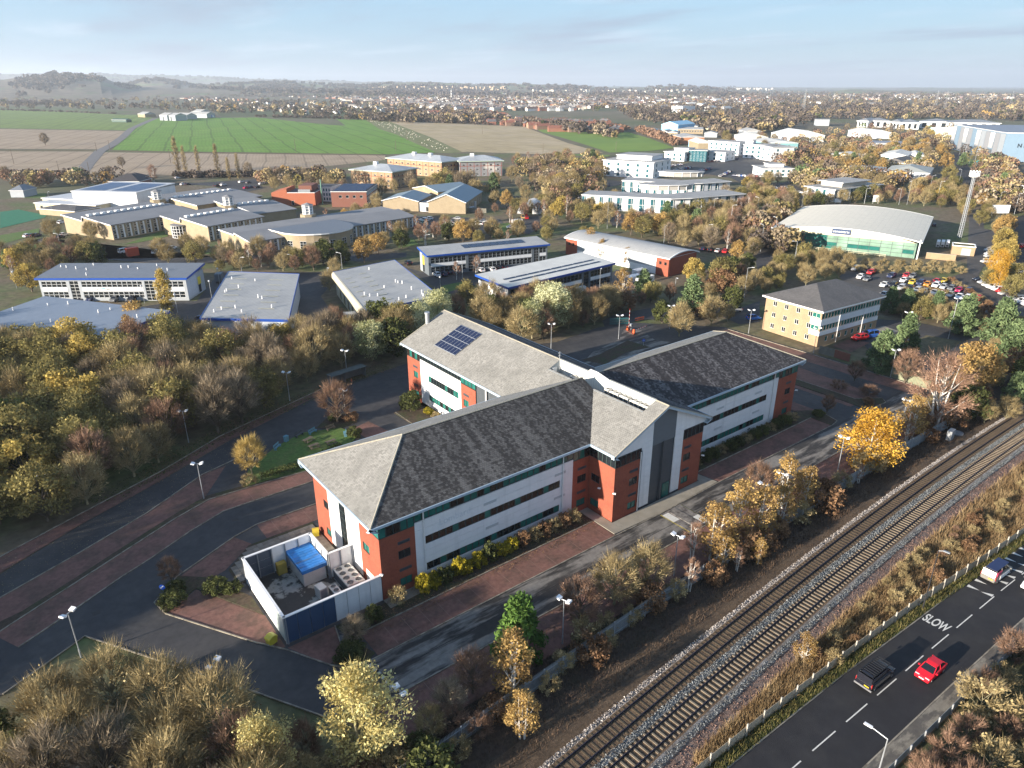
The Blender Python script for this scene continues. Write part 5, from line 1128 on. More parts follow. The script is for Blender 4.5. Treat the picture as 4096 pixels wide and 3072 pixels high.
for x0 in(.05,.55):
 for i in range(10):
  for j in range(6):
   b=MB();x,y=sh.W*(x0+.04*i),sh.D*(.1+.13*j);zz=9.0+.8*(y/sh.D)+.12;w_,d_=sh.W*.038,sh.D*.122;b.poly([(x,y,zz),(x+w_,y,zz),(x+w_,y+d_,zz+.1),(x,y+d_,zz+.1)]);b.build('solar_panel',mat('blue_solar_cells',(.03,.06,.16),.3,.1,1),sh.root)
for lab,p0,p1,p2,h in(('low white flat roofed school annexe in front of the sports hall',F1(295,1205,3.5),F1(820,1228,3.5),F1(1030,1195,3.5),3.4),('low white flat roofed changing block left of the sports hall',F1(360,1165,4),F1(640,1180,4),F1(660,1120,4),4)):
 bl=Bld('school_annexe',lab,'school building',p0,p1,p2);bl.walls(h,mat('cream_brick',(.55,.48,.33),.8,.1),{'F':row(1,bl.W-1,1,1.4,6,1.6)},white_paint,glass);bl.flat(h+.05,mat('pale_grey_roof',(.52,.53,.54)),.4,.3,white_paint)
bl=Bld('school_annexe','low annexe with a dark hipped roof in front of the white flat roofs','school building',F1(330,1250,3),F1(640,1275,3),F1(810,1235,3));bl.walls(2.9,tan_brick);bl.hip(3,4.4,slate,.5)
rb=Bld('red_brick_hall','red brick hall with a tall dark stair tower and a green flue beside it','school building',F2(128,1110,7),F2(500,1110,7),F2(500,1020,7),depth=16)
rb.walls(6.4,mat('orange_red_brick',(.36,.115,.06),.85,.1,3),{'F':[(rb.W*.45,.2,1.4,2.3,1,1)]},white_paint,glass);b=MB();b.prof([(0,6.4),(rb.W*.36,6.4),(rb.W*.36,8.6),(0,6.6)],0,rb.D);b.build('gable_wall',mat('orange_red_brick',(.36,.115,.06)),rb.root)
rb.flat(6.45,mat('dark_flat_roof',(.09,.085,.085),.8,.1),.1,.3,white_paint,x0=rb.W*.37);b=MB();b.box(rb.W*.62,2,6.8,rb.W*.92,rb.D-1,10.0);b.build('stair_tower',dark_brick,rb.root)
b=MB();b.box(rb.W*.62,.5,6.8,rb.W*.9,.7,8.2);b.build('louvre',grey_metal,rb.root);b=MB();b.tube((rb.W+3,3,0),(rb.W+3,3,13),.35,n=8);b.build('flue',mat('green_flue',(.10,.22,.16),.5,.1),rb.root)
go=Bld('grey_panelled_block','brown brick and pale grey panelled block with dark solar covered roof','school building',F2(640,1105,8),F2(945,1105,8),F2(1140,1038,8));go.walls(7.6,dark_brick,{'F':row(3,go.W-1,4.6,1.4,4,1.6),'R':[]},white_paint,glass)
for j in range(3):
 for i in range(14):window(go.root,go.F['R'],(go.D*i/14+.2,.6+j*2.5,go.D/14-.4,1.7,2,2),white_paint,glass_blue,-.05)
go.flat(7.7,mat('dark_flat_roof',(.09,.085,.085)),.3,.3,white_paint)
for i in range(8):
 b=MB();y=1+go.D*i/9;b.poly([(1,y,8.1),(go.W-1,y,8.1),(go.W-1,y+go.D/14,8.5),(1,y+go.D/14,8.5)]);b.build('solar_panel',pv_mat,go.root)
bl=Bld('white_panelled_block','white panelled school block between the red hall and the brown block','school building',F2(490,1060,8),F2(640,1065,8),F2(640,1035,8),depth=12);bl.walls(7.6,white_clad,{'F':[q for j in range(3)for q in row(.3,bl.W-.3,.6+2.4*j,1.6,6,None,1,1)]},white_paint,glass_blue);bl.flat(7.7,mat('dark_flat_roof',(.09,.085,.085)),.3,.3,white_paint)
bgr=mat('blue_green_sheet_roof',(.19,.25,.29),.45,.07,.4,seamx=1.2,seam=.9)
for lab,p0,p1,p2,z,zr in(('left tan brick hall with a blue-green pitched roof and a blank gable',F2(1085,1182,5),F2(1390,1190,5),F2(1440,1160,5),5,7.2),('right tan brick hall with a blue-green pitched roof and a blank gable',F2(1475,1192,5.6),F2(1795,1200,5.6),F2(1960,1105,5.6),5.6,9.3),('smaller tan hall with blue-green roof behind the other two',F2(1350,1075,6),F2(1560,1110,6),F2(1630,1070,6),6,8.2)):
 bl=Bld('tan_brick_hall',lab,'hall',p0,p1,p2,'tan brick halls',depth=None if 'right' in lab else 24);bl.walls(z,tan_brick,{'R':row(2,bl.D-2,1.2,2.6,7,1.4,1,2)},white_paint,glass)
 Wd,D=bl.W,bl.D;b=MB();b.prof([(0,z),(Wd,z),(Wd/2,zr-.15)],.03,.3);b.build('gable',tan_brick,bl.root);b=MB();b.prof([(0,z),(Wd,z),(Wd/2,zr-.15)],D-.3,D-.03);b.build('gable',tan_brick,bl.root)
 for s_ in(0,1):
  b=MB();xe=-.5 if s_==0 else Wd+.5;ze=z-(zr-z)*.5/(Wd/2);b.prof([(xe,ze),(Wd/2,zr),(Wd/2,zr+.15),(xe,ze+.15)],-.5,D+.5);b.build('roof',bgr,bl.root)
  b=MB();b.prof([(xe,ze-.15),(Wd/2,zr-.15),(Wd/2,zr+.18),(xe,ze+.18)],-.62,-.5);b.build('verge_board',white_paint,bl.root)
bl=Bld('white_link','small white link between the two tan halls','hall',F2(1390,1205,4),F2(1490,1212,4),F2(1490,1180,4),depth=8);bl.walls(4,white_clad,{'F':[(bl.W*.65,.1,1.6,2.3,2,1)]},dark_grey,glass);bl.flat(4.05,felt_grey,.2,.25,white_paint)
ex=thing('extract_unit','silver ducted extract unit behind a timber screen beside the right tan hall','plant unit',tuple(F2(1880,1270)));b=MB();b.tube((0,0,0),(0,0,4.5),.7,n=10);b.tube((0,0,2),(-4,1,1.6),.5,n=8);b.build('duct',galv,ex)
ts=thing('timber_screen','long grey timber screen beside the right tan hall','fence',tuple(F2(1790,1285)));p0,p1=F2(1790,1285),F2(1975,1290)
for i in range(14):q=p0 .lerp(p1,(i+.5)/14)-p0;b=MB();b.obox((q.x,q.y,1.1),((p1-p0).length/14-.05,.08,2.2),math.atan2((p1-p0).y,(p1-p0).x));b.build('board',mat('grey_timber',(.18,.17,.14)),ts)
hut=thing('arched_hut','white corrugated arched hut with a dark open doorway','hut',tuple(F3(40,1295)));p0,p1=F3(40,1295),F3(240,1302);d=p1-p0;hut.rotation_euler=(0,0,math.atan2(d.y,d.x));L=d.length;n=14
rib=mat('corrugated_white',(.55,.56,.56),.5,.08,1.0,seamy=.7,seam=.8);prf=[(L/2-L/2*math.cos(k*math.pi/n),5.0*math.sin(k*math.pi/n))for k in range(n+1)]
b=MB()
for q0,q1 in zip(prf[:-1],prf[1:]):b.poly([(q0[0],-.3,q0[1]),(q1[0],-.3,q1[1]),(q1[0],20,q1[1]),(q0[0],20,q0[1])])
b.build('shell',rib,hut);b=MB();b.prof([q for q in prf if q[0]<L*.33]+[(L*.33,3.4),(L*.33,0)],0,.1);b.prof([(L*.67,0),(L*.67,3.4)]+[q for q in prf if q[0]>L*.67],0,.1);b.prof([(L*.33,3.4)]+[q for q in prf if L*.32<q[0]<L*.68]+[(L*.67,3.4)],0,.1);b.build('end_wall',rib,hut);b=MB();b.box(L*.05,12,0,L*.95,12.1,3);b.build('inner_wall',dark_grey,hut)
gre=mat('pale_green_eaves',(.40,.46,.38),.5,.06);hotel_roof=mat('silver_standing_seam',(.42,.44,.45),.4,.1,.3,(.30,.31,.32),.6,.08,seamx=2.0,seam=.88)
def hotel(label,p0,p1,p2,h,depth,nw,wm,pents):
 bl=Bld('brick_hotel',label,'hotel',p0,p1,p2,'hipped roof hotels',depth);Wd,D=bl.W,bl.D
 hs=[q for j in range(3)for q in row(.5,Wd-.5,.8+j*(h-.8)/3,1.3,nw,1.5,2,1)];rs=[q for j in range(3)for q in row(.5,D-.5,.8+j*(h-.8)/3,1.3,max(3,int(D/4)),1.3,1,1)]
 bl.walls(h,wm,{'F':hs,'R':rs,'L':rs},white_paint,glass);bl.hip(h+.5,h+3.4,hotel_roof,1.2,.6,gre)
 for i in range(nw+1):band(bl,bl.F['F'],max(0,i*(Wd-1)/nw+.3),i*(Wd-1)/nw+.6,0,h,red_brick,'brick_pilaster')
 band(bl,bl.F['F'],0,Wd,h*.68,h*.71,red_brick,'brick_band');band(bl,bl.F['R'],0,D,h*.68,h*.71,red_brick,'brick_band')
 for k in range(pents):b=MB();b.box(Wd*(.3+.3*k),D*.4,h+2.2,Wd*(.3+.3*k)+2.5,D*.4+2.5,h+4.6);b.build('roof_vent',white_paint,bl.root)
hotel('nearest orange brick hotel with a silver hipped roof and pale green eaves',F2(815,915,10),F2(1165,938,10),F2(1310,925,10),9.6,26,6,orange_brick,1)
hotel('long orange brick hotel wing behind the nearest one, with roof vents',F2(1125,815,10.5),F2(1590,852,10.5),F2(1765,832,10.5),10,24,9,orange_brick,2)
hotel('grey and white rendered hotel with a pale blue hipped roof at the right end',F2(1745,845,10.5),F2(2110,838,10.5),F2(2125,815,10.5),10,22,6,mat('pale_render',(.5,.48,.44),.8,.1,.08,(.22,.22,.23),1.0,.05,thr=(.5,.52)),1)
# warehouses and sheds to the right
pale_blue=mat('pale_blue_cladding',(.20,.29,.38),.45,.05,.1);mid_gr=mat('mid_grey_cladding',(.28,.29,.31),.5,.05)
nx_=Bld('tall_warehouse','tall pale blue warehouse with a dark NEXT sign on its side','warehouse',F4(1985,850),F4(1985,850)+95*Vector((math.cos(R(-52)),math.sin(R(-52)),0)),F4(1985,850),depth=140)
nx_.walls(22.5,pale_blue);nx_.flat(22.5,mat('blue_grey_flat_roof',(.22,.25,.30),.6,.1,.1),.2,.5,white_paint)
for i in range(12):
 x0=nx_.D*i/12;b=MB();F=nx_.F['L'];b.poly([F.p(x0+.3,.5,-.1),F.p(x0+nx_.D/12-.3,.5,-.1),F.p(x0+nx_.D/12-.3,21.8,-.1),F.p(x0+.3,21.8,-.1)]);b.build('cladding_panel',[mid_gr,pale_blue,mid_gr,clad_grey][i%4],nx_.root)
 if i%3==0:
  for z0,z1,m_ in((14,21.5,white_clad),(9,14,mat('light_grey_cladding',(.45,.45,.45),.5,.05)),(.2,8,clad_slate)):b=MB();b.poly([F.p(x0+.5,z0,-.3),F.p(x0+nx_.D/12-.5,z0,-.3),F.p(x0+nx_.D/12-.5,z1,-.3),F.p(x0+.5,z1,-.3)]);b.build('cladding_panel',m_,nx_.root)
t=obj('lettering',text_mesh('N E X T',4.4,mat('dark_lettering',(.03,.04,.05),.4,.03),.1,.05),nx_.root,(17.5,-.25,11.5));t.rotation_euler=(math.pi/2,0,0)
b=MB();b.box(nx_.W*.18,-4,4.6,nx_.W*.9,0,5.2);b.build('canopy',dark_grey,nx_.root)
for i in range(5):b=MB();b.box(nx_.W*(.2+.12*i),-.1,.1,nx_.W*(.27+.12*i),-.01,4.2);b.build('dock_door',clad_slate,nx_.root)
wb=Bld('beige_warehouse','wide beige warehouse with a pale blue top band behind the tall blue one','warehouse',F4(1400,560,12),F4(1850,590,12),F4(2195,560,12),depth=160);wb.walls(12,mat('beige_cladding',(.52,.48,.36),.5,.05,.1));wb.hip(12.2,15,sheet_pale,.5,1.2,mat('sky_band',(.35,.52,.62),.5,.05),hip=False)
band(wb,wb.F['F'],0,wb.W,8.5,11.9,mat('sky_band',(.35,.52,.62)),'blue_band');band(wb,wb.F['L'],0,wb.D,8.5,11.9,mat('sky_band',(.35,.52,.62)),'blue_band')
for i in range(8):b=MB();b.box(wb.W*(.5+.05*i),-.2,0,wb.W*(.5+.05*i)+3,-.01,3.6);b.build('dock_door',dark_grey,wb.root)
def shed(label,p0,p1,p2,h,zr,wm,rm,depth=None,hip=False,name='industrial_shed',cat='shed',group='sheds on the far estate',doors=0,nwin=0,dm=None):
 bl=Bld(name,label,cat,p0,p1,p2,group,depth);bl.walls(h,wm,{'F':row(1,bl.W-1,h*.45,h*.25,nwin,None,2,1)}if nwin else None,white_paint,glass);bl.hip(h+.05,zr,rm,.4,.3,white_paint,hip)
 for k in range(doors):b=MB();x=bl.W*(.15+.7*k/max(1,doors-1)if doors>1 else.4);b.box(x,-.08,0,x+min(4,bl.W*.2),-.01,h*.75);b.build('door',dm or glass_blue,bl.root)
 n=int(max(bl.W,bl.D)/7)
 return bl
shed('pale ribbed long shed with skylights left of the golden wood, lowest of three',F4(0,735,7),F4(220,740,7),F4(640,745,7),7,8.5,clad_grey,sheet_pale,28)
shed('pale long shed with teal end wall, middle of three',F4(0,690,7),F4(260,690,7),F4(480,660,7),7,8.8,mat('teal_cladding',(.22,.42,.45),.5,.06),sheet_pale,50)
shed('white double gabled shed behind the long pale ones',F4(30,600,7),F4(190,625,7),F4(350,605,7),7,12,white_clad,mat('white_sheet_roof',(.68,.68,.66),.5,.05),40)
shed('white ridged shed farther back left of the golden wood',F3(2000,640,8),F3(2195,640,8),F3(2195,600,8),8,11,white_clad,sheet_pale,40)
shed('grey arched shed roof glimpsed above the white offices',F3(2005,590,8),F3(2140,590,8),F3(2140,560,8),8,11,clad_grey,sheet_grey,30)
shed('white shed with blue doors at the edge of the golden wood',F4(970,790,8),F4(1190,800,8),F4(1330,770,8),8,10,white_clad,sheet_pale,40,doors=2)
shed('second white shed joined to the one with blue doors',F4(1200,795,7),F4(1345,800,7),F4(1345,765,7),7,9,white_clad,sheet_pale,30)
shed('low grey brick building with brown pitched roof before the white shed',F4(970,850,5),F4(1190,865,5),F4(1380,870,5),5,8.5,tan_brick,slate,24)
shed('pale grey low barrel shed half hidden by pines',F4(1010,930,6),F4(1385,950,6),F4(1385,900,6),6,9,clad_grey,mat('grey_green_roof',(.38,.39,.35),.6,.06,.2),40,True)
shed('grey curved shed roof left of the pines',F4(680,915,5),F4(1000,930,5),F4(1000,900,5),5,7,clad_grey,mat('grey_green_roof',(.38,.39,.35)),26,True)
shed('white roofs showing above the brown wood',F4(690,580,7),F4(880,602,7),F4(880,590,7),7,10,white_clad,mat('white_sheet_roof',(.68,.68,.66)),26)
shed('low shed with dark panels on a pale roof near the road end',F4(910,690,6),F4(1160,695,6),F4(1200,680,6),6,7.5,clad_grey,mat('dark_panelled_roof',(.2,.22,.26),.5,.2,.3),26)
shed('pale ribbed shed end among golden trees',F4(490,790,5),F4(740,805,5),F4(740,785,5),5,7,clad_grey,sheet_pale,24)
shed('bright blue shed beside dark pines on the far estate',F3(1282,530,11),F3(1425,535,11),F3(1425,515,11),11,15,mat('sky_blue_cladding',(.20,.48,.70),.5,.06),mat('sky_blue_roof',(.30,.55,.72),.5,.06),50)
shed('tan long low shed right of the bright blue shed',F3(1420,570,6),F3(1640,572,6),F3(1640,550,6),6,8,tan_brick,sheet_grey,30,nwin=9)
shed('orange brick small shed on the far estate',F3(1760,560,7),F3(1820,562,7),F3(1820,552,7),7,7.6,mat('orange_red_brick',(.36,.115,.06)),sheet_grey,16)
shed('grey warehouse with orange doors beyond the pasture corner',F3(1445,640,7),F3(1650,640,7),F3(1780,620,7),7,9,mat('dull_orange_cladding',(.40,.18,.09),.6,.1),sheet_grey,40)
shed('tan gabled shed nearest the pasture corner',F3(1600,690,7),F3(1720,690,7),F3(1850,650,7),7,9.5,tan_brick,sheet_pale,40)
shed('small pale blue shop shed beyond the pasture corner',F3(1515,670,6),F3(1575,672,6),F3(1575,650,6),6,7,mat('sky_blue_cladding',(.20,.48,.70)),sheet_pale,18)
for k,(x0,x1,y)in enumerate(((1270,1330,590),(1330,1420,600),(1150,1260,580),(1650,1760,605),(1490,1590,545),(1630,1720,560))):
 shed(['small grey shed left of the blue shop shed','tan low shed left of the blue shop shed','timber coloured yard shed by the pines','long grey shed far behind the orange doored one','yellowish shed top behind the tan long one','cream shed right of the tan long one'][k],F3(x0,y,5),F3(x1,y+2,5),F3(x1,y-12,5),5,7,[clad_grey,tan_brick,tan_brick,clad_grey,cream,cream][k],sheet_grey,20)
for k,(x0,x1,y,lab)in enumerate(((770,860,500,'left part of the long white far office row'),(860,1040,500,'dark roofed stretch of the white far office row'),(1040,1140,510,'arched entrance block of the far office row'),(1140,1300,515,'right white stretch of the far office row'),(1300,1560,505,'dark roofed curved office beyond the beige warehouse'),(1560,1990,515,'long dark roofed office right of the curved one'))):
 bl=Bld('far_office',lab,'office building',F4(x0,y,9),F4(x1,y+(6 if k>3 else 3),9),F4(x1,y-10,9),'offices at the edge of the far wood',40);bl.walls(9,white_clad,{'F':row(1,bl.W-1,1,6.5,max(3,int(bl.W/12)),bl.W/max(3,int(bl.W/12))*.45,2,2)},dark_grey,glass);bl.hip(9.3,13,mat('far_grey_roof',(.22,.23,.24),.5,.06),1.5,.8,white_paint)
bl=Bld('grey_tall_box','grey flat topped building in the far brown wood','warehouse',F4(400,490,9),F4(530,492,9),F4(530,480,9),None,30);bl.walls(9,clad_grey);bl.flat(9.1,flat_grey,.3,.4)
bl=white_office('white edged flat roofed office cut by the right edge of the picture',F4(2195,1060,9),F4(2400,1130,9),F4(2360,950,9),9,3,4,6,None,None,60)
bl=Bld('white_flat_block','long white flat roofed block in the far wood','office building',F3(1370,375,14),F3(1465,378,14),F3(1465,365,14),None,40);bl.walls(14,white_clad,{'F':row(1,bl.W-1,7,3,5,None,2,1)},dark_grey,glass);bl.flat(14.1,flat_grey,.5,.8,white_paint)
for k,(x,y,w)in enumerate(((1480,352,30),(1570,360,70),(1650,385,60),(1380,340,40),(1700,318,50),(1780,390,50))):
 shed(['white pitched far shed right of the long white block','wide white far shed','low white far shed in the brown wood','pale far shed roof left of the white block','very distant pale shed by the chimney mast','white far shed at the wood edge'][k],F3(x,y,8),F3(x+w,y+1,8),F3(x+w,y-8,8),8,12,white_clad,sheet_pale,40)
for k,(x0,x1,y,h)in enumerate(((1180,1240,440,6),(1365,1430,450,9),(1430,1500,452,9),(1500,1600,450,7),(1610,1770,440,7),(1650,1720,418,8))):
 shed(['small tan farmhouse by the field track','left open fronted grey barn of the farm','right open fronted grey barn of the farm','low grey farm shed beside the barns','long grey farm building at the right of the yard','pale roofed farm building at the back'][k],F1(x0,y,h),F1(x1,y+3,h),F1(x1,y-10,h),h,h+4,tan_brick if k in(0,5)else clad_grey,sheet_grey,22,name='farm_building',cat='farm building',group='farm buildings beyond the green field',doors=1 if k in(1,2)else 0,dm=dark_grey)
shed('dark green shed alone in the pasture',F1(955,490,4),F1(1080,492,4),F1(1080,478,4),4,6,mat('dark_green_sheet',(.04,.09,.07),.6,.1),mat('dark_green_sheet',(.04,.09,.07)),12,name='farm_building',cat='farm building',group='farm buildings beyond the green field')
r=thing('parked_lorry','blue lorry parked at the farm yard edge','lorry',tuple(F1(1793,474)));b=MB();b.box(-8,-2,1,6,2,5);b.build('body',mat('lorry_blue',(.03,.12,.45),.5,.05),r);b=MB();b.box(6.2,-1.8,.6,9,1.8,4);b.build('cab',white_paint,r)
bl=shed('long pale blue roofed shed at the edge of the hill village',F1(90,215,12),F1(310,220,12),F1(310,200,12),12,16,tan_brick,mat('pale_blue_roof',(.42,.52,.56),.5,.06),60,name='village_shed',group=None)
bl=Bld('dark_roofed_building','dark hipped roofed building behind the white sports hall','building',F1(935,1020,4),F1(1190,1020,4),F1(1280,920,5),None,16);bl.walls(4,dark_brick);bl.hip(4.1,8,mat('black_slate',(.055,.05,.05),.7,.2),.6)
for k,(p0,p1,p2,lab)in enumerate(((F1(1040,985,4),F1(1200,985,4),F1(1280,920,4),'second dark roofed building beside the first behind the sports hall'),(F1(80,1095,4),F1(195,1095,4),F1(195,1060,4),'pair of grey tanks sheds at the left by the sports pitch'))):
 bl=Bld('small_building',lab,'building',p0,p1,p2,None,12);bl.walls(3.8,clad_grey if k else dark_brick);bl.hip(3.9,6.5,mat('black_slate',(.055,.05,.05))if not k else sheet_dark,.4)
for i,(p,nx2,ny2,nz2,s_)in enumerate(((N3(430,370),5,2,3,1.25),(N3(500,440),5,1,2,1.25),(N3(560,385),3,2,2,1.3),(N3(1010,290),5,2,2,1.25),(N3(1080,230),4,2,2,1.25),(N3(1090,300),6,1,2,1.25),(N3(590,370),2,2,1,1.2))):
 for a in range(nx2):
  for c in range(ny2):
   for z in range(nz2):
    r=thing('white_crate',f'{["bottom", "upper", "topmost"][z]} white crate, {ordn[a]} from the left, {["front", "back"][c]} line of the {["yard fence", "low front", "willow", "left birch", "far birch", "front birch", "tarmac"][i]} stack','crate',(p.x+a*s_*1.02,p.y+c*s_*1.02,z*s_*.82),u6 .ang if False else 0,'white crates stacked in yard %d'%(i+1));r['group']=f'white crates in the {["row by the yard fence", "low row in front", "pair of stacks by the willow", "left stack by the birch", "far stack by the birch", "front stack by the birch", "small group"][i]}'
    if 'crate' not in TILE:
     b=MB();b.box(0,0,.08,1.22,1.22,.95);TILE['crate']=b.mesh('load',white_paint);b=MB()
     for k in range(3):b.box(-.01,k*.56,0,1.23,k*.56+.1,.08)
     b.box(-.012,-.012,.4,1.232,1.232,.48);TILE['pallet']=b.mesh('pallet',mat('pallet_wood',(.30,.19,.11),.8,.2))
    obj('load',TILE['crate'],r);obj('pallet',TILE['pallet'],r)
# railway
_tp=np.polyfit([-110,-80,-60,-42,-25,-5,26,69,120,180],[46.6,44.3,42.9,41.6,40.4,38.95,37.95,37.8,39.4,43.5],4)
def tb(a):return float(np.polyval(_tp,a))
ballast_m=mat('ballast',(0.20,0.165,0.135),0.95,0.55,5.0,(0.30,0.28,0.26),0.8,0.9,bump=1.0,bscale=9)
ballast_b=mat('rusty_ballast',(0.098,0.064,0.04),0.95,0.6,5.0,(0.16,0.105,0.06),0.8,0.6,bump=1.0,bscale=9)
xs_=list(np.arange(-75,190,3.0))
def along(off):return[(a,-(tb(a)+off))for a in xs_]
def tband(name,o0,o1,z0,z1,m,kind='structure'):
 b=MB();A,C=along(o0),along(o1)
 for i in range(len(A)-1):b.poly([(*A[i],z0),(*A[i+1],z0),(*C[i+1],z1),(*C[i],z1)])
 return struct(name,b,m,kind)
tband('trackside_path',-5.5,-2.0,0.0,.02,mat('brown_litter',(0.105,0.072,0.045),.95,.4,3,(.065,.045,.03),.8,.3,bump=.8,bscale=6))
tband('ballast',-2.0,-1.35,0.02,0.38,ballast_m);tband('ballast',-1.35,1.5,.38,.38,ballast_b);tband('ballast',1.5,2.1,.38,.40,ballast_m)
tband('ballast',2.1,4.85,.40,.40,ballast_b);tband('ballast',4.85,5.6,.40,.02,ballast_m);tband('trackside_path',5.6,8.2,.02,.0,mat('red_brown_shingle',(0.15,0.10,0.078),.95,.5,5,(.21,.16,.135),.8,.6,bump=1,bscale=8))
rng2=np.random.default_rng(11)
def stones(name,o0,o1,z,n,col,s=0.10):
 V=np.empty((n,4,3));a=rng2 .uniform(-60,110,n);o=rng2 .uniform(o0,o1,n);bb=np.polyval(_tp,a)+o
 ctr=np.stack([a,-bb,np.full(n,z)+(0.18*(o-o0)/max(o1-o0,.1)if name=='x' else 0)],1)
 d=rng2 .normal(size=(n,4,3));d/=np.linalg.norm(d,axis=2,keepdims=True);V[:]=ctr[:,None]+d*(s*rng2 .uniform(.6,1.3,(n,1,1)))
 F_=(np.arange(n)[:,None,None]*4+np.array([[0,1,2],[0,1,3],[0,2,3],[1,2,3]])[None]).reshape(-1,3)
 return raw_mesh(name,V.reshape(-1,3),F_,col,kind='stuff')
def raw_mesh(name,V,F_,m,tint=None,kind=None,parent=None,link=True):
 k=F_.shape[1];me=bpy.data.meshes.new(name);me.vertices.add(len(V));me.vertices.foreach_set('co',V.astype(np.float32).ravel())
 me.loops.add(F_.size);me.loops.foreach_set('vertex_index',F_.astype(np.int32).ravel());me.polygons.add(len(F_));me.polygons.foreach_set('loop_start',np.arange(0,F_.size,k,dtype=np.int32));
 me.update(calc_edges=True);me.materials.append(m)
 if tint is not None:me.attributes.new('tint','FLOAT','FACE').data.foreach_set('value',tint.astype(np.float32))
 if not link:return me
 o=obj(name,me,parent)
 if kind:o['kind']=kind
 return o
st1=mat('pale_stone',(.42,.385,.36),.9,.3,3);st2=mat('blue_grey_stone',(.20,.215,.22),.9,.3,3)
stones('ballast_stones',-2.0,-1.25,.28,12000,st1,.12);stones('ballast_stones',1.4,2.2,.43,12000,st2,.12);stones('ballast_stones',4.85,5.6,.28,9000,st2);stones('ballast_stones',5.5,8.0,.06,9000,mat('red_brown_stone',(.22,.14,.115),.9,.4,3),.10)
rail_m=mat('rail_steel',(.05,.045,.06),.35,.15,metal=.4);sl_dark=mat('dark_sleeper',(.085,.064,.040),.9,.25,3);sl_pale=mat('concrete_sleeper',(.22,.18,.13),.9,.2,3,(.12,.09,.06),.7,1.5)
for t_i,(off,sm,lab)in enumerate(((0.0,sl_dark,'railway track nearer the office, dark sleepers nearly buried in brown ballast'),(3.38,sl_pale,'railway track nearer the road, pale concrete sleepers standing proud'))):
 tr=thing('railway_track',lab,'railway track',(0,-tb(0)-off,.4));z0=0.0
 for s_ in(-.75,.75):
  b=MB();L_=along(off+s_)
  for i in range(len(L_)-1):
   p,q=L_[i],L_[i+1];d=Vector((q[0]-p[0],q[1]-p[1])).normalized();nrm=Vector((-d.y,d.x));yb=tb(0)+off
   for w0,w1,h0,h1 in((-.07,.07,.10,.13),(-.036,.036,.24,.28)):
    c=[(p[0]+nrm.x*w0,p[1]+nrm.y*w0+yb),(q[0]+nrm.x*w0,q[1]+nrm.y*w0+yb),(q[0]+nrm.x*w1,q[1]+nrm.y*w1+yb),(p[0]+nrm.x*w1,p[1]+nrm.y*w1+yb)];b.prism(c,h0,h1)
   b.prism([(p[0]+nrm.x*-.012,p[1]+nrm.y*-.012+yb),(q[0]+nrm.x*-.012,q[1]+nrm.y*-.012+yb),(q[0]+nrm.x*.012,q[1]+nrm.y*.012+yb),(p[0]+nrm.x*.012,p[1]+nrm.y*.012+yb)],.13,.24)
  b.build('rail',rail_m,tr)
 b=MB();b.prof([(-.12,-.14),(.12,-.14),(.09,.075 if t_i else.017),(-.09,.075 if t_i else.017)],-1.25,1.25);sm_me=b.mesh('sleeper',sm)
 a=-52.0;k=0;rest=MB()
 while a<150:
  sl=(tb(a+.5)-tb(a-.5));o=None
  if k<290:obj('sleeper',sm_me,tr,(a,-(tb(a)-tb(0)),0.0),-math.atan(sl))
  else:rest.obox((a,-(tb(a)-tb(0)),0),(.25,2.5,.16),-math.atan(sl))
  a+=.68;k+=1
 if rest.v:o=rest.build('sleepers',sm,tr);o['kind']='stuff'
r=thing('trackside_cabinet','grey trackside equipment cabinet by the birches beside the railway','cabinet',(57.5,-33.3,0),R(4));b=MB();b.box(-.9,-.4,0,.9,.4,1.9);b.build('body',galv,r);b=MB();b.box(-.8,-.43,.2,-.03,-.402,1.8);b.box(.03,-.43,.2,.8,-.402,1.8);b.build('door',grey_metal,r)
b=MB();b.tube((61,-33.2,0),(61,-33.2,.3),1.0,n=16);tag(b.build('manhole_cover',galv),'round grey cover in the ground beside the trackside cabinet','manhole cover')
# palisade fence and roadside fences
pal_m=mat('palisade_steel',(.33,.37,.40),.45,.1,metal=.3)
pal=thing('palisade_fence','grey steel palisade fence between the car park and the railway','fence',(-60,-32.4,0));x=0;pts=[]
fb=lambda a:float(np.interp(a,[-62,-50,-36,-22,0,40,80],[33.4,32.9,32.1,31.4,31.0,30.6,31.5]));b=MB();b.box(-.035,-.02,.08,.035,.02,2.1);b.prof([(-.035,2.1),(.035,2.1),(0,2.28)],-.02,.02);pale_me=b.mesh('pale',pal_m)
a=-62.0;k=0;rest=MB()
while a<78:
 y=-(fb(a)-32.4)
 if k<300:obj('pale',pale_me,pal,(a+60,y,0))
 else:rest.box(a+60-.035,y-.015,.08,a+60+.035,y+.015,2.2)
 a+=.16;k+=1
o=rest.build('pales',pal_m,pal);o['kind']='stuff'
for a in np.arange(-62,78,2.75):
 b=MB();y=-(fb(a)-32.4);b.box(a+60-.06,y-.14,0,a+60+.06,y-.03,2.3);b.build('post',galv,pal);b=MB();a1=a+2.75;y1=-(fb(a1)-32.4)
 for z in(.5,1.8):b.prism([(a+60,y-.07),(a1+60,y1-.07),(a1+60,y1-.02),(a+60,y-.02)],z,z+.06)
 b.build('rail',pal_m,pal)
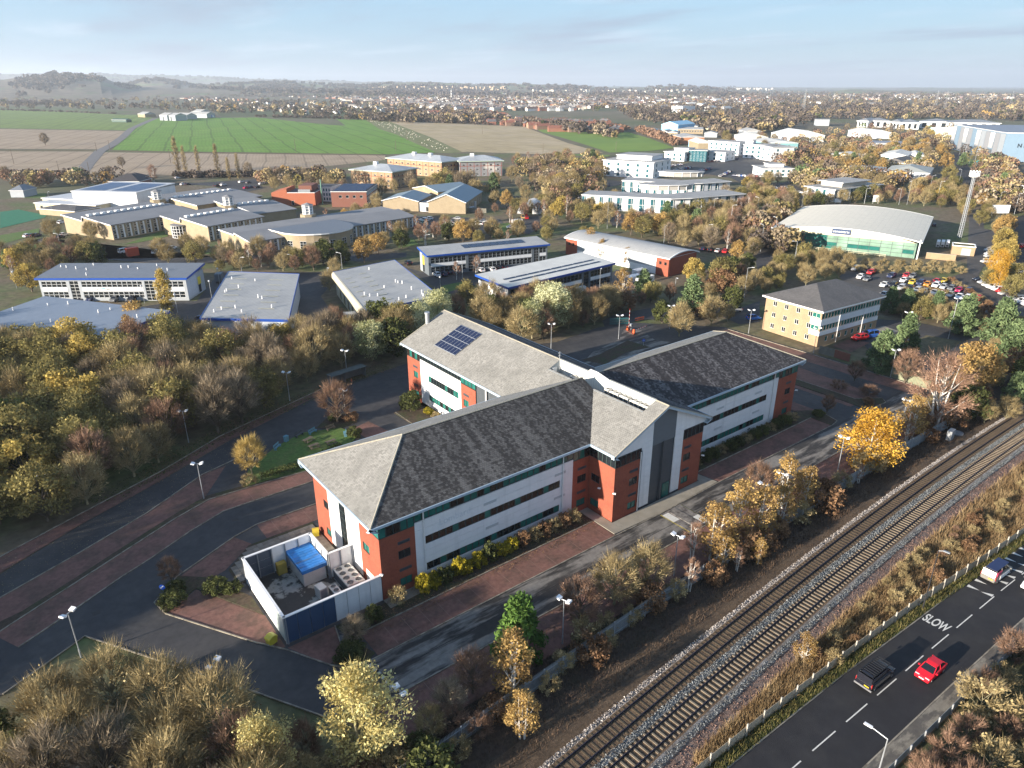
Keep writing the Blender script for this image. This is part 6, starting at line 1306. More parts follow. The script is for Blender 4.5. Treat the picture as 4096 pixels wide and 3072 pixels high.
def road_fence(label,bf,a0,a1,hp,m,pm,step,top=1.35):
 fe=thing('roadside_fence',label,'fence',(a0,-bf(a0),0));Y0=bf(a0);a=a0;k=0;rest=MB();b=MB();b.box(-.045,-.012,.08,.045,.012,top);me=b.mesh('pale',m)
 while a<a1:
  if k<300 and a>-30:obj('pale',me,fe,(a-a0,-(bf(a)-Y0),0));k+=1
  else:rest.box(a-a0-.045,-(bf(a)-Y0)-.012,.08,a-a0+.045,-(bf(a)-Y0)+.012,top)
  a+=step
 if rest.v:o=rest.build('pales',m,fe);o['kind']='stuff'
 for a in np.arange(a0,a1,2.75):
  b=MB();y=-(bf(a)-Y0);b.box(a-a0-.07,y-.16,0,a-a0+.07,y-.02,hp);b.build('post',pm,fe);b=MB();y1=-(bf(a+2.75)-Y0)
  for z in(.35,top-.25):b.prism([(a-a0,y+.02),(a-a0+2.75,y1+.02),(a-a0+2.75,y1+.06),(a-a0,y+.06)],z,z+.06)
  b.build('rail',m,fe)
rf_=lambda a:float(np.interp(a,[-60,-22,-6,8,23,60,130],[48.6,49.3,49.95,50.75,52.0,54.6,60.2]))
road_fence('weathered timber pale fence with concrete posts between the railway and the road',rf_,-45,90,1.75,mat('weathered_pales',(.52,.43,.31),.9,.25,3),concrete,.125)
rr=lambda a:59.55+.03*(a+18)
rdl=lambda a:float(np.interp(a,[-60,-24,-11,4,17,33,80,140],[49.6,50.6,51.0,51.9,52.5,53.5,56.4,61]))
rdr=lambda a:float(np.interp(a,[-60,-20,-5,15,60,140],[57.0,58.1,58.65,59.5,62.0,67]))
rr=lambda a:rdr(a)+1.75
road_fence('grey steel pale fence along the footpath at the bottom right',rr,-40,70,1.4,pal_m,galv,.125,1.2)
aa=list(np.arange(-80,150,3.0));b=MB()
for a0,a1 in zip(aa[:-1],aa[1:]):b.poly([(a0,-rdl(a0),0.02),(a1,-rdl(a1),0.02),(a1,-rdr(a1),.02),(a0,-rdr(a0),.02)])
struct('road',b,asph_new)
def roff(f,d):return[(a,-(f(a)+d))for a in aa]
strip('kerb',roff(rdl,-.06),-.06,.06,-.02,.12,kerb_m);strip('kerb',roff(rdr,.06),-.07,.07,-.02,.13,kerb_m)
b=MB()
for a0,a1 in zip(aa[:-1],aa[1:]):b.prism([(a0,-rdr(a0)-.15),(a1,-rdr(a1)-.15),(a1,-rdr(a1)-1.7),(a0,-rdr(a0)-1.7)],-.02,.11)
struct('footpath',b,mat('damp_footpath',(.22,.195,.155),.8,.2,2.0,(.09,.08,.07),.9,.7,stretch=(.4,1.2,1),thr=(.47,.55)))
sheet('grass_verge',[(a,-(rdl(a)-.1))for a in aa]+[(a,-(rf_(a)-.3))for a in aa[::-1]],.03,mat('rough_verge',(.07,.085,.025),.95,.4,3,(.10,.08,.04),.8,.8,bump=1,bscale=8))
sheet('bank',[(a,-(rf_(a)))for a in aa]+[(a,-(tb(a)+7.3))for a in aa[::-1]],.015,mat('bracken_bank',(.115,.08,.04),.95,.4,1.5,(.13,.11,.04),.8,.4,bump=1,bscale=5))
sheet('bank',[(a,-(rr(a)+.1))for a in aa]+[(150,-100),(-80,-90)],.015,mat('shrub_bank',(.05,.055,.022),.95,.4,1.5,bump=1,bscale=5))
sheet('bank',[(a,-(tb(a)-5.4))for a in aa]+[(a,-28.6)for a in aa[::-1]],-.012,mat('bramble_ground',(.06,.042,.031),.95,.45,2.0,(.045,.036,.022),.8,.4,bump=1,bscale=5))
cb_=lambda a:float(np.interp(a,[-60,-22,0,20,60,120],[53.0,54.2,55.0,55.9,58.6,63.5]))
for k,a in enumerate(np.arange(-33.6,90,5.78)):
 b=MB();a1=a+3.9;b.poly([(a,-cb_(a)-.06,.0245),(a1,-cb_(a1)-.06,.0245),(a1,-cb_(a1)+.06,.0245),(a,-cb_(a)+.06,.0245)]);o=b.build('lane_marking',line_m);o['kind']='structure'
for k in range(8):
 for s_ in(0,1):
  a=15.9+k*2.05;y=-(rdl(a)+.35)if not s_ else-(cb_(a)-.12)
  b=MB();tri=[(a,y,.025),(a+.62,y,.025),(a+.42,y-1.35,.025)]if not s_ else[(a+.35,y,.025),(a+.97,y,.025),(a+.3,y+1.3,.025)]
  if s_ and k in(1,):continue
  b.poly(tri);o=b.build('hump_triangle',line_m);o['kind']='structure'
sw=obj('road_lettering',text_mesh('SLOW',1.0,line_m,.001,.022));sw.location=(5.1,-53.45,.026);sw.rotation_euler=(0,0,-math.pi/2+R(-2));sw.scale=(.98,2.35,1);sw['kind']='structure'
# lamps and signs
lamp_w=mat('lamp_housing',(.78,.79,.80),.4,.04)
def lamp2_mesh(h):
 b=MB();b.tube((0,0,0),(0,0,1.2),.10,.09,7);b.tube((0,0,1.2),(0,0,h),.065,.05,6);pole=b.mesh('pole',galv);b=MB();b.tube((0,-.55,h),(0,.55,h),.04,n=5);arm=b.mesh('arm',galv)
 hs=[]
 for s_ in(-1,1):
  b=MB();b.obox((0,s_*.62,h+.08),(.62,.52,.2),0,s_*.3);b.obox((0,s_*.62,h-.03),(.5,.42,.06),0,s_*.3);hs.append(b.mesh('lamp_head',lamp_w))
 return pole,arm,hs
LM={}
def lamp2(p,label,rz=0.0,h=6.2):
 if h not in LM:LM[h]=lamp2_mesh(h)
 r=thing('car_park_lamp',label,'lamp post',(p[0],p[1],0),rz,'twin headed car park lamps');obj('pole',LM[h][0],r);obj('arm',LM[h][1],r)
 for m_ in LM[h][2]:obj('lamp_head',m_,r)
for p,l,rz in(((-55.0,28.3),'twin lamp standing in the planting strip above the inner lane',1.0),((-74.0,38.6),'twin lamp with a small sign among the trees at the far left',1.0),((-51.6,49.5),'twin lamp at the wood edge right of the lowest left one',1.0),((-30.3,56.0),'twin lamp in the shade of the belt left of the red maple',.8),((-15.5,60.5),'twin lamp above the dark cycle shelter',.6),((-25.2,40.8),'twin lamp half hidden by the reddish bare tree',.5),((-52.4,-28.9),'twin lamp beside the golden tree at the bottom near the speed hump',.1),((-75.6,2.5),'twin lamp rising out of the bare tree at the lower left junction',2.2),((-65.3,-14.6),'twin lamp rising out of bare trees at the bottom left',2.2),((-31.6,-28.8),'twin lamp beside the reddish shrub above the palisade fence',.3),((-12.0,-28.5),'twin lamp at the kerb opposite the entrance wing',.2),((30.8,-27.0),'twin lamp between the birches right of the entrance',.2),((54.0,-26.2),'twin lamp beside the bright gold tree',.2),((7.6,-27.8),'twin lamp hidden in birch tops opposite the entrance',.2),((12.5,-27.6),'second twin lamp head among birch tops opposite the entrance',.2),((31.9,47.3),'twin lamp under the silver willow behind the office',.9),((49.8,42.1),'twin lamp beside the barrier drive',.9),((66.4,39.8),'twin lamp in the shrubs right of the barrier',.9),((79.6,24.8),'twin lamp left of the tan brick office',.9),((79.0,-12.1),'twin lamp by the timber fence and pines',.9),((79.4,6.5),'short twin lamp with a sign beside the tan brick office corner',.9)):lamp2(p,l,rz)
lamp2((97.8,-5.3),'tall twin lamp in front of the brick office car park',.9,9.5);lamp2((115.8,-8.6),'tallest twin lamp at the far side of the brick office car park',.9,10.5)
def lamp1(p,label,h=8.0,rz=0.0,group='single headed road lamps',arm=1.2,kind='road_lamp'):
 key=('l1',h,arm)
 if key not in LM:
  dk_=arm==.5;black_iron=mat('black_iron',(.02,.02,.022),.7,.1);b=MB();b.tube((0,0,0),(0,0,h),.09,.05,6);po=b.mesh('pole',black_iron if dk_ else galv);b=MB();b.tube((0,0,h),(arm,0,h+.25),.04,n=5);b.obox((arm+.3,0,h+.27),(.7,.26,.12));LM[key]=(po,b.mesh('lamp_head',grey_metal if dk_ else lamp_w))
 r=thing(kind,label,'lamp post',(p[0],p[1],0),rz,group);obj('pole',LM[key][0],r);obj('lamp_head',LM[key][1],r)
lamp1((-21.6,-59.9),'road lamp leaning over the road at the bottom edge',6.5,R(95),None,1.4);lamp1((7.0,-51.35),'dark thin road lamp by the pale fence beside the railway bank',8.6,R(-85),None,.5)
l1s=[(F3(815,1425),'tall lamp before the near crescent office, farthest left',12),(F3(1065,1400),'lamp by the side road below the crescent office',8),(F3(1605,1380),'tall lamp right of the dark shrub below the crescent',10),(F3(1720,1350),'tall slim lamp beside the other below the crescent',10),(F3(1870,1420),'tall lamp left of the arched hall trees',10),(F3(2100,1300),'lamp at the red shrubs above the arched hall',8),(F3(2130,1620),'lamp on the estate road bend',10),(F3(1300,1560),'lamp behind the barrel roofed unit',7),(F3(1670,1540),'lamp beside the pine behind the barrel roofed unit',7),(F3(640,1060),'lamp in the crescent office car park',7),(F4(40,1600),'white lamp at the left corner of the arched hall',12),(F4(240,1640),'white lamp in front of the green glass',9),(F4(290,1240),'lamp above the left end of the arched roof',8),(F4(825,1210),'lamp behind the arched roof crest',8),(F4(1120,1220),'lamp behind the right part of the arched roof',8),(F4(1190,1220),'tall lamp by the roundabout road behind the arched roof',12),(F4(1250,1100),'lamp among green shrubs right of the glass office',8),(F4(1380,1120),'tall lamp by the dark road',10),(F4(1450,1180),'lamp left of the phone mast',10),(F4(1630,1060),'lamp left of the mast crown',10),(F4(1780,1160),'lamp right of the phone mast',8),(F4(1960,1290),'lamp by the white board at the junction',10),(F4(2110,1300),'lamp at the right junction verge',10),(F4(1640,790),'avenue lamp farthest away',9),(F4(1665,800),'second avenue lamp along the green verge',9),(F4(1690,830),'third avenue lamp along the green verge',9),(F4(1725,865),'fourth avenue lamp along the green verge',9),(F4(1760,900),'fifth avenue lamp along the green verge',9),(F4(1815,945),'nearest avenue lamp along the green verge',9),(F1(455,1310),'tall white lamp by the green sports pitch',11),(F1(520,1580),'lamp on the school bend lawn',5),(N1(2090,190),'lamp at the back corner of the school road',5),(N2(745,165),'lamp by the roadside between two grey roofs',5.5),(N2(630,315),'lamp left of the rounded eave',6),(N2(325,170),'lamp by the hedge below the school',5),(F2(1025,1430),'lamp in the school car park',5),(F2(935,1465),'lamp by the school path',5),(F2(1455,1590),'lamp on the lawn below the school car park',5),(N2(1785,260),'lamp in front of the two storey blue edged unit',6),(N3(755,370),'lamp in the crate yard',7),(N3(1400,440),'curved lamp behind the gate shrubs',7),(N3(2005,410),'lamp on the right road bend',9),(N4(220,150),'lamp among shrubs left of the brick office',9)]
for p,l,h in l1s:lamp1(p,l,h,random.uniform(0,6))
def globe(p,label,h=5.0):
 if 'gl' not in LM:
  b=MB();b.tube((0,0,0),(0,0,5),.06,n=6);po=b.mesh('pole',galv);b=MB()
  for k in range(8):
   for j in range(4):
    t0,t1=k*math.pi/4,(k+1)*math.pi/4;f0,f1=j*math.pi/4,(j+1)*math.pi/4;sp_=lambda t,f:(.32*math.cos(t)*math.sin(f),.32*math.sin(t)*math.sin(f),5.25-.32*math.cos(f));b.poly([sp_(t0,f0),sp_(t1,f0),sp_(t1,f1),sp_(t0,f1)])
  LM['gl']=(po,b.mesh('lamp_head',mat('opal_globe',(.5,.52,.55),.3,.05)))
 r=thing('globe_lamp',label,'lamp post',tuple(p),0,'globe lamps on the estate');obj('pole',LM['gl'][0],r);obj('lamp_head',LM['gl'][1],r)
for p,l in((N1(145,330),'globe lamp at the left end of the long unit'),(N1(585,410),'globe lamp at the first entrance of the long unit'),(N1(1250,460),'globe lamp at the second entrance of the long unit'),(N1(1535,540),'globe lamp behind the golden column tree'),(N1(1830,415),'globe lamp left of the grey roofed unit'),(N1(1900,300),'globe lamp by the parked box van'),(N1(1240,700),'globe lamp hidden in the orange trees'),(N2(1595,380),'globe lamp right of the rounded eave unit')):globe(p,l)
rs=thing('keep_left_sign','round blue keep left sign in the hedge island','road sign',tuple(B1(1425,190)),R(20));b=MB();b.tube((0,0,0),(0,0,1.9),.04,n=6);b.build('post',galv,rs);b=MB();b.tube((0,-.05,1.7),(0,-.09,1.7),.38,n=18);bl_m=mat('sign_blue',(.01,.09,.5),.4,.03);b.build('disc',bl_m,rs)
b=MB();b.poly([(-.25,-.1,1.5),(-.25,-.1,1.75),(-.17,-.1,1.68),(.17,-.1,1.98),(.24,-.1,1.9),(-.1,-.1,1.6),(-.02,-.1,1.5)]);b.build('arrow',white_paint,rs);rs.rotation_euler=(0,0,R(-40))
rs=thing('keep_left_sign','round blue sign at the barrier drive behind the office','road sign',tuple(N3(1135,825)),R(-40));b=MB();b.tube((0,0,0),(0,0,1.5),.04,n=6);b.build('post',galv,rs);b=MB();b.tube((0,-.05,1.4),(0,-.09,1.4),.36,n=18);b.build('disc',bl_m,rs);b=MB();b.obox((0,-.1,1.4),(.4,.01,.1),0);b.build('arrow',white_paint,rs)
rs=thing('notice_board','blank tilted grey board by the hedge at the corner of the plant yard','notice board',tuple(B2(780,575)),R(-15));b=MB();b.obox((0,0,.7),(1.3,.9,.06),0,.5);b.build('board',dark_grey,rs);b=MB();b.tube((-.5,0,0),(-.5,0,.7),.04,n=5);b.tube((.5,0,0),(.5,0,.7),.04,n=5);b.build('leg',galv,rs)
for p,l,s_,m_ in((F4(1980,1310),'large white board at the roundabout junction',(9,4),white_paint),(F4(2130,1270),'white sign on posts at the right junction',(4,3),white_paint),(F4(1875,1010),'white estate sign board beyond the mast',(5,3.5),white_paint),(F4(920,1210),'white sign panel on posts behind the arched roof',(3.5,3.5),white_paint),(F4(595,1215),'white panel left of the taller sign behind the arched roof',(3.5,2),white_paint),(F4(1790,900),'turquoise banner sign on the avenue verge',(3,4.5),mat('turquoise',(.05,.45,.55),.5,.05)),(N3(1960,400),'yellowish board on a post by the right road',(1.6,1.4),cream)):
 r=thing('sign_board',l,'sign',tuple(p),YAW-math.pi/2);b=MB();b.box(-s_[0]/2,-.08,1,s_[0]/2,0,1+s_[1]);b.build('board',m_,r);b=MB();b.tube((-s_[0]*.4,.1,0),(-s_[0]*.4,.1,1+s_[1]),.08,n=5);b.tube((s_[0]*.4,.1,0),(s_[0]*.4,.1,1+s_[1]),.08,n=5);b.build('post',galv,r)
orange=mat('orange_red_paint',(.55,.10,.03),.5,.06)
def barrier(p,rz,up,label):
 r=thing('barrier',label,'barrier',tuple(p),rz,'car park barriers');b=MB();b.box(-.25,-.25,0,.25,.25,1.15);b.build('cabinet',orange,r)
 for k in range(10):
  b=MB()
  if up:b.box(-.05,-.32,1.0+k*.5,.05,-.26,1.5+k*.5)
  else:b.box(.2+k*.5,-.32,.9,.7+k*.5,-.26,1.02)
  b.build('boom',white_paint if k%2==0 else mat('boom_red',(.5,.04,.03),.5,.05),r)
barrier(N3(1000,695),0,True,'raised red and white barrier at the office gate');barrier(N3(1053,722),R(8),False,'lowered red and white barrier at the office gate')
b=MB();r=thing('control_post','grey control post between the two barriers','control post',tuple(N3(1028,690)));b.box(-.3,-.3,0,.3,.3,1.7);b.build('body',grey_metal,r);b=MB();b.box(-.32,-.33,1.1,.1,-.3,1.5);b.build('panel',dark_grey,r)
b=MB();isl=[N3(975,690),N3(1000,680),N3(1068,722),N3(1050,735)];b.prism([(p.x,p.y)for p in isl],0,.14);struct('kerb_island',b,mat('red_kerb',(.16,.06,.04),.7,.1))
gt=thing('palisade_gate','teal gate of upright bars beside the office barrier','gate',tuple(N3(845,650)));p0,p1=N3(840,655),N3(1000,648)
for i in range(22):q=p0 .lerp(p1,i/21)-p0;b=MB();b.box(q.x-.04,q.y-.03,.1,q.x+.04,q.y+.03,2.0);b.build('bar',mat('teal_steel',(.03,.14,.15),.5,.1),gt)
b=MB();b.obox(((p1-p0)/2+Vector((0,0,1.7))),((p1-p0).length,.06,.1),math.atan2((p1-p0).y,(p1-p0).x));b.obox(((p1-p0)/2+Vector((0,0,.4))),((p1-p0).length,.06,.1),math.atan2((p1-p0).y,(p1-p0).x));b.build('rail',mat('teal_steel',(.03,.14,.15)),gt)
for k,(pa,pb)in enumerate(((N3(930,640),N3(1000,625)),(N3(1065,620),N3(1140,605)))):
 b=MB();d=pb-pa;b.obox(((pa+pb)/2+Vector((0,0,.9))),(d.length,.06,.25),math.atan2(d.y,d.x));b.obox(((pa+pb)/2+Vector((0,0,.35))),(d.length,.06,.25),math.atan2(d.y,d.x));tag(b.build('orange_board_fence',orange),['orange boards along the road left of the raised barrier','orange boards along the road right of the raised barrier'][k],'fence')
wood=mat('weathered_wood',(.15,.12,.085),.9,.2,4);bluew=mat('faded_blue_wood',(.12,.26,.32),.8,.2,4)
def bench(p,rz,m_,label):
 r=thing('bench',label,'bench',(p[0],p[1],.1),rz,'garden benches')
 for k in range(4):b=MB();b.box(-.9,-.3+k*.12,.42,.9,-.2+k*.12,.46);b.build('seat_slat',m_,r)
 for k in range(3):b=MB();b.box(-.9,.2,.56+k*.13,.9,.24,.66+k*.13);b.build('back_slat',m_,r)
 for x in(-.75,.75):b=MB();b.box(x-.04,-.28,0,x+.04,.22,.42);b.box(x-.04,.18,.42,x+.04,.24,.95);b.build('leg',m_,r)
for p,rz,m_,l in(((-29.3,38.6),R(10),wood,'brown wooden bench at the top edge of the garden lawn'),((-32.6,39.2),R(25),bluew,'pale blue bench right of the dark one along the lawn edge'),((-35.0,39.6),R(25),dark_grey,'dark bench between blue ones along the lawn edge'),((-39.9,37.4),R(40),bluew,'pale blue bench farthest left on the lawn'),((-28.2,34.8),R(-110),bluew,'pale blue bench facing left at the right end of the lawn')):bench(p,rz,m_,l)
b=MB();b.box(-.35,-.3,0,.35,.3,.95);r=thing('blue_bin','small blue bin at the lawn edge between benches','bin',(-37.6,39.1,.1),.4);b.build('body',bluew,r);b=MB();b.box(-.38,-.33,.95,.38,.33,1.05);b.build('lid',bluew,r)
def picnic(p,rz,label):
 r=thing('picnic_table',label,'picnic table',(p[0],p[1],.1),rz,'picnic tables')
 for k in range(5):b=MB();b.box(-.9,-.36+k*.15,.72,.9,-.23+k*.15,.76);b.build('top_plank',wood,r)
 for y in(-.75,.6):b=MB();b.box(-.9,y,.42,.9,y+.24,.46);b.build('seat',wood,r)
 for x in(-.65,.65):b=MB();b.box(x-.04,-.75,.36,x+.04,.84,.42);b.obox((x+.06,-.35,.36),(.06,.08,.8),0,.5);b.obox((x+.06,.35,.36),(.06,.08,.8),0,-.5);b.build('leg',wood,r)
picnic((-34.8,33.4),R(5),'picnic table nearest the hedge on the garden lawn');picnic((-31.8,33.0),R(5),'picnic table right of the nearest one on the garden lawn');picnic((-34.6,36.3),R(20),'picnic table farthest back on the garden lawn')
sh_=thing('cycle_shelter','dark open cycle shelter under the belt of trees','shelter',tuple(N2(805,1132)),R(8));b=MB();b.box(-4.2,1.5,0,4.3,1.62,2.2);b.box(-4.2,-.2,0,-4.1,1.5,2.2);b.box(4.2,-.2,0,4.3,1.5,2.2);b.box(-1,-.2,0,-.9,1.5,2.2);b.build('wall',mat('shelter_boards',(.14,.15,.15),.8,.15),sh_);b=MB();b.box(-4.4,-.4,2.2,4.5,1.8,2.32);b.build('roof',mat('shelter_roof',(.10,.11,.10),.9,.2),sh_)
cn=thing('traffic_cone','small orange traffic cone beside the cycle shelter','traffic cone',tuple(N2(825,1135)));b=MB();b.tube((0,0,.03),(0,0,.7),.17,.03,8);b.build('cone',orange,cn);b=MB();b.box(-.2,-.2,0,.2,.2,.03);b.build('base',black_r,cn)
cnt=thing('stillage','white metal crate beside a red skip behind the grey roofed unit','container',tuple(N2(840,620)),R(-20));b=MB();b.box(-2.4,-1.2,.1,2.4,1.2,2.6);b.build('body',white_paint,cnt);b=MB()
for k in range(9):b.box(-2.3+k*.55,-1.23,.2,-2.2+k*.55,-1.2,2.5)
b.build('rib',galv,cnt)
sk=thing('skip','red skip left of the white metal crate','skip',tuple(N2(765,625)),R(70));b=MB();b.prof([(-1.3,0),(1.3,0),(1.7,1.4),(-1.7,1.4)],-.8,.8);b.build('body',mat('skip_red',(.4,.03,.04),.5,.1),sk);b=MB();b.prof([(-1.8,1.4),(1.8,1.4),(1.8,1.5),(-1.8,1.5)],-.85,.85);b.build('rim',mat('skip_red',(.4,.03,.04)),sk)
sk=thing('red_container','orange red shipping container by the school road','container',tuple(F1(1140,1655)),R(10));b=MB();b.box(-2,-1.2,0,2,1.2,3.0);b.build('body',mat('container_red',(.5,.07,.03),.5,.1),sk);b=MB();b.box(-1.9,-1.24,.1,-.05,-1.2,2.8);b.box(.05,-1.24,.1,1.9,-1.2,2.8);b.build('door',mat('container_red',(.5,.07,.03)),sk)
for k,p in enumerate((F2(20,1625),F2(140,1605))):
 sk=thing('yellow_skip',['left yellow skip at the school wall','right yellow skip at the school wall'][k],'skip',tuple(p),R(15),'yellow skips');b=MB();b.prof([(-1.3,0),(1.3,0),(1.7,1.7),(-1.7,1.7)],-1,1);b.build('body',mat('skip_yellow',(.62,.34,.02),.5,.1),sk);b=MB();b.prof([(-1.8,1.7),(1.8,1.7),(1.8,1.8),(-1.8,1.8)],-1.05,1.05);b.build('rim',mat('skip_yellow',(.62,.34,.02)),sk)
for k,(p,h)in enumerate(((F1(1465,865),9),(F1(945,760),8),(F1(830,760),7),(F2(340,760),9),(F2(1295,670),10),(F2(1940,615),10),(F1(120,870),9),(F1(510,950),7),(F1(770,960),7),(F2(1200,760),8),(F3(265,790),8),(F3(890,760),7),(F1(1880,440),12))):
 b=MB();b.tube((0,0,0),(0,0,h*1.25),.22,.14,6);r=thing('telegraph_pole',['brown pole in the stubble before the poplars','pole at the farm track bend','pole left of the farm track','pole at the green field edge','lone pole on the green slope','lone pole on the ploughed slope','pole in the left stubble','pole among bare trees at the stubble edge','pole by the foot of the farm track','pole at the far corner of the green field','pole at the foot of the ploughed slope','pole at the foot of the right pasture','tall pole at the farm'][k],'pole',tuple(p),0,'telegraph poles');b.build('pole',mat('pole_wood',(.12,.095,.07),.9,.2),r);b=MB();b.obox((0,0,h*1.2),(1.6,.12,.12),k);b.build('crossarm',wood,r)
# vehicles
tyre=mat('tyre',(.012,.012,.012),.8,.1);rimm=mat('wheel_rim',(.35,.35,.36),.4,.1,metal=.6);car_glass=mat('car_glass',(.01,.012,.015),.08,0,spec=.6);red_l=mat('tail_light_red',(.45,.015,.012),.3,.05);clear_l=mat('headlight_glass',(.62,.63,.64),.2,.05);plate_y=mat('yellow_plate',(.65,.45,.02),.5,.05);plate_w=mat('white_plate',(.7,.7,.68),.5,.05);trim_b=mat('black_trim',(.015,.015,.016),.6,.1)
def paint(name,c,r_=.25):return mat('car_paint_'+name,c,r_,.0,spec=.55)
PROF={'hatch':(3.95,1.68,[(0,.30,.55),(.12,.22,.70),(.5,.2,.80),(.95,.2,.93),(2.0,.2,.98),(3.4,.2,1.0),(3.8,.25,.95),(3.95,.35,.80)],[(.95,.93),(1.65,1.42),(2.2,1.49),(3.2,1.44),(3.75,.98)]),'saloon':(4.5,1.78,[(0,.30,.55),(.15,.22,.70),(.7,.2,.82),(1.25,.2,.92),(2.4,.2,.96),(3.6,.2,.98),(4.35,.25,.93),(4.5,.35,.78)],[(1.25,.92),(2.0,1.38),(2.6,1.44),(3.2,1.38),(3.95,.97)]),'suv':(4.4,1.85,[(0,.38,.65),(.12,.30,.85),(.6,.28,.98),(1.1,.28,1.06),(2.2,.28,1.1),(3.8,.28,1.12),(4.3,.32,1.08),(4.4,.42,.9)],[(1.1,1.06),(1.75,1.56),(2.4,1.66),(3.8,1.62),(4.25,1.1)]),'van':(4.85,1.92,[(0,.35,.70),(.12,.28,.90),(.5,.26,1.02),(.95,.26,1.12),(2.2,.26,1.16),(4.3,.26,1.16),(4.78,.3,1.14),(4.85,.4,1.0)],[(.95,1.12),(1.75,1.80),(2.4,1.93),(4.5,1.92),(4.82,1.2)])}
CARM={}
def loft(b,secs,mi=0,cap=True):
 i=len(b.v);n=len(secs[0])
 for s_ in secs:b.v+=s_
 for k in range(len(secs)-1):
  for j in range(n):b.f.append((i+k*n+j,i+k*n+(j+1)%n,i+(k+1)*n+(j+1)%n,i+(k+1)*n+j));b.m.append(mi)
 if cap:b.f.append(tuple(range(i,i+n)));b.m.append(mi);b.f.append(tuple(range(i+(len(secs)-1)*n,i+len(secs)*n))[::-1]);b.m.append(mi)
def car_meshes(kind,pm):
 key=(kind,pm.name)
 if key in CARM:return CARM[key]
 L,Wd,low,top=PROF[kind];w=Wd/2;b=MB();secs=[]
 for x,zs,zb in low:
  e_=1-.10*max(0,1-min(x,L-x)/.45);ww=w*e_;zm=(zs+zb)/2+.05
  secs.append([(L/2-x,-ww*.92,zs),(L/2-x,-ww,zm),(L/2-x,-ww*.96,zb-.06),(L/2-x,-ww*.84,zb),(L/2-x,ww*.84,zb),(L/2-x,ww*.96,zb-.06),(L/2-x,ww,zm),(L/2-x,ww*.92,zs)])
 loft(b,secs)
 rf=[p for p in top];rp=rf[1:4];secs=[]
 for x,z in rp:secs.append([(L/2-x,-w*.70,z-.05),(L/2-x,-w*.58,z+.015),(L/2-x,w*.58,z+.015),(L/2-x,w*.70,z-.05)])
 loft(b,secs);zt=lambda x:np.interp(x,[p[0]for p in top],[p[1]for p in top]);zbelt=lambda x:np.interp(x,[p[0]for p in low],[p[2]for p in low])
 xm=(top[1][0]+top[3][0])/2
 for s_ in(-1,1):
  for(x0,z0),(x1,z1)in((top[0],top[1]),((xm,zbelt(xm)),(xm,zt(xm))),(top[4],top[3])):b.tube((L/2-x0,s_*w*.86,z0-.02),(L/2-x1,s_*w*.71,z1-.03),.05,n=4)
  b.obox((L/2-top[0][0]-.25,s_*(w+.09),zbelt(1.2)+.12),(.14,.2,.14),0)
 body=b.mesh('body',pm);b=MB();secs=[]
 for(x,z)in top:secs.append([(L/2-x,-w*(.84 if z<1.25 and x in(top[0][0],top[4][0])else.70),z-.04),(L/2-x,w*(.84 if z<1.25 and x in(top[0][0],top[4][0])else.70),z-.04),(L/2-x,w*.83,zbelt(x)-.03),(L/2-x,-w*.83,zbelt(x)-.03)])
 loft(b,secs);gls=b.mesh('windows',car_glass)
 b=MB();r_=.31 if kind!='suv' else.36;b.tube((0,-.1,0),(0,.1,0),r_,n=14);b2=MB();b2 .tube((0,-.115,0),(0,.115,0),r_*.6,n=10);wh=(b.mesh('wheel',tyre),b2 .mesh('rim',rimm),r_)
 b=MB();b.obox((L/2-.16,0,.66 if kind in('hatch','saloon')else.8),(.12,.42,.13));hl=b.mesh('headlight',clear_l);b=MB();b.obox((-L/2+.1,0,.82 if kind in('hatch','saloon')else.98),(.14,.2,.3 if kind!='van' else.5));tl=b.mesh('tail_light',red_l)
 CARM[key]=(body,gls,wh,hl,tl,L,w);return CARM[key]
def car(p,rz,kind,cname,col,label,group=None,detail=1,name='parked_car',cat=None):
 body,gls,wh,hl,tl,L,w=car_meshes(kind,paint(cname,col));r=thing(name,label,cat or('van' if kind=='van' else 'car'),(p[0],p[1],p[2]if len(p)>2 else 0.0),rz,group)
 obj('body',body,r);obj('windows',gls,r)
 for x in(L/2-.75,-L/2+.75):
  for s_ in(-1,1):
   o=obj('wheel',wh[0],r,(x,s_*(w-.13),wh[2]))
   if detail>1:obj('rim',wh[1],o)
 if detail>0:
  for s_ in(-1,1):obj('headlight',hl,r,(0,s_*(w-.32),0));obj('tail_light',tl,r,(0,s_*(w-.16),0))
 return r
RD=-math.atan(.045)
bv=car((-8.55,-53.35,.03),RD,'van','black',(.012,.013,.02),'black panel van with a slatted roof rack driving away along the road',None,2,'black_van')
b=MB()
for k in range(9):b.box(1.2-k*.36,-.72,1.99,1.3-k*.36,.72,2.03)
for y in(-.72,.66):b.box(-1.9,y,1.97,1.35,y+.06,2.06)
b.build('roof_rack',trim_b,bv);b=MB();b.box(-2.47,-.96,.32,-2.38,.96,.52);b.build('bumper',mat('grey_bumper',(.16,.16,.17),.6,.1),bv);b=MB();b.box(-2.455,-.62,.66,-2.44,-.1,.78);b.build('number_plate',plate_y,bv)
b=MB();b.prof([(-2.44,1.05),(-2.33,1.88),(-2.36,1.9),(-2.47,1.06)],-.80,.80);b.box(-1.9,-.985,.55,1.3,-.955,1.1);b.prof([(-2.2,1.1),(1.0,1.1),(.4,1.82),(-2.2,1.84)],-.86,-.78);b.prof([(-2.2,1.1),(1.0,1.1),(.4,1.82),(-2.2,1.84)],.78,.86);b.build('side_panel',paint('black',(.012,.013,.02)),bv)
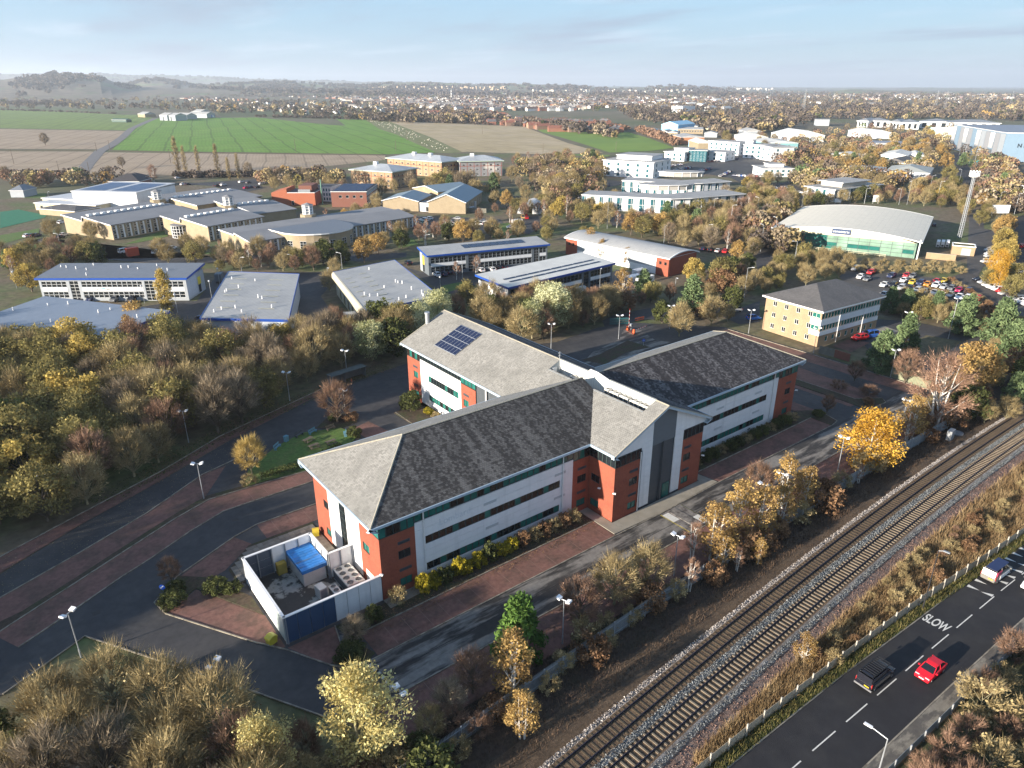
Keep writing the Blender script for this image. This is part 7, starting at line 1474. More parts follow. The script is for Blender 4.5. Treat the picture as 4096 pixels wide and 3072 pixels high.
rc=car((-3.0,-56.6,.03),math.pi+RD,'hatch','bright_red',(.62,.010,.022),'bright red hatchback driving towards the camera on the road',None,2,'red_car');b=MB();b.box(1.93,-.27,.42,1.985,.27,.54);b.build('number_plate',plate_w,rc);b=MB();b.box(1.90,-.6,.28,1.965,.6,.40);b.build('grille',trim_b,rc)
sv=car((21.2,-54.15,.03),RD-.02,'van','pale_silver',(.20,.19,.17),'silver van with white rear panel and dark blue roof driving away at the right edge',None,2,'silver_van');b=MB();b.box(-2.15,-.66,1.945,1.3,.66,1.965);b.build('roof_panel',mat('navy_roof',(.02,.03,.09),.3,.05),sv)
b=MB();b.prof([(-2.44,1.0),(-2.33,1.85),(-2.37,1.87),(-2.48,1.02)],-.78,.78);b.build('rear_door',white_paint,sv);b=MB();b.box(-2.455,-.6,.62,-2.44,-.05,.74);b.build('number_plate',plate_y,sv);b=MB();b.prof([(-2.2,.6),(-1.4,.6),(-.9,1.75),(-2.2,1.8)],-.90,-.80);b.build('side_panel',mat('pink_red_graphic',(.45,.04,.09),.4,.1),sv);b=MB();b.prof([(-1.3,.55),(1.4,.55),(1.1,1.1),(-1.3,1.1)],-.985,-.95);b.build('side_graphic',white_paint,sv)
b=MB()
for k in range(3):b.prof([(-2.452+.012*k,1.26+.16*k),(-2.445+.012*k,1.32+.16*k),(-2.40,1.32+.16*k),(-2.40,1.26+.16*k)],-.1-.12*k,.55)
b.build('rear_graphic',mat('grey_graphic',(.3,.28,.28),.5,.1),sv)
car((22.9,-58.0,.03),math.pi+RD,'saloon','white',(.72,.72,.72),'white car nosing in at the right edge of the road',None,2,'white_car')
CC={'white':(.72,.72,.71),'silver':(.42,.43,.44),'grey':(.14,.145,.15),'black':(.014,.014,.016),'navy':(.02,.03,.08),'blue':(.03,.10,.35),'red':(.42,.015,.02),'crimson':(.35,.01,.07),'orange':(.62,.24,.02),'yellow':(.60,.42,.03),'teal':(.05,.32,.30),'gold':(.40,.30,.14)}
def cars_at(place,group,spec,rz,flip=None):
 """spec: list of (point, colour, kind); labels count along the row where colours repeat"""
 n={};tot={}
 for q in spec:tot[(q[1],q[2])]=tot.get((q[1],q[2]),0)+1
 for q in spec:
  p,c,k=q[:3];key=(c,k);n[key]=n.get(key,0)+1
  nm={'hatch':'hatchback','saloon':'saloon','suv':'tall estate car','van':'van'}[k]
  lab=f'{c} {nm} {place}' if tot[key]==1 else f'{ordn[n[key] - 1]} {c} {nm} {place}'
  car((p[0],p[1],-.03 if abs(p[0])>60 or p[1]>60 else 0),rz+(q[3]if len(q)>3 else random.uniform(-.04,.04)),k,c,CC[c],lab,group,1,'parked_car')
qr=R(-172)
cars_at('in the upper row of the big car park','cars in the big car park',[(Q7(-620,900),'silver','suv'),(Q7(-480,920),'navy','hatch'),(Q7(-400,950),'red','suv'),(Q7(-120,1000),'navy','suv'),(Q7(50,1060),'white','hatch'),(Q7(170,1085),'yellow','hatch'),(Q7(280,1100),'navy','suv'),(Q7(375,1115),'orange','hatch'),(Q7(495,1130),'white','suv'),(Q7(598,1150),'silver','hatch'),(Q7(705,1170),'grey','hatch'),(Q7(812,1195),'crimson','hatch'),(Q7(935,1205),'navy','hatch')],qr)
cars_at('behind the upper row of the big car park','cars in the big car park',[(Q7(90,990),'red','hatch'),(Q7(175,1000),'grey','hatch'),(Q7(500,1075),'red','hatch'),(Q7(600,1065),'yellow','saloon'),(Q7(-550,1010),'white','hatch'),(Q7(-450,1040),'grey','saloon')],qr)
cars_at('in the middle row of the big car park','cars in the big car park',[(Q7(20,1165),'silver','suv'),(Q7(140,1170),'black','hatch'),(Q7(240,1200),'silver','suv'),(Q7(340,1215),'grey','hatch'),(Q7(470,1230),'silver','saloon'),(Q7(580,1240),'white','hatch'),(Q7(-100,1130),'black','suv'),(Q7(-220,1120),'white','saloon'),(Q7(690,1260),'silver','hatch'),(Q7(815,1285),'white','saloon'),(Q7(930,1300),'white','hatch'),(Q7(1075,1310),'red','hatch')],qr)
cars_at('in the lower row of the big car park','cars in the big car park',[(Q7(98,1245),'black','suv'),(Q7(335,1275),'navy','hatch'),(Q7(560,1315),'white','hatch'),(Q7(1035,1400),'navy','hatch'),(Q7(1412,1455),'silver','hatch'),(Q7(1330,1440),'black','hatch'),(Q7(-80,1290),'black','hatch'),(Q7(-230,1260),'silver','hatch')],qr)
cars_at('in the slanting right row of the big car park','cars in the slanting row',[(Q7(1100,1055),'black','suv'),(Q7(1170,1085),'silver','saloon'),(Q7(1230,1125),'white','suv'),(Q7(1290,1155),'white','suv'),(Q7(1350,1180),'white','hatch'),(Q7(1410,1205),'red','hatch'),(Q7(1460,1240),'silver','saloon'),(Q7(1520,1265),'black','hatch'),(Q7(1570,1295),'grey','hatch'),(Q7(1630,1320),'grey','suv'),(Q7(1690,1355),'white','suv'),(Q7(1760,1385),'white','hatch')],R(148))
cars_at('in the short column by the tall hedge','cars by the tall hedge',[(Q7(1245,640),'white','suv'),(Q7(1240,690),'white','hatch'),(Q7(1245,720),'silver','saloon'),(Q7(1230,765),'gold','hatch'),(Q7(1200,800),'silver','suv')],R(150))
cars_at('on the dual carriageway at the right edge',None,[(Q7(1660,585),'red','hatch'),(Q7(1700,945),'white','van')],R(100));car(Q7(470,295),R(20),'hatch','black',CC['black'],'black hatchback alone in the shade beside the arched hall',None)
cars_at('beside the tan brick office',None,[(N4(790,775),'red','suv',2.9)],0);car(N4(870,755),R(160),'van','blue',CC['blue'],'royal blue van parked beside the tan brick office',None)
car(N3(1925,530),R(150),'hatch','silver',CC['silver'],'silver hatchback on the lane left of the tan brick office',None);car(N3(2085,600),R(-30),'hatch','blue',(.12,.19,.26),'pale blue hatchback at the left wall of the tan brick office',None)
r1=[(F2(1270+42*k,1410-13*k),c,t_)for k,(c,t_)in enumerate((('silver','hatch'),('white','hatch'),('blue','hatch'),('silver','saloon'),('white','suv'),('white','hatch')))]
cars_at('in the far left row of the school car park','cars in the school car park',r1,R(140));r1=[(F2(1350+34*k,1415-17*k),c,t_)for k,(c,t_)in enumerate((('crimson','hatch'),('grey','suv'),('teal','hatch'),('silver','hatch'),('white','hatch')))]
cars_at('in the near left row of the school car park','cars in the school car park',r1,R(140));r1=[(F2(1570+38*k,1415-17*k),c,t_)for k,(c,t_)in enumerate((('grey','hatch'),('silver','hatch'),('silver','suv'),('grey','saloon'),('silver','hatch')))]
cars_at('in the middle row of the school car park','cars in the school car park',r1,R(140));cars_at('in the right row of the school car park','cars in the school car park',[(F2(1640,1430),'black','hatch'),(F2(1690,1400),'silver','suv'),(F2(1730,1385),'white','hatch'),(F2(1900,1395),'white','van'),(F2(1940,1370),'silver','saloon')],R(140))
car(F2(1045,1405),R(10),'hatch','navy',CC['navy'],'navy hatchback alone by the school path');cars_at('beside the grey panelled block',None,[(F2(1045,1222),'silver','suv'),(F2(1075,1210),'white','hatch')],R(120))
mhm=car(F3(50,1395),R(-20),'van','white',CC['white'],'white motorhome parked near the arched hut',None,1,'motorhome','motorhome');b=MB();b.box(-2.7,-1.05,.6,1.3,1.05,2.7);b.box(1.0,-1.0,1.95,2.0,1.0,2.7);b.build('camper_body',white_paint,mhm);b=MB();b.box(-.6,-1.08,1.5,.5,-1.051,2.1);b.build('window',car_glass,mhm)
cars_at('in front of the arched hut',None,[(F3(90,1335),'gold','van'),(F3(125,1340),'red','hatch'),(F3(115,1310),'red','saloon')],R(60));cars_at('on the yard road by the arched hut',None,[(F3(10,1420),'white','hatch'),(F2(2190,1420),'white','saloon')],R(-20))
cars_at('before the two storey blue edged unit','cars by the blue edged units',[(N2(1560,225),'white','suv'),(N2(1620,220),'navy','suv'),(N2(1665,205),'black','hatch'),(N2(1945,185),'white','hatch'),(N2(2040,180),'white','hatch'),(N2(2090,165),'black','suv'),(N2(2140,160),'black','hatch'),(N2(1315,125),'black','suv')],R(80))
cars_at('before the long blue edged unit','cars by the blue edged units',[(N1(720,425),'black','hatch'),(N1(790,435),'navy','hatch'),(N1(1000,440),'grey','suv'),(N1(1145,445),'black','suv')],R(-130));cars_at('at the end of the pale blue walled unit','cars by the blue edged units',[(N1(1755,740),'black','suv'),(N1(1750,695),'silver','suv'),(N1(1765,640),'black','saloon'),(N1(1750,610),'navy','hatch')],R(-35))
bx=car(N1(1905,270),R(60),'van','grey',CC['grey'],'dark grey box van parked between two units',None,1,'box_van');b=MB();b.box(-2.5,-1.05,.6,1.0,1.05,2.9);b.build('box',clad_slate,bx)
cars_at('at the left school gate','cars by the school',[(F1(240,1495),'white','hatch'),(F1(285,1495),'black','suv'),(F1(320,1490),'navy','hatch'),(F1(530,1380),'white','suv'),(F1(550,1485),'white','hatch'),(F1(520,1505),'black','hatch')],R(40))
cars_at('on the road below the left school block','cars by the school',[(N1(30,40),'crimson','hatch'),(N1(90,35),'silver','hatch'),(N1(150,20),'white','hatch'),(N1(265,62),'red','hatch'),(N1(790,65),'white','suv'),(N1(570,100),'grey','saloon'),(F1(1075,1630),'white','van')],R(20))
cars_at('in the bays below the glazed school bay','cars by the school',[(F1(1340,1635),'white','hatch'),(F1(1420,1620),'white','suv'),(F1(1480,1600),'white','hatch'),(F1(1640,1640),'crimson','hatch'),(F1(1680,1620),'black','hatch'),(F1(1720,1605),'navy','suv'),(F1(1755,1590),'silver','suv')],R(40))
cars_at('in the upper school car park','cars in the upper school car park',[(F1(1570,1050),'white','hatch'),(F1(1610,1050),'black','hatch'),(F1(1860,1065),'black','suv'),(F1(1915,1055),'white','suv'),(F1(2010,1105),'white','hatch'),(F1(2070,1030),'white','suv'),(F1(2130,1035),'grey','hatch'),(F1(2110,1080),'crimson','hatch'),(F1(2150,1075),'navy','saloon'),(F2(10,1075),'black','hatch'),(F2(45,1045),'white','hatch'),(F2(85,1040),'silver','suv'),(F1(1520,995),'white','hatch'),(F1(820,985),'white','suv')],R(30))
def lot(place,group,a,c,n,rz,seed,miss=.12):
 r_=random.Random(seed);sp=[]
 for k in range(n):
  if r_.random()<miss:continue
  sp.append((a.lerp(c,k/max(1,n-1)),r_.choice(['white','silver','grey','black','silver','black','navy','red','blue','white']),r_.choice(['hatch','saloon','suv','hatch'])))
 cars_at(place,group,sp,rz)
lot('in the left car row behind the four storey office','cars behind the white offices',F3(1290,905),F3(1440,880),12,R(100),1);lot('in the second car row behind the four storey office','cars behind the white offices',F3(1400,930),F3(1520,905),9,R(100),2);lot('in the third car row behind the four storey office','cars behind the white offices',F3(1600,935),F3(1690,915),7,R(100),3)
lot('along the kerb right of the crescent offices','cars right of the crescents',F3(1780,980),F3(1870,940),8,R(50),4);lot('in the car park before the low white office','cars behind the white offices',F3(1680,855),F3(1930,830),9,R(60),5,.3);lot('in the bays by the glass fronted office','cars by the glass fronted office',F4(10,1085),F4(170,1080),8,R(110),6);lot('in the second bay row by the glass fronted office','cars by the glass fronted office',F4(180,1110),F4(320,1125),8,R(110),7)
lot('in the wide lot right of the crescent offices','cars right of the crescents',F3(1910,975),F3(2190,985),12,R(100),8);lot('at the end of the crescent car park','cars in the crescent car park',F3(730,1055),F3(820,1060),5,R(60),9);cars_at('on the lane left of the crescent','cars in the crescent car park',[(F3(450,1170),'white','van'),(F3(575,1165),'white','suv'),(F3(560,1115),'black','suv'),(F3(370,1125),'silver','hatch')],R(30));lot('beside the barrel roofed unit','cars by the barrel roofed unit',F3(1640,1610),F3(1830,1630),4,R(20),10,0)
lot('in the far depot yard by the tall blue warehouse','cars in the depot yard',F4(1680,690),F4(1800,720),10,R(60),12);lot('second row in the far depot yard','cars in the depot yard',F4(1700,680),F4(1810,700),9,R(60),13)
for k,p in enumerate((F4(1680,660),F4(1770,665))):
 r=thing('lorry_trailer',['dark lorry trailer at the beige warehouse docks','white lorry trailer at the beige warehouse docks'][k],'lorry',tuple(p),wb.ang);b=MB();b.box(0,0,1.2,14,2.6,4.2);b.build('box',dark_grey if k==0 else white_paint,r);b=MB()
 for x in(1.5,11,12.5):b.tube((x,0,.5),(x,2.6,.5),.5,n=8)
 b.build('wheel',tyre,r)
# trees and shrubs
LEAF={'bare_olive':leafmat('olive_twigs',(.156,.117,.058),(.325,.254,.130),(.494,.397,.208),.1),'far_brown':leafmat('far_brown_twigs',(.085,.068,.055),(.135,.108,.09),(.18,.148,.122),.1),'litter':leafmat('dark_litter',(.05,.035,.026),(.10,.07,.05),(.17,.115,.08),.05,0),'straw':leafmat('straw_twigs',(.208,.143,.046),(.429,.312,.104),(.598,.455,.182),.2),'bare_grey':leafmat('grey_brown_twigs',(.130,.104,.072),(.260,.208,.143),(.390,.319,.227),.1),'bare_red':leafmat('reddish_twigs',(.124,.078,.055),(.260,.163,.111),(.377,.240,.163),.1),'pink_birch':leafmat('pinkish_twigs',(.182,.111,.078),(.338,.208,.143),(.442,.299,.208),.15),'yellow':leafmat('golden_leaves',(.199,.157,.061),(.446,.340,.105),(.644,.484,.143),.3),'yellow_olive':leafmat('yellow_olive_leaves',(.126,.111,.047),(.252,.215,.086),(.414,.350,.132),.3),'orange':leafmat('orange_leaves',(.208,.133,.059),(.429,.286,.109),(.615,.423,.156),.3),'gold_bright':leafmat('bright_gold_leaves',(.33,.18,.03),(.62,.36,.055),(.74,.48,.10),.35),'silver':leafmat('silver_green_leaves',(.221,.234,.091),(.494,.494,.260),(.750,.750,.494),.3),'cream':leafmat('cream_yellow_leaves',(.260,.208,.078),(.559,.455,.182),(.750,.702,.338),.3),'pine':leafmat('pine_needles',(.058,.085,.039),(.130,.182,.085),(.215,.280,.130),.1),'bright_pine':leafmat('bright_pine_needles',(.046,.091,.023),(.111,.195,.046),(.169,.273,.065),.15),'green':leafmat('dark_green_leaves',(.046,.052,.021),(.098,.111,.042),(.156,.169,.058),.2),'shrub_yellow':leafmat('yellow_green_shrub',(.117,.117,.019),(.364,.299,.033),(.585,.468,.046),.25),'russet':leafmat('russet_leaves',(.124,.072,.042),(.234,.137,.078),(.338,.215,.117),.2),'bracken':leafmat('bracken_stems',(.143,.091,.046),(.299,.202,.104),(.468,.351,.195),.15,0)}
bark={k:mat(n_,c,.9,.2,4)for k,n_,c in(('brown','brown_bark',(.12,.095,.07)),('olive','mossy_bark',(.27,.235,.14)),('white','birch_bark',(.55,.52,.47)),('pine','pine_bark',(.12,.075,.05)))}
def tubes(paths,n=4):
 """tapered limbs: every path is a list of (point, radius)"""
 V,F_=[],[]
 for path in paths:
  base=len(V)
  for i,(p,r)in enumerate(path):
   a=Vector(path[min(i+1,len(path)-1)][0])-Vector(path[max(i-1,0)][0]);a=a.normalized()if a.length>1e-6 else Vector((0,0,1));u_=a.orthogonal().normalized();w_=a.cross(u_)
   for k in range(n):t=2*math.pi*k/n;V.append(tuple(Vector(p)+u_*r*math.cos(t)+w_*r*math.sin(t)))
  for i in range(len(path)-1):
   for k in range(n):F_.append((base+i*n+k,base+i*n+(k+1)%n,base+(i+1)*n+(k+1)%n,base+(i+1)*n+k))
 return np.array(V),np.array(F_)
def ribbons(base,tip,w,r_,sag=0.0):
 """thin twigs as narrow triangles from base to tip"""
 d=tip-base;s_=np.cross(d,r_.normal(size=d.shape));s_/=np.linalg.norm(s_,axis=1,keepdims=True)+1e-9;s_*=np.asarray(w).reshape(-1,1)/2
 return np.stack([base-s_,base+s_,tip],1)
def leaves(c,s,r_,aspect=1.6,droop=0.0):
 """leaf-sized faces, each a triangle pair folded into one kite"""
 n=len(c);a=r_.normal(size=(n,3));a[:,2]=a[:,2]*(1-droop)-droop;a/=np.linalg.norm(a,axis=1,keepdims=True);b_=np.cross(a,r_.normal(size=(n,3)));b_/=np.linalg.norm(b_,axis=1,keepdims=True)+1e-9
 s=np.asarray(s).reshape(-1,1);a=a*s*aspect/2;b_=b_*s/2
 return np.concatenate([np.stack([c-a,c+b_,c+a],1),np.stack([c-a,c+a,c-b_],1)],0)
def make_tree(kind,H,Wd,seed,shape='round',nc=18,twigs=90,lv=60,ls=.26,tw=.055,bk='brown',stems=1,clear=.15,lean=0.0,crad=.30,droop=0.0,loose=1.0):
 r_=np.random.default_rng(seed);limbs=[];cl=[]
 zc0=H*clear;hc=H-zc0
 for k in range(nc):
  f=(k+.5)/nc
  if shape=='round':
   ph=math.acos(1-1.75*f);th=k*2.4+r_.uniform(-.3,.3);rad=r_.uniform(.55,.78)
   c=np.array([math.sin(ph)*math.cos(th)*Wd/2*rad,math.sin(ph)*math.sin(th)*Wd/2*rad,zc0+hc*.48+math.cos(ph)*hc*.40*r_.uniform(.85,1.1)])
  elif shape=='cone':
   th=k*2.4;z=zc0+hc*f;rr_=Wd/2*(1-f)**.8*r_.uniform(.55,.8)+.12*Wd*(1-f);c=np.array([math.cos(th)*rr_,math.sin(th)*rr_,z])
  elif shape=='column':
   th=k*2.4;z=zc0+hc*f;rr_=Wd/2*(math.sin(math.pi*min(1,.12+f*.86))**.6)*r_.uniform(.45,.8);c=np.array([math.cos(th)*rr_,math.sin(th)*rr_,z])
  else:
   th=k*2.4+r_.uniform(-.5,.5);z=zc0+hc*(f**.85)*.95;rr_=Wd/2*(math.sin(math.pi*(0.18+.75*f))**.9)*r_.uniform(.3,.9);c=np.array([math.cos(th)*rr_,math.sin(th)*rr_,z])
  cl.append(c)
 lx=np.array([math.cos(lean*9),math.sin(lean*9),0])*lean*H
 tr_top=H*(.93 if shape in('cone','column','birch')else.42);axis=lambda z:lx*(z/H)**1.5
 for s_ in range(stems):
  o=np.array([math.cos(s_*2.1),math.sin(s_*2.1),0])*(0 if stems==1 else.35);sp=np.array([math.cos(s_*2.1+.4),math.sin(s_*2.1+.4),0])*(0 if stems==1 else Wd*.16)
  r0=H*(.020 if stems>1 else.026);limbs.append([(tuple(o*(1-f)+sp*f*1.2+axis(tr_top*f)+np.array([0,0,tr_top*f])),max(.03,r0*(1-f*.85)))for f in(0,.25,.5,.75,1)])
 T,tint=[],[]
 for i,c in enumerate(cl):
  c=c+axis(c[2]);zb=min(tr_top*.98,max(H*clear*.8,c[2]-np.hypot(c[0],c[1])*(1.0 if shape!='cone' else.1)-.08*H));st=axis(zb)+np.array([0,0,zb]);mid=st*.45+c*.55+np.array([0,0,-.02*H])
  limbs.append([(tuple(st),H*.010),(tuple(mid),H*.006),(tuple(c),.015)]);R_=crad*Wd*r_.uniform(.75,1.2)*.55*loose;tb_=r_.uniform(.2,.8)-(.12 if c[2]<zc0+hc*.35 else 0)
  out=c-axis(c[2])-np.array([0,0,zc0+hc*.35]);out=out/(np.linalg.norm(out)+1e-6)
  if twigs:
   d=r_.normal(size=(twigs,3));d/=np.linalg.norm(d,axis=1,keepdims=True);tip=c+(d*1.0+out*.42+np.array([0,0,.28-droop]))*R_*r_.uniform(.5,1.25,(twigs,1));b0=st*.2+c*.8+r_.normal(0,.22,(twigs,3))*R_;f=r_.uniform(0.0,.6,(twigs,1));base=b0*(1-f)+tip*f
   T.append(ribbons(base,tip,tw*r_.uniform(.6,1.3,twigs),r_));tint.append(np.clip(tb_+r_.normal(0,.16,twigs),0,1))
  if lv:
   d=r_.normal(size=(lv,3));d/=np.linalg.norm(d,axis=1,keepdims=True);rad=R_*r_.uniform(.35,1.12,(lv,1))**.7;p=c+d*rad*np.array([1,1,.85])+out*R_*.25
   if droop:p[:,2]-=droop*R_*r_.uniform(0,1.2,lv)
   q=leaves(p,ls*r_.uniform(.6,1.3,lv),r_,1.7 if kind not in('pine','bright_pine')else 3.0,droop*.5);T.append(q);tq=np.clip(tb_+r_.normal(0,.2,lv),0,1);tint+=[tq,tq]
 V,F_=tubes(limbs,4);trunk=raw_mesh('trunk',V,F_,bark[bk],link=False)
 T=np.concatenate(T);tint=np.concatenate(tint);crown=raw_mesh('crown',T.reshape(-1,3),np.arange(len(T)*3).reshape(-1,3),LEAF[kind],tint,link=False)
 return trunk,crown,H,Wd
KIND={}
def variants(key,n,*a,**k):KIND[key]=[make_tree(*a,seed=100*len(KIND)+i,**k)for i in range(n)]
variants('bare',4,'bare_olive',10,9,nc=40,twigs=105,lv=12,crad=.25,ls=.2,tw=.06,bk='olive',clear=.12)
variants('grey',3,'bare_grey',10,8,nc=36,twigs=105,lv=3,crad=.25,ls=.2,tw=.06,bk='brown',clear=.15)
variants('redtip',3,'bare_red',10,8,nc=36,twigs=105,lv=5,crad=.25,ls=.2,tw=.055,bk='brown',clear=.12)
variants('yellow',3,'yellow',10,9,nc=24,twigs=40,lv=150,ls=.33,clear=.1)
variants('olive',4,'yellow_olive',10,9,nc=24,twigs=70,lv=110,ls=.30,clear=.1)
variants('orange',3,'orange',10,8,nc=22,twigs=50,lv=120,ls=.30,clear=.12)
variants('gold_birch',3,'orange',9,4.6,shape='birch',nc=20,twigs=50,lv=90,ls=.2,tw=.035,bk='white',stems=2,clear=.2,crad=.36,droop=.35)
variants('gold',2,'gold_bright',9,7.6,shape='birch',nc=40,twigs=25,lv=170,ls=.19,bk='white',clear=.08,stems=2,droop=.3,crad=.34)
variants('pink_birch',2,'pink_birch',12,8,shape='birch',nc=24,twigs=150,lv=25,ls=.2,tw=.05,bk='white',stems=3,clear=.22,crad=.34,droop=.2)
variants('white_birch',2,'pink_birch',9,4.5,shape='birch',nc=18,twigs=150,lv=2,ls=.15,tw=.04,bk='white',stems=2,clear=.25,crad=.32)
variants('silver',3,'silver',10,8,nc=34,twigs=20,lv=190,ls=.2,bk='olive',clear=.08,droop=.1)
variants('cream',2,'cream',9,6.2,shape='birch',nc=40,twigs=40,lv=150,ls=.15,bk='olive',clear=.05,stems=3,crad=.30)
variants('pine',3,'pine',9,6,shape='cone',nc=26,twigs=0,lv=130,ls=.28,bk='pine',clear=.1,crad=.36)
variants('bright_pine',2,'bright_pine',7,4.6,shape='cone',nc=26,twigs=0,lv=130,ls=.22,bk='pine',clear=.06,crad=.36)
variants('green',3,'green',6,6,nc=20,twigs=10,lv=150,ls=.25,bk='brown',clear=.04)
variants('straw',1,'straw',8,6.5,nc=36,twigs=110,lv=6,ls=.15,tw=.06,bk='olive',clear=.2,crad=.25)
variants('poplar',2,'bare_olive',18,4.0,shape='column',nc=30,twigs=110,lv=14,ls=.3,tw=.07,bk='brown',clear=.05,crad=.5)
variants('gold_column',1,'yellow',10,4.2,shape='column',nc=24,twigs=20,lv=150,ls=.25,bk='brown',clear=.08,crad=.45)
variants('shrub_yellow',2,'shrub_yellow',1.7,2.3,nc=16,twigs=10,lv=110,ls=.13,tw=.03,clear=.0)
variants('shrub_green',3,'green',1.5,2.4,nc=16,twigs=10,lv=110,ls=.13,tw=.03,clear=.0)
variants('shrub_brown',3,'bare_olive',2.2,2.6,nc=14,twigs=90,lv=30,ls=.12,tw=.03,clear=.0,bk='olive')
variants('shrub_red',2,'bare_red',3.2,3.6,nc=16,twigs=160,lv=8,ls=.12,tw=.035,clear=.0)
variants('shrub_russet',2,'russet',2.4,3.2,nc=16,twigs=50,lv=80,ls=.15,tw=.035,clear=.0)
tree_n={}
CATN={'bare':'bare_tree','grey':'bare_tree','redtip':'bare_tree','yellow':'autumn_tree','olive':'autumn_tree','orange':'autumn_tree','gold_birch':'birch_tree','gold':'birch_tree','pink_birch':'birch_tree','white_birch':'birch_tree','silver':'willow_tree','cream':'willow_tree','pine':'pine_tree','bright_pine':'pine_tree','green':'evergreen_tree','poplar':'poplar_tree','gold_column':'hornbeam_tree','straw':'young_tree','shrub_yellow':'shrub','shrub_green':'shrub','shrub_brown':'shrub','shrub_red':'shrub','shrub_russet':'shrub'}
def tree(kind,p,H,label,group=None,Wd=None,z=0.0):
 v=KIND[kind];k=tree_n.get(kind,0);tree_n[kind]=k+1;tr,cr,h0,w0=v[k%len(v)];sz=H/h0;sx=(Wd/w0)if Wd else sz*random.uniform(.92,1.1)
 nm=CATN[kind];r=thing(nm,label,'shrub' if nm=='shrub' else 'tree',(p[0],p[1],z),random.uniform(0,6.28),group);r.scale=(sx,sx,sz)
 obj('stem' if nm=='shrub' else 'trunk',tr,r);obj('foliage' if nm=='shrub' else 'crown',cr,r)
 PLACED.append((p[0],p[1],(sx*w0)*.5));return r
PLACED=[]
def T(kind,px,py,H,label,Wd=None,group=None,top=None):
 """px, py: where the middle of the crown shows; the tree stands where a crown of that height would show there"""
 return tree(kind,g(px,py,H*.5),H,label,group,Wd)
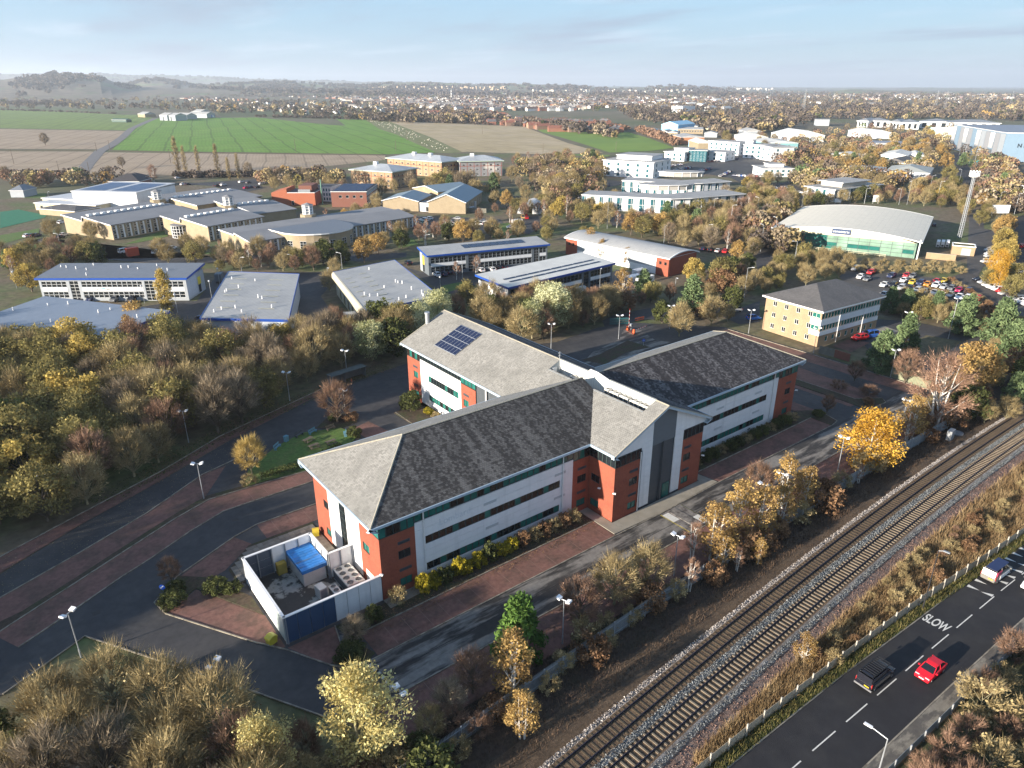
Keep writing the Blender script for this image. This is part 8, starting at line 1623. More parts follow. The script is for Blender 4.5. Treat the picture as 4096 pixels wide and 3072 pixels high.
# single trees that can be told apart
for a in(('yellow',60,925,8,'brightest golden tree at the far left of the belt above the dark car park'),('olive',165,905,10,'big olive yellow tree right of the brightest golden one'),('yellow',150,855,10,'tall golden topped tree behind the big olive one'),('olive',215,935,8,'yellowish green tree at the lower edge of the left belt'),('yellow',165,745,11,'yellow edged round tree before the blue-grey roof'),('gold_birch',283,730,11,'orange column birch right of the blue-grey roof'),('orange',292,688,9,'orange tree at the right corner of the blue-grey roof'),('gold_column',354,628,11,'golden column tree in front of the long blue edged unit'),('yellow',62,600,9,'yellow green tree at the left end of the long blue edged unit'),('redtip',725,866,9,'reddish bare tree in the island before the office garden'),('silver',800,735,10,'silver leaved tree left of the solar roof'),('silver',945,665,11,'broad silver willow behind the solar roof'),('silver',905,690,10,'second silver willow at the corner of the solar roof'),('silver',1195,660,13,'tall silver willow before the crate yard'),('silver',1150,690,10,'lower silver tree left of the tall willow by the crate yard'),('straw',538,985,7,'straw coloured tree at the end of the garden hedge'),('gold',1885,950,10,'bright gold tree beside the railway'),('gold_birch',1975,905,9,'orange birch just right of the bright gold tree'),('pink_birch',2035,850,15,'large pinkish bare birch with white stems over the timber fence'),('orange',2110,800,12,'golden tree right of the pinkish birch'),('green',2095,870,7,'green tree below the golden one beside the pinkish birch'),('redtip',1962,790,8,'dark bare tree growing by the timber fence'),('pine',1908,760,8.5,'left pine of the pair before the brick office car park'),('pine',1960,725,9,'right pine of the pair before the brick office car park'),('bright_pine',1124,1355,7,'bright green young pine beside the palisade fence'),('gold_birch',1105,1440,9,'thin orange birch below the bright green pine'),('gold_birch',1128,1545,6,'low golden birch at the bottom by the palisade fence'),('cream',780,1550,11,'large cream yellow tree at the bottom beside the speed hump'),('cream',565,1635,8,'cream yellow tree cut by the bottom edge'),('shrub_red',650,1600,4,'reddish bare shrub between the two cream trees at the bottom'),('gold_birch',1545,1150,9,'leaning white stemmed birch right of the lamp by the entrance road'),('gold_birch',1600,1110,10,'tall golden birch opposite the entrance wing'),('gold_birch',1650,1110,9,'second golden birch opposite the entrance wing'),('gold_birch',1560,1190,6,'low golden birch beneath the leaning stems'),('gold_birch',1700,1040,9,'golden birch right of the lamps opposite the entrance'),('gold_birch',1740,1060,8,'drooping golden birch at the right of the entrance clump'),('gold_birch',1690,1095,7,'yellow birch in the middle of the entrance clump'),('gold_birch',1640,1190,4,'small yellow birch at the foot of the entrance clump'),('white_birch',1500,1170,6,'bare white stemmed birch leaning at the left of the entrance clump'),('redtip',1640,1040,7,'reddish bare crown at the top of the entrance clump'),('gold_birch',1740,1400,4,'small bright yellow bush on the railway bank'),('redtip',1255,1300,7,'reddish bare tree beside the palisade fence lamp'),('bare',1330,1255,7,'olive bare tree right of the reddish one by the palisade fence'),('bare',1400,1225,7,'second olive bare tree by the palisade fence'),('redtip',1020,1450,6,'small reddish bare tree above the bottom palisade fence'),('grey',970,1510,5,'grey bare shrub tree above the bottom palisade fence'),('bare',930,1560,4,'low bare shrub tree near the bottom lamp'),('grey',765,1360,4,'small bare tree over the hedge at the plant yard corner'),('redtip',365,1230,4,'small reddish bare tree in the round hedge island'),('redtip',1850,800,5,'dark red bare tree at the right end of the office'),('redtip',1790,870,4,'dark shrub tree in the bed at the office right end'),('pine',1390,615,8,'dark pine by the crate yard gate'),('pine',1497,640,10,'dark pine beside the barrier road'),('gold_birch',1345,615,10,'weeping golden birch before the white crates'),('white_birch',1365,640,7,'pale bare tree below the weeping birch'),('olive',1560,590,10,'round olive tree before the barrel roofed unit'),('yellow',1500,585,8,'yellow tree at the red brick end of the barrel roof'),('bare',1470,690,9,'bare tree above the lowered barrier'),('bare',1540,670,8,'bare yellow based tree right of the lowered barrier'),('white_birch',985,585,6,'small pinkish birch before the two storey blue edged unit'),('white_birch',1030,575,7,'second pinkish birch before the two storey blue edged unit'),('gold_birch',1275,520,10,'thin golden birch against the white barrel roofed unit'),('gold_birch',1300,540,8,'second thin golden birch against the barrel roofed unit'),('gold_birch',1355,555,7,'third thin golden birch against the barrel roofed unit'),('orange',1000,500,9,'amber tree by the school car park'),('orange',785,540,9,'rust coloured tree at the school road'),('orange',815,525,8,'second rust coloured tree at the school road'),('bare',110,495,9,'round brown tree on the school bend lawn'),('bare',195,497,8,'round brown tree before the left school gable'),('pine',15,560,6,'dark tree at the left edge below the school'),('grey',95,300,13,'lone bare tree in the left stubble field'),('grey',262,350,9,'small bare tree at the foot of the farm track'),('pink_birch',330,375,11,'pale orange willow behind the sports hall'),('orange',1095,430,9,'orange birch beside the arched hut'),('pine',1065,395,10,'dark ivy clad tree left of the arched hut'),('redtip',1035,465,7,'round reddish tree by the lawn of the yard road'),('green',1475,455,7,'dark evergreen before the crescent office'),('olive',1262,500,5,'yellow green bush left of the barrel roofed unit'),('pine',2165,700,11,'blue green pine at the right edge'),('pine',2190,740,9,'dark pine at the right edge below the blue green one'),('pine',2080,685,9,'pine right of the tall lamp'),('pine',1840,640,0.1,'tiny')):
 if a[3]>1:T(*a)
for k,(x,y)in enumerate(((1960,655),(2025,662),(2095,668),(1925,650))):T('pine',x,y,7,f'{["first", "third", "fourth", "second"][k]} blue green pine of the row below the big car park')
for k,x in enumerate((380,397,426,467,493,513)):T('poplar',x,[335,345,345,345,365,360][k],[24,18,18,20,14,16][k],f'{ordn[k]} bare poplar from the left before the green field',None,'bare poplars by the stubble')
for k,(x,y,h)in enumerate(((535,365,10),(605,378,10),(660,378,10),(700,380,9),(100,385,9),(170,375,8),(235,370,8),(60,380,8),(10,372,9))):T('grey',x,y,h,f'{["round bare tree right of the poplars", "bare tree left of the wide one by the stubble", "wide bare tree by the stubble", "bare tree nearest the orange hotel", "bare tree cluster left of the track foot", "bare tree nearest the track foot on the left", "thin bare tree on the track verge", "bare tree at the left of the stubble edge", "bare tree at the left picture edge by the stubble"][k]}')
# tall golden trees at the right
for k,(x,y,h,kd)in enumerate(((2030,325,12,'orange'),(2045,350,13,'orange'),(2050,375,10,'olive'),(2025,300,11,'orange'),(2010,290,10,'yellow'),(2060,395,8,'olive'),(2165,490,9,'orange'),(2170,520,9,'yellow'),(2172,545,9,'yellow'),(2160,570,9,'gold'),(2158,595,8,'gold'),(2120,470,7,'olive'),(2140,600,6,'olive'),(2185,620,7,'olive'),(2080,345,9,'pine'),(2165,395,10,'pine'),(2190,380,8,'bare'),(2140,330,9,'bare'),(2110,300,9,'bare'),(2160,350,9,'bare'),(2180,365,8,'bare'))):
 T(kd,x,y,h,['amber tree at the middle of the avenue wood','largest amber tree of the avenue wood','olive tree under the large amber one','amber tree at the back of the avenue wood','yellow tree farthest back in the avenue wood','olive tree nearest the roundabout road','orange top tree of the hedge by the dual carriageway','second tree down the hedge by the dual carriageway','third tree down the hedge by the dual carriageway','brightest gold tree low in the hedge by the dual carriageway','lowest gold tree in the hedge by the dual carriageway','olive tree by the white board junction','olive bush at the entrance of the big car park','olive bush right of the slanting car row','lone dark pine by the avenue road','broad dark green tree right of the mast','bare tree beside the broad dark green one','bare tree under the tall blue warehouse','brown tree before the warehouse corner','brown tree right of the banner sign','brown tree nearest the right white office'][k])
# clipped and planted shrubs
for k,x in enumerate((-39.5,-37.9,-36.3,-34.0,-33.2,-31.0,-29.2,-27.5,-25.5)):tree('shrub_yellow' if k%4!=2 else 'shrub_green',(x,-11.3),1.9 if k%3 else 2.4,f'{ordn[k]} clipped {"yellow" if k % 4 != 2 else "green"} shrub from the left along the front of the office','shrubs along the office front',2.3,.1)
for k,x in enumerate((-23.5,-21.6,-19.8,-18.0,-16.0,-14.2)):tree('shrub_brown' if k%2 else 'shrub_russet',(x,-11.4),2.2,f'{ordn[k]} brown shrub left of the entrance wing','shrubs along the office front',2.6,.1)
for k,x in enumerate(np.arange(13,44,2.4)):tree('shrub_green' if k%3 else 'shrub_brown',(x,-11.5),1.7,f'{ordn[k]} low dark shrub from the entrance along the right wing','shrubs along the right wing',2.6,.1)
for p,k,h,w,l in(((-43.2,-11.4),'shrub_brown',2.4,2.6,'straw coloured shrub at the brick corner by the yard'),((-46.9,-12.3),'shrub_green',1.8,2.4,'green shrub between the yard wall and the bays'),((-48.6,-12.7),'shrub_brown',1.6,2.2,'grey shrub by the notice board'),((-52,-16.0),'shrub_green',1.3,3.4,'low hedge at the corner below the plant yard'),((-51.2,-15.1),'shrub_green',1.4,2.8,'second low hedge clump at the corner below the plant yard'),((-65.2,5.6),'shrub_green',1.4,3.4,'round hedge in the island left of the plant yard'),((-64.4,7.6),'shrub_green',1.4,3.0,'hedge behind the blue sign in the island'),((-60.2,4.8),'shrub_green',1.6,3.2,'green bush by the grass left of the plant yard'),((-58.6,3.4),'shrub_green',1.3,2.4,'low bush against the white yard wall corner'),((-13.5,36.5),'green',4.2,4.6,'bright green bush at the garden corner of the solar wing'),((-11.4,33.4),'shrub_yellow',1.2,2.2,'yellow green ground shrub below the solar wing'),((-11.2,30.8),'shrub_brown',1.3,2.0,'grey lavender shrub below the solar wing'),((-27.0,33.6),'shrub_green',1.6,3.0,'dark shrub at the end of the garden lawn'),((-24.5,40.0),'shrub_russet',1.6,3.4,'brown shrub under the reddish bare tree'),((-27,42),'shrub_green',1.2,2.6,'low green shrub under the reddish bare tree'),((63,-9),'shrub_red',2.2,4.2,'reddish bush in the right car park island'),((64.8,-14.5),'shrub_red',2.4,4.6,'larger reddish bush at the end of the right car park island'),((61,-16.4),'shrub_russet',1.2,2.6,'low bush at the tip of the right car park island'),((47.6,-13.5),'shrub_green',1.3,2.4,'grey green bush in the bed at the office right end'),((-48,28.3),'shrub_brown',1.6,3.2,'straw shrub at the left end of the garden hedge')):tree(k,p,h,l,None,w,.1)
hd=thing('hedge','dark clipped hedge along the garden and inner bays','hedge',(-46,28.2,.1));r_=np.random.default_rng(5);n=2600;pp=np.stack([r_.uniform(0,15,n),r_.uniform(-.7,.9,n),np.zeros(n)],1);pp[:,1]+=np.interp(pp[:,0],[0,8,15],[0,.0,2.2])-.0;pp[:,2]=r_.uniform(.1,1.05,n)**.5*1.1
q=leaves(pp,r_.uniform(.1,.22,n),r_);raw_mesh('foliage',q.reshape(-1,3),np.arange(len(q)*3).reshape(-1,3),LEAF['green'],np.tile(r_.uniform(0,1,n),2),None,hd)
b=MB()
for k in range(10):b.tube((k*1.5,float(np.interp(k*1.5,[0,8,15],[0.1,.1,2.3])),0),(k*1.5,float(np.interp(k*1.5,[0,8,15],[.1,.1,2.3])),.8),.05,n=4)
b.build('stem',bark['brown'],hd)
for k in range(14):
 p=Q7(-700+115*k+(40 if k%2 else 0),850+(70 if k%2 else 10)+k*2);tree('shrub_brown',p,2.4 if k%2 else 3.2,f'{ordn[k]} rounded olive bush from the left in the two rows before the big car park','clipped bushes before the big car park',4.4)
for k in range(16):
 p=Q7(330+42*k,1190+8.5*k)if k<9 else Q7(700+85*(k-9),1060+55*(k-9));tree('shrub_brown' if k%3 else 'shrub_russet',p,1.6,f'{ordn[k if k < 9 else k - 9]} low bush from the left {"between the car rows" if k < 9 else "on the island right of the car rows"}','low bushes among the parked cars',3.2)
# woods: scatter real trees where nothing else stands
FOOT=[]
for o in list(COL.objects):
 if o.parent is None and o.get('category')in('office building','industrial unit','school building','office hall','hall','hotel','warehouse','shed','sports hall','hut','plant building'):
  vs=[o.matrix_basis@(c.matrix_basis@Vector(q))for c in[x for x in COL.objects if x.parent==o and x.type=='MESH' and x.name.split('.')[0]in('wall','roof','glass_wall','inner_wall')]for q in c.bound_box]
  if vs and o!=office:
   loc=[o.matrix_basis.inverted()@v for v in vs];FOOT.append((o.matrix_basis.inverted(),min(v.x for v in loc),max(v.x for v in loc),min(v.y for v in loc),max(v.y for v in loc)))
ROADS=[[(o.matrix_basis@v.co)[:2]for v in o.data.vertices]for o in COL.objects if o.get('kind')=='structure' and o.name.split('.')[0]in('estate_road','brick_office_car_park','large_car_park','dual_carriageway','estate_yard','school_road','school_car_park','office_car_park','crescent_road','yard_road','access_drive','sports_pitch','car_park','grass')]
def free(p,r_,road=True):
 for inv,x0,x1,y0,y1 in FOOT:
  q=inv@Vector((p[0],p[1],0))
  if x0-r_<q.x<x1+r_ and y0-r_<q.y<y1+r_:return False
 if abs(p[1])<11+r_ and-46-r_<p[0]<46+r_:return False
 if abs(p[0])<11+r_ and-17<p[1]<45+r_:return False
 if road and any(inside(p,q)for q in ROADS):return False
 return True
def thick(name,got,seed):
 """trees that merge into one mass, each still a crown of twigs and leaves on a trunk"""
 out={}
 for i,(x,y,k,h)in enumerate(got):
  tr,cr,h0,w0=KIND[k][i%len(KIND[k])];step=2
  for me,key in((cr,k),(tr,'trunk '+k)):
   co=np.empty(len(me.vertices)*3,np.float32);me.vertices.foreach_get('co',co);co=co.reshape(-1,3);n=len(me.polygons);nv=len(me.loops)//n;ix=np.empty(len(me.loops),np.int32);me.loops.foreach_get('vertex_index',ix);T_=co[ix.reshape(-1,nv)]
   if me==cr:tq=np.empty(n,np.float32);me.attributes['tint'].data.foreach_get('value',tq);T_=T_[::step];tq=tq[::step];ce=T_.mean(1,keepdims=True);T_=ce+(T_-ce)*1.35
   else:tq=np.zeros(n)
   a=i*1.7;s_=h/h0;R_=np.array([[math.cos(a),math.sin(a),0],[-math.sin(a),math.cos(a),0],[0,0,1]]);o=out.setdefault(key,([],[],me.materials[0]));o[0].append((T_@R_)*s_+np.array([x,y,-.1]));o[1].append(tq)
 for T_,t_,m_ in out.values():T_=np.concatenate(T_);raw_mesh(name,T_.reshape(-1,3),np.arange(len(T_)*T_.shape[1]).reshape(-1,T_.shape[1]),m_,np.concatenate(t_),'stuff')
def scatter(place,px_poly,kinds,spacing,hr,seed,group,n=400,road=True,maxn=None,stuff=False):
 r_=random.Random(seed);poly=[tuple(g(*q)[:2])for q in px_poly];x0,x1=min(p[0]for p in poly),max(p[0]for p in poly);y0,y1=min(p[1]for p in poly),max(p[1]for p in poly);got=[]
 for _ in range(n*12):
  if len(got)>=(maxn or n):break
  p=(r_.uniform(x0,x1),r_.uniform(y0,y1))
  if not inside(p,poly)or not free(p,2.0,road):continue
  if any((p[0]-q[0])**2+(p[1]-q[1])**2<spacing**2 for q in got)or any((p[0]-q[0])**2+(p[1]-q[1])**2<(spacing*.55)**2 for q in PLACED):continue
  k=r_.choices([q[0]for q in kinds],[q[1]for q in kinds])[0];got.append((p[0],p[1],k,r_.uniform(*hr)))
 if stuff:return thick(stuff,got,seed)
 cnt={}
 for q in got:cnt.setdefault(q[2],[]).append(q)
 words={'straw':'straw tree','bare':'olive bare tree','grey':'grey bare tree','redtip':'reddish bare tree','yellow':'yellow leaved tree','olive':'olive yellow tree','orange':'orange leaved tree','gold_birch':'golden birch','pink_birch':'pinkish bare birch','white_birch':'thin white stemmed birch','silver':'silver leaved tree','pine':'dark pine','green':'dark green bush','shrub_brown':'brown bush','shrub_red':'reddish bush','shrub_russet':'russet bush','cream':'cream leaved tree','gold':'bright gold tree','shrub_green':'green bush','shrub_yellow':'yellow bush'}
 for k,l in cnt.items():
  l.sort(key=lambda q:-proj((q[0],q[1],0))[1]);nr=max(1,math.ceil(len(l)/11));per=math.ceil(len(l)/nr)
  for rw in range(nr):
   part_=sorted(l[rw*per:(rw+1)*per],key=lambda q:proj((q[0],q[1],0))[0]);rn_='' if nr==1 else ' '+(['front','back']if nr==2 else['front','middle','back']if nr==3 else['front','second','third','back','rearmost','last'])[rw]+'-row'
   for i,q in enumerate(part_):
    lab=f'only {words[k]} {place}' if len(l)==1 else f'{ordn[i]}{rn_} {words[k]} from left {place}'
    tree(k,q,q[3],lab,f'{words[k]}{"es" if words[k].endswith("sh") else "s"} {place}')
 return got
scatter('in the belt left of the car park',[(-60,1150),(-60,770),(0,745),(180,770),(420,745),(640,730),(860,700),(868,745),(850,775),(720,800),(640,850),(520,925),(400,985),(240,1065),(90,1150)],[('bare',5),('grey',2),('redtip',1.6),('olive',3.4),('green',.9),('yellow',.3)],4.9,(7.5,11.5),1,'',maxn=120,road=False)
scatter('in the clump at the bottom left',[(95,1590),(170,1545),(330,1540),(450,1580),(545,1630),(600,1720),(500,1860),(200,2000),(-100,2000),(-20,1720)],[('bare',6),('grey',2),('redtip',1),('olive',.8)],4.0,(7.5,9.5),2,'',maxn=30,road=False)
scatter('below the bottom left clump',[(-140,1660),(0,1640),(60,1700),(-20,1900),(-180,1900)],[('bare',3),('green',2),('redtip',1)],4.5,(5,7),3,'',maxn=6,road=False)
scatter('above the palisade fence',[(620,1700),(900,1620),(1000,1560),(1180,1440),(1440,1280),(1470,1290),(1220,1470),(1010,1630),(800,1800)],[('shrub_brown',4),('shrub_red',2),('shrub_russet',2),('shrub_green',.4)],2.6,(2,3.6),4,'',maxn=36,road=False)
scatter('by the railway opposite the right wing',[(1460,1285),(1760,1090),(1900,985),(2060,870),(2140,830),(2150,860),(1960,985),(1800,1080),(1560,1260)],[('shrub_brown',3),('shrub_russet',3),('gold_birch',1.6),('redtip',1),('white_birch',1)],3.4,(2.4,5),5,'',maxn=44,road=False)
scatter('at the right edge above the railway',[(2060,880),(2212,780),(2300,740),(2300,850),(2212,900),(2150,930)],[('orange',1),('shrub_russet',2),('bare',2),('green',1),('pine',1)],4,(4,7),6,'',maxn=16,road=False)
scatter('below the footpath, bottom right',[(2010,1620),(2120,1480),(2240,1380),(2400,1500),(2300,1800),(1900,1800)],[('shrub_red',6),('shrub_brown',2)],2.6,(2.5,4.5),7,'',maxn=26,road=False)
scatter('on the bank between railway and road',[(1750,1420),(1900,1270),(2060,1150),(2212,1040),(2260,1060),(2100,1190),(1950,1310),(1790,1440)],[('shrub_brown',5),('shrub_russet',2.0),('shrub_red',1.5),('shrub_green',.3)],2.3,(.9,2.0),8,'',maxn=60,road=False)
scatter('behind the solar roof',[(980,700),(1010,660),(1330,660),(1345,690),(1290,720),(1230,790),(1180,770),(1060,720)],[('bare',5),('green',2),('redtip',2),('olive',1)],4.2,(7,10),9,'',maxn=26)
scatter('along the road above the barrier',[(1200,640),(1340,665),(1560,600),(1660,560),(1640,600),(1560,640),(1600,690),(1520,720),(1400,700),(1240,740)],[('bare',4),('redtip',3),('green',1.5),('olive',1),('shrub_russet',2)],4.2,(4,7.5),10,'',maxn=30)
scatter('beyond the barrel roof',[(1190,470),(1330,440),(1640,440),(1720,500),(1680,560),(1560,580),(1520,540),(1200,480)],[('bare',4),('olive',2),('redtip',2),('orange',1),('pine',.7),('white_birch',1)],6.5,(7,10),11,'',maxn=44)
scatter('left of the tan brick office',[(1600,640),(1680,560),(1760,560),(1900,590),(1860,610),(1700,620),(1640,640)],[('bare',5),('yellow',.5),('olive',2)],4.5,(4.5,7),12,'',maxn=26)
scatter('in the strip below the big car park',[(1900,650),(1960,655),(2212,720),(2300,760),(2212,790),(2080,740),(1930,690)],[('bare',4),('olive',2),('shrub_russet',1)],4.0,(3.5,6),13,'',maxn=34)
scatter('along the school road',[(0,560),(230,555),(480,545),(720,545),(880,520),(1040,500),(1180,500),(1190,530),(900,530),(700,590),(500,580),(260,565),(60,590),(0,600)],[('bare',4),('redtip',3),('olive',1.2),('green',1),('white_birch',.8)],5.5,(5,9),14,'',maxn=46)
scatter('around the school car park',[(700,490),(800,460),(860,480),(1080,480),(1180,440),(1190,480),(1060,520),(860,520)],[('bare',4),('orange',1),('white_birch',2),('redtip',1)],6,(5,8),15,'',maxn=24)
scatter('before the hotels',[(560,395),(760,400),(900,410),(1000,390),(1110,390),(1180,360),(1290,350),(1310,400),(1200,440),(1080,420),(920,420),(800,430)],[('bare',5),('grey',3),('olive',.6),('pine',.3)],7,(8,12),16,'',maxn=50,stuff='tree_belt')
scatter('left of the white four storey office',[(1100,350),(1290,340),(1300,400),(1330,440),(1180,450),(1160,400)],[('bare',4),('redtip',2),('olive',2),('yellow',.3),('white_birch',.7)],6.5,(7,10),17,'',maxn=55,stuff='tree_belt')
scatter('behind the arched hall',[(1640,440),(1720,450),(1900,440),(2040,450),(2080,400),(2010,400),(1940,430),(1700,430)],[('bare',4),('redtip',3),('olive',2),('orange',1.2),('green',1)],6,(5,9),18,'',maxn=60,stuff='tree_belt')
scatter('beside the dual carriageway hedge',[(2050,440),(2140,440),(2180,480),(2200,640),(2150,640),(2140,560),(2120,500)],[('bare',3),('olive',2),('orange',2)],6,(5,8),19,'',maxn=20)
scatter('among the white sheds',[(1740,360),(1800,330),(1900,340),(1960,310),(2000,320),(2000,370),(1930,380),(1900,420),(1840,400),(1760,380)],[('bare',3),('orange',3),('olive',1.5),('pine',1)],9,(8,12),20,'',maxn=60,stuff='tree_belt')
scatter('beyond the left edge of the picture',[(-420,1130),(-60,1170),(-30,1080),(-60,760),(-500,760)],[('bare',1)],6,(11,13),61,'',maxn=26,stuff='tree_belt')
got=[(random.uniform(-128,-92),random.uniform(6,24),'bare',random.uniform(10,12.5))for _ in range(12)]+[(random.uniform(-135,-96),random.uniform(22,60),'bare',random.uniform(11,13))for _ in range(20)];thick('tree_belt',got,3)
for i,(pl,n_,hr2)in enumerate((([(1040,430),(1290,430),(1300,480),(1190,500),(1050,480)],26,(5,9)),([(460,560),(730,590),(720,640),(690,620),(480,600)],14,(4,7)),([(1320,430),(1700,430),(1730,480),(1640,540),(1530,560),(1340,500)],60,(6,10)),([(1960,400),(2100,420),(2120,500),(2040,440)],22,(4,8)),([(560,400),(1060,410),(1040,440),(820,470),(560,430)],16,(5,9)),([(0,540),(240,560),(80,600),(0,590)],14,(5,9)),([(1560,300),(1760,300),(1720,350),(1560,340)],22,(7,11)),([(1600,400),(1740,390),(1740,430),(1620,440)],22,(5,9)))):
 scatter('',pl,[('bare',5),('redtip',2.5),('olive',1.5),('grey',2),('yellow',.4)],4.5,hr2,300+i,'',maxn=n_,stuff='scrub_wood')
# mass woods farther off, grass, litter: uncounted
def soft_tree(r_,s,w,n=44,k=.27):
 """a light crown of clustered faces for trees far off"""
 c=r_.normal(size=(n,3));c/=np.linalg.norm(c,axis=1,keepdims=True);c*=r_.uniform(.5,1.0,(n,1))**.5;c*=np.array([w/2,w/2,s*.42]);c[:,2]+=s*.55
 return leaves(c,np.full(n,w*k)*r_.uniform(.6,1.2,n),r_,1.25)
def mass(name,px_polys,n,kinds,hr,seed,sizew=1.0,clump=0.0):
 r_=np.random.default_rng(seed);rr_=random.Random(seed);out={k:([],[])for k,_ in kinds}
 for poly_px,share in px_polys:
  poly=[tuple(g(*q)[:2])for q in poly_px];sx=[q[0]for q in poly_px];sy=[q[1]for q in poly_px];c=0;tries=0
  while c<n*share and tries<n*40:
   tries+=1;px,py=rr_.uniform(min(sx),max(sx)),rr_.uniform(min(sy),max(sy))
   if not inside((px,py),poly_px):continue
   p=g(px,py)
   if not free(p,3.0):continue
   if clump and math.sin(p.x*.012+1.3)+math.sin(p.y*.015)+rr_.uniform(-1,1)<clump:continue
   k=rr_.choices([q[0]for q in kinds],[q[1]for q in kinds])[0];h=rr_.uniform(*hr);q=soft_tree(r_,h,h*rr_.uniform(.75,1.1)*sizew,*((150,.13)if name=='scrub_wood' else(44,.27)));q=q+np.array([p.x,p.y,-.3]);out[k][0].append(q);tb_=rr_.uniform(.15,.85);out[k][1].append(np.clip(tb_+r_.normal(0,.15,len(q)),0,1));c+=1
 for k,(T_,t_)in out.items():
  if T_:T_=np.concatenate(T_);raw_mesh(name,T_.reshape(-1,3),np.arange(len(T_)*3).reshape(-1,3),LEAF[k],np.concatenate(t_),'stuff')
mass('scrub_wood',[([(1640,330),(1760,290),(1900,270),(2060,280),(2120,300),(2060,320),(2000,380),(1900,430),(1740,440),(1700,380)],.45),([(1100,355),(1300,345),(1300,380),(1320,440),(1180,450)],.1),([(2050,290),(2160,330),(2212,420),(2212,470),(2100,400),(2070,320)],.15),([(1600,500),(1700,470),(1720,540),(1640,570)],.05),([(2090,380),(2212,400),(2212,470),(2120,450)],.08),([(0,395),(230,385),(300,400),(0,410)],.04),([(560,390),(760,385),(760,400),(560,405)],.05)],900,[('bare_olive',4),('orange',.8),('bare_red',2.5),('yellow_olive',1.0),('bare_grey',3),('far_brown',4),('pine',.4)],(6,11),31)
mass('far_wood',[([(1300,235),(1700,215),(2212,210),(2500,230),(2500,262),(2212,262),(2040,258),(1780,258),(1700,280),(1560,300),(1500,280),(1380,262)],.52),([(1000,205),(2212,205),(2400,212),(2400,230),(1300,240),(900,225)],.2),([(0,205),(560,215),(1000,235),(1100,262),(900,268),(600,250),(300,238),(0,236)],.2),([(760,256),(1060,262),(1300,285),(1330,300),(1120,270),(800,262)],.05)],3600,[('far_brown',8),('bare_olive',1.2),('bare_grey',3),('orange',.2),('green',.5)],(9,15),32,1.1)
mass('village_trees',[([(-200,196),(0,188),(400,192),(640,196),(900,205),(1000,215),(600,212),(0,205)],.45),([(500,200),(1500,198),(2300,204),(2300,213),(1400,216),(600,210)],.55)],2200,[('far_brown',7),('bare_grey',3),('green',1)],(11,19),33,1.2)
for nm,poly,n,h in(('hedgerow',[F1(0,345),F1(400,345),F1(760,372),F1(760,385),F1(400,365),F1(0,372)],140,10),('hedgerow',[F1(0,404),F1(1000,436),F1(1000,442),F1(0,410)],90,4),('hedgerow',[F2(0,462),F2(900,480),F2(1600,497),F3(0,540),F3(400,560),F3(400,566),F2(2000,535),F2(900,492),F2(0,470)],260,5),('hedgerow',[F3(1060,590),F3(1400,715),F3(1400,690),F3(1120,585)],120,7),('hedgerow',[F3(400,545),F3(1000,585),F3(1000,575),F3(400,535)],110,7),('hedgerow',[F1(0,965),F1(690,962),F1(690,975),F1(0,1000)],90,4),('hedgerow',[F1(1500,970),F2(300,968),F2(300,985),F1(1500,990)],90,4)):
 r_=random.Random(n);rn=np.random.default_rng(n);Ts,ts=[],[];p2=[tuple(q[:2])for q in poly];xa,xb=min(q[0]for q in p2),max(q[0]for q in p2);ya,yb=min(q[1]for q in p2),max(q[1]for q in p2);c=0;tries=0
 while c<n and tries<60000:
  tries+=1;p=(r_.uniform(xa,xb),r_.uniform(ya,yb))
  if not inside(p,p2):continue
  hh=h*r_.uniform(.6,1.2);q=soft_tree(rn,hh,hh*1.3)+np.array([p[0],p[1],-.3]);Ts.append(q);ts.append(np.clip(r_.uniform(.1,.7)+rn.normal(0,.15,len(q)),0,1));c+=1
 if Ts:Ts=np.concatenate(Ts);raw_mesh(nm,Ts.reshape(-1,3),np.arange(len(Ts)*3).reshape(-1,3),LEAF['bare_red' if h==7 else 'far_brown'],np.concatenate(ts),'stuff')
def blades(name,fn,n,hr,w,m,seed,lo=0.0):
 r_=np.random.default_rng(seed);P_=fn(r_,n);n=len(P_);h=r_.uniform(*hr,n);tip=P_+np.stack([r_.normal(0,.28,n)*h,r_.normal(0,.28,n)*h,h],1);T_=ribbons(P_,tip,np.full(n,w),r_);raw_mesh(name,T_.reshape(-1,3),np.arange(len(T_)*3).reshape(-1,3),m,np.clip(.5+.3*np.sin(P_[:,0]*.9)*np.sin(P_[:,1]*1.3)+r_.normal(0,.2,n),0,1),'stuff')
def bankpts(r_,n):
 a=r_.uniform(-32,95,n);o=r_.uniform(0,1,n)**.8;lo_=np.polyval(_tp,a)+7.0;hi_=np.interp(a,[-60,-22,-6,8,23,60,130],[48.6,49.3,49.95,50.75,52.0,54.6,60.2])-.1;return np.stack([a,-(lo_+(hi_-lo_)*o),np.zeros(n)],1)
blades('dry_grass',bankpts,52000,(.35,1.25),.07,LEAF['bracken'],41)
blades('verge_grass',lambda r_,n:(lambda a:np.stack([a,-(np.interp(a,[-60,-22,-6,8,23,60,130],[48.6,49.3,49.95,50.75,52.0,54.6,60.2])+r_.uniform(.05,1.25,n)),np.full(n,.03)],1))(r_.uniform(-45,60,n)),14000,(.15,.45),.07,LEAF['green'],42)
blades('verge_weeds',lambda r_,n:(lambda a:np.stack([a,-(np.interp(a,[-60,-22,-6,8,23,60,130],[48.6,49.3,49.95,50.75,52.0,54.6,60.2])+r_.uniform(.05,1.2,n)),np.full(n,.03)],1))(np.round(r_.uniform(-45,60,n)/1.7)*1.7+r_.normal(0,.45,n)),6000,(.2,.65),.08,LEAF['yellow_olive'],45)
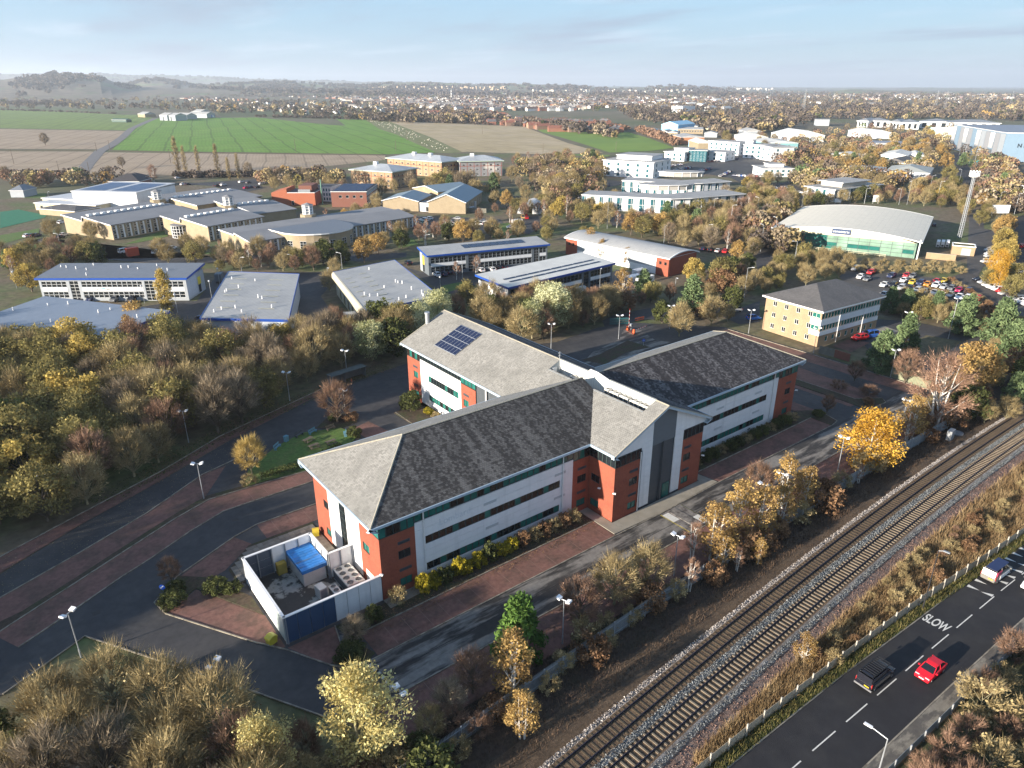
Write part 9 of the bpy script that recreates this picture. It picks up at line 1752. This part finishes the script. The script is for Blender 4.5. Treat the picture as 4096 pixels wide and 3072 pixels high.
blades('bramble',lambda r_,n:(lambda a:np.stack([a,-(29.4+r_.uniform(0,1,n)**1.3*(np.polyval(_tp,a)-3.4-29.4)),np.zeros(n)],1))(r_.uniform(-58,78,n)),30000,(.1,.6),.06,LEAF['litter'],43)
blades('low_litter',lambda r_,n:(lambda a:np.stack([a,-(np.polyval(_tp,a)-r_.uniform(1.8,5.2,n)),np.full(n,.02)],1))(r_.uniform(-58,90,n)),12000,(.04,.16),.05,LEAF['litter'],44)
def litter(name,poly,n,m,seed,s=.12,z=.03):
 r_=np.random.default_rng(seed);p2=ab(*poly);xa,xb=min(q[0]for q in p2),max(q[0]for q in p2);ya,yb=min(q[1]for q in p2),max(q[1]for q in p2);P_=[]
 while len(P_)<n:
  q=(r_.uniform(xa,xb),r_.uniform(ya,yb))
  if inside(q,p2):P_.append((*q,z))
 P_=np.array(P_);T_=leaves(P_,r_.uniform(.5,1.3,n)*s,r_);T_[:,:,2]=z+(T_[:,:,2]-z)*.25+.01;raw_mesh(name,T_.reshape(-1,3),np.arange(len(T_)*3).reshape(-1,3),m,np.tile(r_.uniform(0,1,n),2),'stuff')
litter('fallen_leaves',[(-82,-20),(-82,-29),(-58,-42),(-40,-50),(-46.5,-37.5),(-60,-31)],1500,LEAF['cream'],51,.07);litter('fallen_leaves',[(-50,10),(-11.6,10),(-11.6,14.5),(-50,14.5)],2600,LEAF['russet'],52,.14,.115)
litter('fallen_leaves',[(-55,24),(47,23.8),(47,29),(-55,29.5)],2600,LEAF['russet'],53,.13);litter('fallen_leaves',[(-60,-37),(-46,-46),(-20,-57),(-4,-58),(-4,-66),(-40,-56),(-62,-43)],4200,LEAF['russet'],54,.16);litter('fallen_leaves',[(45,-30),(79,-34),(79,20),(60,18),(45,5)],1500,LEAF['russet'],55,.14)
litter('ground_ivy',[(-65,-36),(-46,-47),(-4,-60),(-4,-64),(-44,-53),(-72,-38)],3200,LEAF['green'],56,.25,.05)
for hi_,(V,Fc,rows,n,d1)in enumerate(HILL):
 rn=np.random.default_rng(200+hi_);Va=np.array(V);Ts,ts=[],[];cl_=[(rn.uniform(.2,.62)*n,rn.uniform(1.2,rows-2.2))for _ in range(34)]
 for cx_,cy_ in cl_:
  for _ in range(26):
   i=cx_+rn.normal(0,1.6);k=cy_+rn.normal(0,.28)
   if not(0<i<n-1 and.6<k<rows-3.02):continue
   i0,k0=int(i),int(k);fi,fk=i-i0,k-k0;q=lambda a,c:Va[a*rows+c];p=(q(i0,k0)*(1-fk)+q(i0,k0+1)*fk)*(1-fi)+(q(i0+1,k0)*(1-fk)+q(i0+1,k0+1)*fk)*fi
   h=rn.uniform(14,22);T_=soft_tree(rn,h,h*2.2,30,.3)+p;Ts.append(T_);ts.append(np.clip(rn.uniform(.1,.6)+rn.normal(0,.1,len(T_)),0,1))
 Ts=np.concatenate(Ts);raw_mesh('hill_woods',Ts.reshape(-1,3),np.arange(len(Ts)*3).reshape(-1,3),LEAF['far_brown'],np.concatenate(ts),'stuff')
# town and villages
hw=[mat('house_wall_'+n_,c,.85,.12,1)for n_,c in(('red',(.27,.12,.08)),('brown',(.22,.14,.10)),('cream',(.55,.50,.42)),('white',(.68,.67,.64)),('buff',(.40,.31,.21)))]
hr_=[mat('house_roof_'+n_,c,.8,.15,1)for n_,c in(('brown',(.14,.085,.065)),('grey',(.13,.125,.125)),('red',(.22,.09,.06)),('pale',(.30,.28,.26)))]
HM={}
def house_mesh(L,D,h,rz,wi,ri):
 key=(L,D,wi,ri)
 if key in HM:return HM[key]
 b=MB();b.prof([(0,0),(D,0),(D,h),(D/2,rz-.12),(0,h)],0,L,axis='x')
 for k in range(int(L/4)):
  for z in(.9,3.4):
   if z+1.2<h:b.box(1.2+k*4,-.05,z,2.6+k*4,.0,z+1.2,1)
 w=b.mesh('wall',[hw[wi],glass]);b=MB()
 b.prof([(-.4,h-.3),(D/2,rz),(D/2,rz+.15),(-.4,h-.15)],-.3,L+.3,axis='x');b.prof([(D+.4,h-.3),(D/2,rz),(D/2,rz+.15),(D+.4,h-.15)],-.3,L+.3,axis='x');r=b.mesh('roof',hr_[ri]);b=MB();b.box(L*.2,D/2-.4,rz-.4,L*.2+.7,D/2+.4,rz+1.1);b.box(L*.8,D/2-.4,rz-.4,L*.8+.7,D/2+.4,rz+1.1);c=b.mesh('chimney',hw[0])
 HM[key]=(w,r,c);return HM[key]
zones=[([(1040,262),(1120,258),(1330,268),(1345,290),(1200,282),(1080,272)],60,'in the red brick rows before the brown wood',(0,0,1,4)),([(860,240),(1100,244),(1110,264),(960,258),(860,250)],70,'in the terraces above the ploughed slope',(0,1,2,4)),([(520,222),(760,222),(860,235),(850,248),(600,246),(520,234)],70,'in the pale estate above the dark field',(3,2,4,3)),([(380,208),(560,214),(560,224),(420,222)],45,'in the pale rows left of the estate',(3,2,4,0)),([(0,196),(200,192),(360,198),(370,212),(200,206),(0,206)],55,'in the hill village at the far left',(0,1,4,3))]
for zi,(poly,n,place,wts)in enumerate(zones):
 r_=random.Random(70+zi);sx=[q[0]for q in poly];sy=[q[1]for q in poly];got=[];tries=0;th0=r_.uniform(0,3)
 while len(got)<n and tries<20000:
  tries+=1;px,py=r_.uniform(min(sx),max(sx)),r_.uniform(min(sy),max(sy))
  if not inside((px,py),poly):continue
  p=g(px,py)
  if any((p.x-q.x)**2+(p.y-q.y)**2<16**2 for q in got)or not free(p,8):continue
  got.append(p);wi=r_.choice(wts);ri=r_.choice([0,1,1,2]if wi in(0,1,4)else[1,3,0]);L=r_.choice([9,14,22,30]);w,rf,ch=house_mesh(L,8.5,5.2,8.2,wi,ri);rz=th0+(math.pi/2 if r_.random()<.3 else 0)+r_.uniform(-.12,.12)
  col=['red brick','brown brick','cream','white','buff'][wi];rc_=['brown','grey','red','pale'][ri];o=thing('house',f'{col} {"terrace" if L > 20 else "house"} with a {rc_} roof {place}','house',(p.x,p.y,-.3),rz,f'{col} {"terraces" if L > 20 else "houses"} with {rc_} roofs {place}');obj('wall',w,o);r2=obj('roof',rf,o);obj('chimney',ch,r2)
def far_houses(name,poly_px,n,seed,wts,big=False):
 r_=random.Random(seed);sx=[q[0]for q in poly_px];sy=[q[1]for q in poly_px];bs={};c=0
 while c<n:
  px,py=r_.uniform(min(sx),max(sx)),r_.uniform(min(sy),max(sy))
  if not inside((px,py),poly_px):continue
  p=g(px,py);th=math.sin(p.x*.002)*2+r_.choice([0,math.pi/2]);wi=r_.choice(wts);L=r_.choice([10,18,30])*(2.2 if big else 1);D=9*(2 if big else 1);key=(wi,r_.choice([0,1,3]));b=bs.setdefault(key,MB());i=len(b.v);ct,st=math.cos(th),math.sin(th)
  for(x,y,z)in((0,0,0),(L,0,0),(L,D,0),(0,D,0),(0,0,5.4),(L,0,5.4),(L,D,5.4),(0,D,5.4),(0,D/2,8.6),(L,D/2,8.6)):b.v.append((p.x+ct*x-st*y,p.y+st*x+ct*y,z-.3))
  for f,m_ in(((0,1,5,4),0),((1,2,6,9,5),0),((2,3,7,6),0),((3,0,4,8,7),0),((4,5,9,8),1),((6,7,8,9),1)):b.f.append(tuple(i+q for q in f));b.m.append(m_)
  c+=1
 for(wi,ri),b in bs.items():o=b.build(name,[hw[wi],hr_[ri]]);o['kind']='stuff'
far_houses('distant_town',[(700,205),(1300,203),(1400,214),(1250,240),(1000,238),(760,222)],1500,81,(0,1,2,3,3,4));far_houses('distant_town',[(1250,205),(1640,205),(1700,222),(1500,236),(1280,232)],500,82,(0,1,3,3));far_houses('distant_town',[(300,196),(700,200),(740,214),(420,206)],320,83,(0,1,3,4));far_houses('distant_town',[(1700,205),(2300,204),(2300,216),(1800,216)],420,84,(3,3,2,0))
far_houses('distant_sheds',[(1150,206),(2212,204),(2212,222),(1400,236)],40,85,(3,3,2),True)
def hill_houses(px0,px1,py0,py1,d,n,seed):
 r_=random.Random(seed);b=MB()
 for _ in range(n):
  px,py=r_.uniform(px0,px1),r_.uniform(py0,py1);X_=(px-1106.)/1534.;Y_=(829.5-py)/1534.;f_=CP+Y_*SP;dz_=-SP+Y_*CP;a=math.atan2(X_,f_);dd=d*r_.uniform(.96,1.0);p=Vector((CAM.x+math.cos(YAW-a)*dd,CAM.y+math.sin(YAW-a)*dd,CAM.z+dd*dz_/math.hypot(f_,X_)));s_=r_.uniform(.7,1.6);b.box(p.x-7*s_,p.y-7*s_,p.z-12,p.x+7*s_,p.y+7*s_,p.z+2*s_)
 o=b.build('distant_town',hw[4 if seed%2 else 2]);o['kind']='stuff'
hill_houses(800,1100,186,194,6200,110,91);hill_houses(1150,1500,193,201,6000,90,92);hill_houses(1800,2212,203,210,5600,150,93);hill_houses(1570,1680,190,193,9000,40,94)
sheep_w=mat('fleece',(.62,.58,.48),.95,.1);sheep_d=mat('sheep_face',(.2,.17,.14),.9,.1);b=MB();secs=[]
for x,r_0 in((-.55,.08),(-.45,.27),(-.15,.33),(.2,.31),(.42,.22),(.52,.06)):secs.append([(x,r_0*math.cos(t*math.pi/4),.62+r_0*math.sin(t*math.pi/4))for t in range(8)])
loft(b,secs);fl=b.mesh('fleece',sheep_w);b=MB();b.tube((.45,0,.75),(.68,0,.92),.12,.1,6);b.tube((.66,0,.93),(.86,0,.78),.11,.06,6)
for x in(-.32,.3):
 for y in(-.14,.14):b.tube((x,y,0),(x,y,.45),.04,.055,5)
hdm=b.mesh('head_and_legs',sheep_d);r_=random.Random(9);c=0;sp=[tuple(q[:2])for q in(F2(960,500),F2(1120,508),F2(1290,575),F2(1480,650),F2(1700,760),F2(1560,760),F2(1350,670),F2(1200,610))];bx0,bx1,by0,by1=min(q[0]for q in sp),max(q[0]for q in sp),min(q[1]for q in sp),max(q[1]for q in sp)
while c<150:
 p=(r_.uniform(bx0,bx1),r_.uniform(by0,by1))
 if not inside(p,sp):continue
 o=thing('sheep','pale sheep grazing on the grass strip beside the ploughed slope','sheep',(p[0],p[1],-.15),r_.uniform(0,6.3),'sheep grazing on the grass strip');obj('fleece',fl,o);obj('head_and_legs',hdm,o);c+=1
for k,(px,py,h)in enumerate(((1150,228,40),(2020,232,46),(2040,236,46),(2180,238,46),(1735,240,50),(1660,236,45),(975,215,40),(915,214,40))):
 p=g(px,py);o=thing('pylon',['thin pylon above the red brick rows','left pylon of the far right pair','right pylon of the far right pair','pylon at the right edge','red and white mast in the brown wood','slim mast right of the white block','pylon on the plain','farther pylon on the plain'][k],'pylon',tuple(p),k,'pylons on the plain');b=MB()
 for q in range(4):t0=q*math.pi/2;b.tube((4*math.cos(t0),4*math.sin(t0),0),(.5*math.cos(t0),.5*math.sin(t0),h),.3,.15,3)
 b.build('leg',galv,o);b=MB()
 for z in(.62,.76,.9):b.tube((-9,0,h*z),(9,0,h*z),.25,n=3)
 b.build('crossarm',galv,o)
# the air
hz=bpy.data.materials.new('haze');hz.use_nodes=True;t=hz.node_tree;t.nodes.clear();o_=nn(t,'ShaderNodeOutputMaterial');pv_=nn(t,'ShaderNodeVolumePrincipled');pv_.inputs['Color'].default_value=(.80,.88,1.0,1);pv_.inputs['Density'].default_value=HAZE;pv_.inputs['Anisotropy'].default_value=0.25;t.links.new(pv_.outputs[0],o_.inputs['Volume'])
b=MB();b.box(-27000,-27000,-1.5,27000,27000,420);o=b.build('haze',hz);o['kind']='stuff'
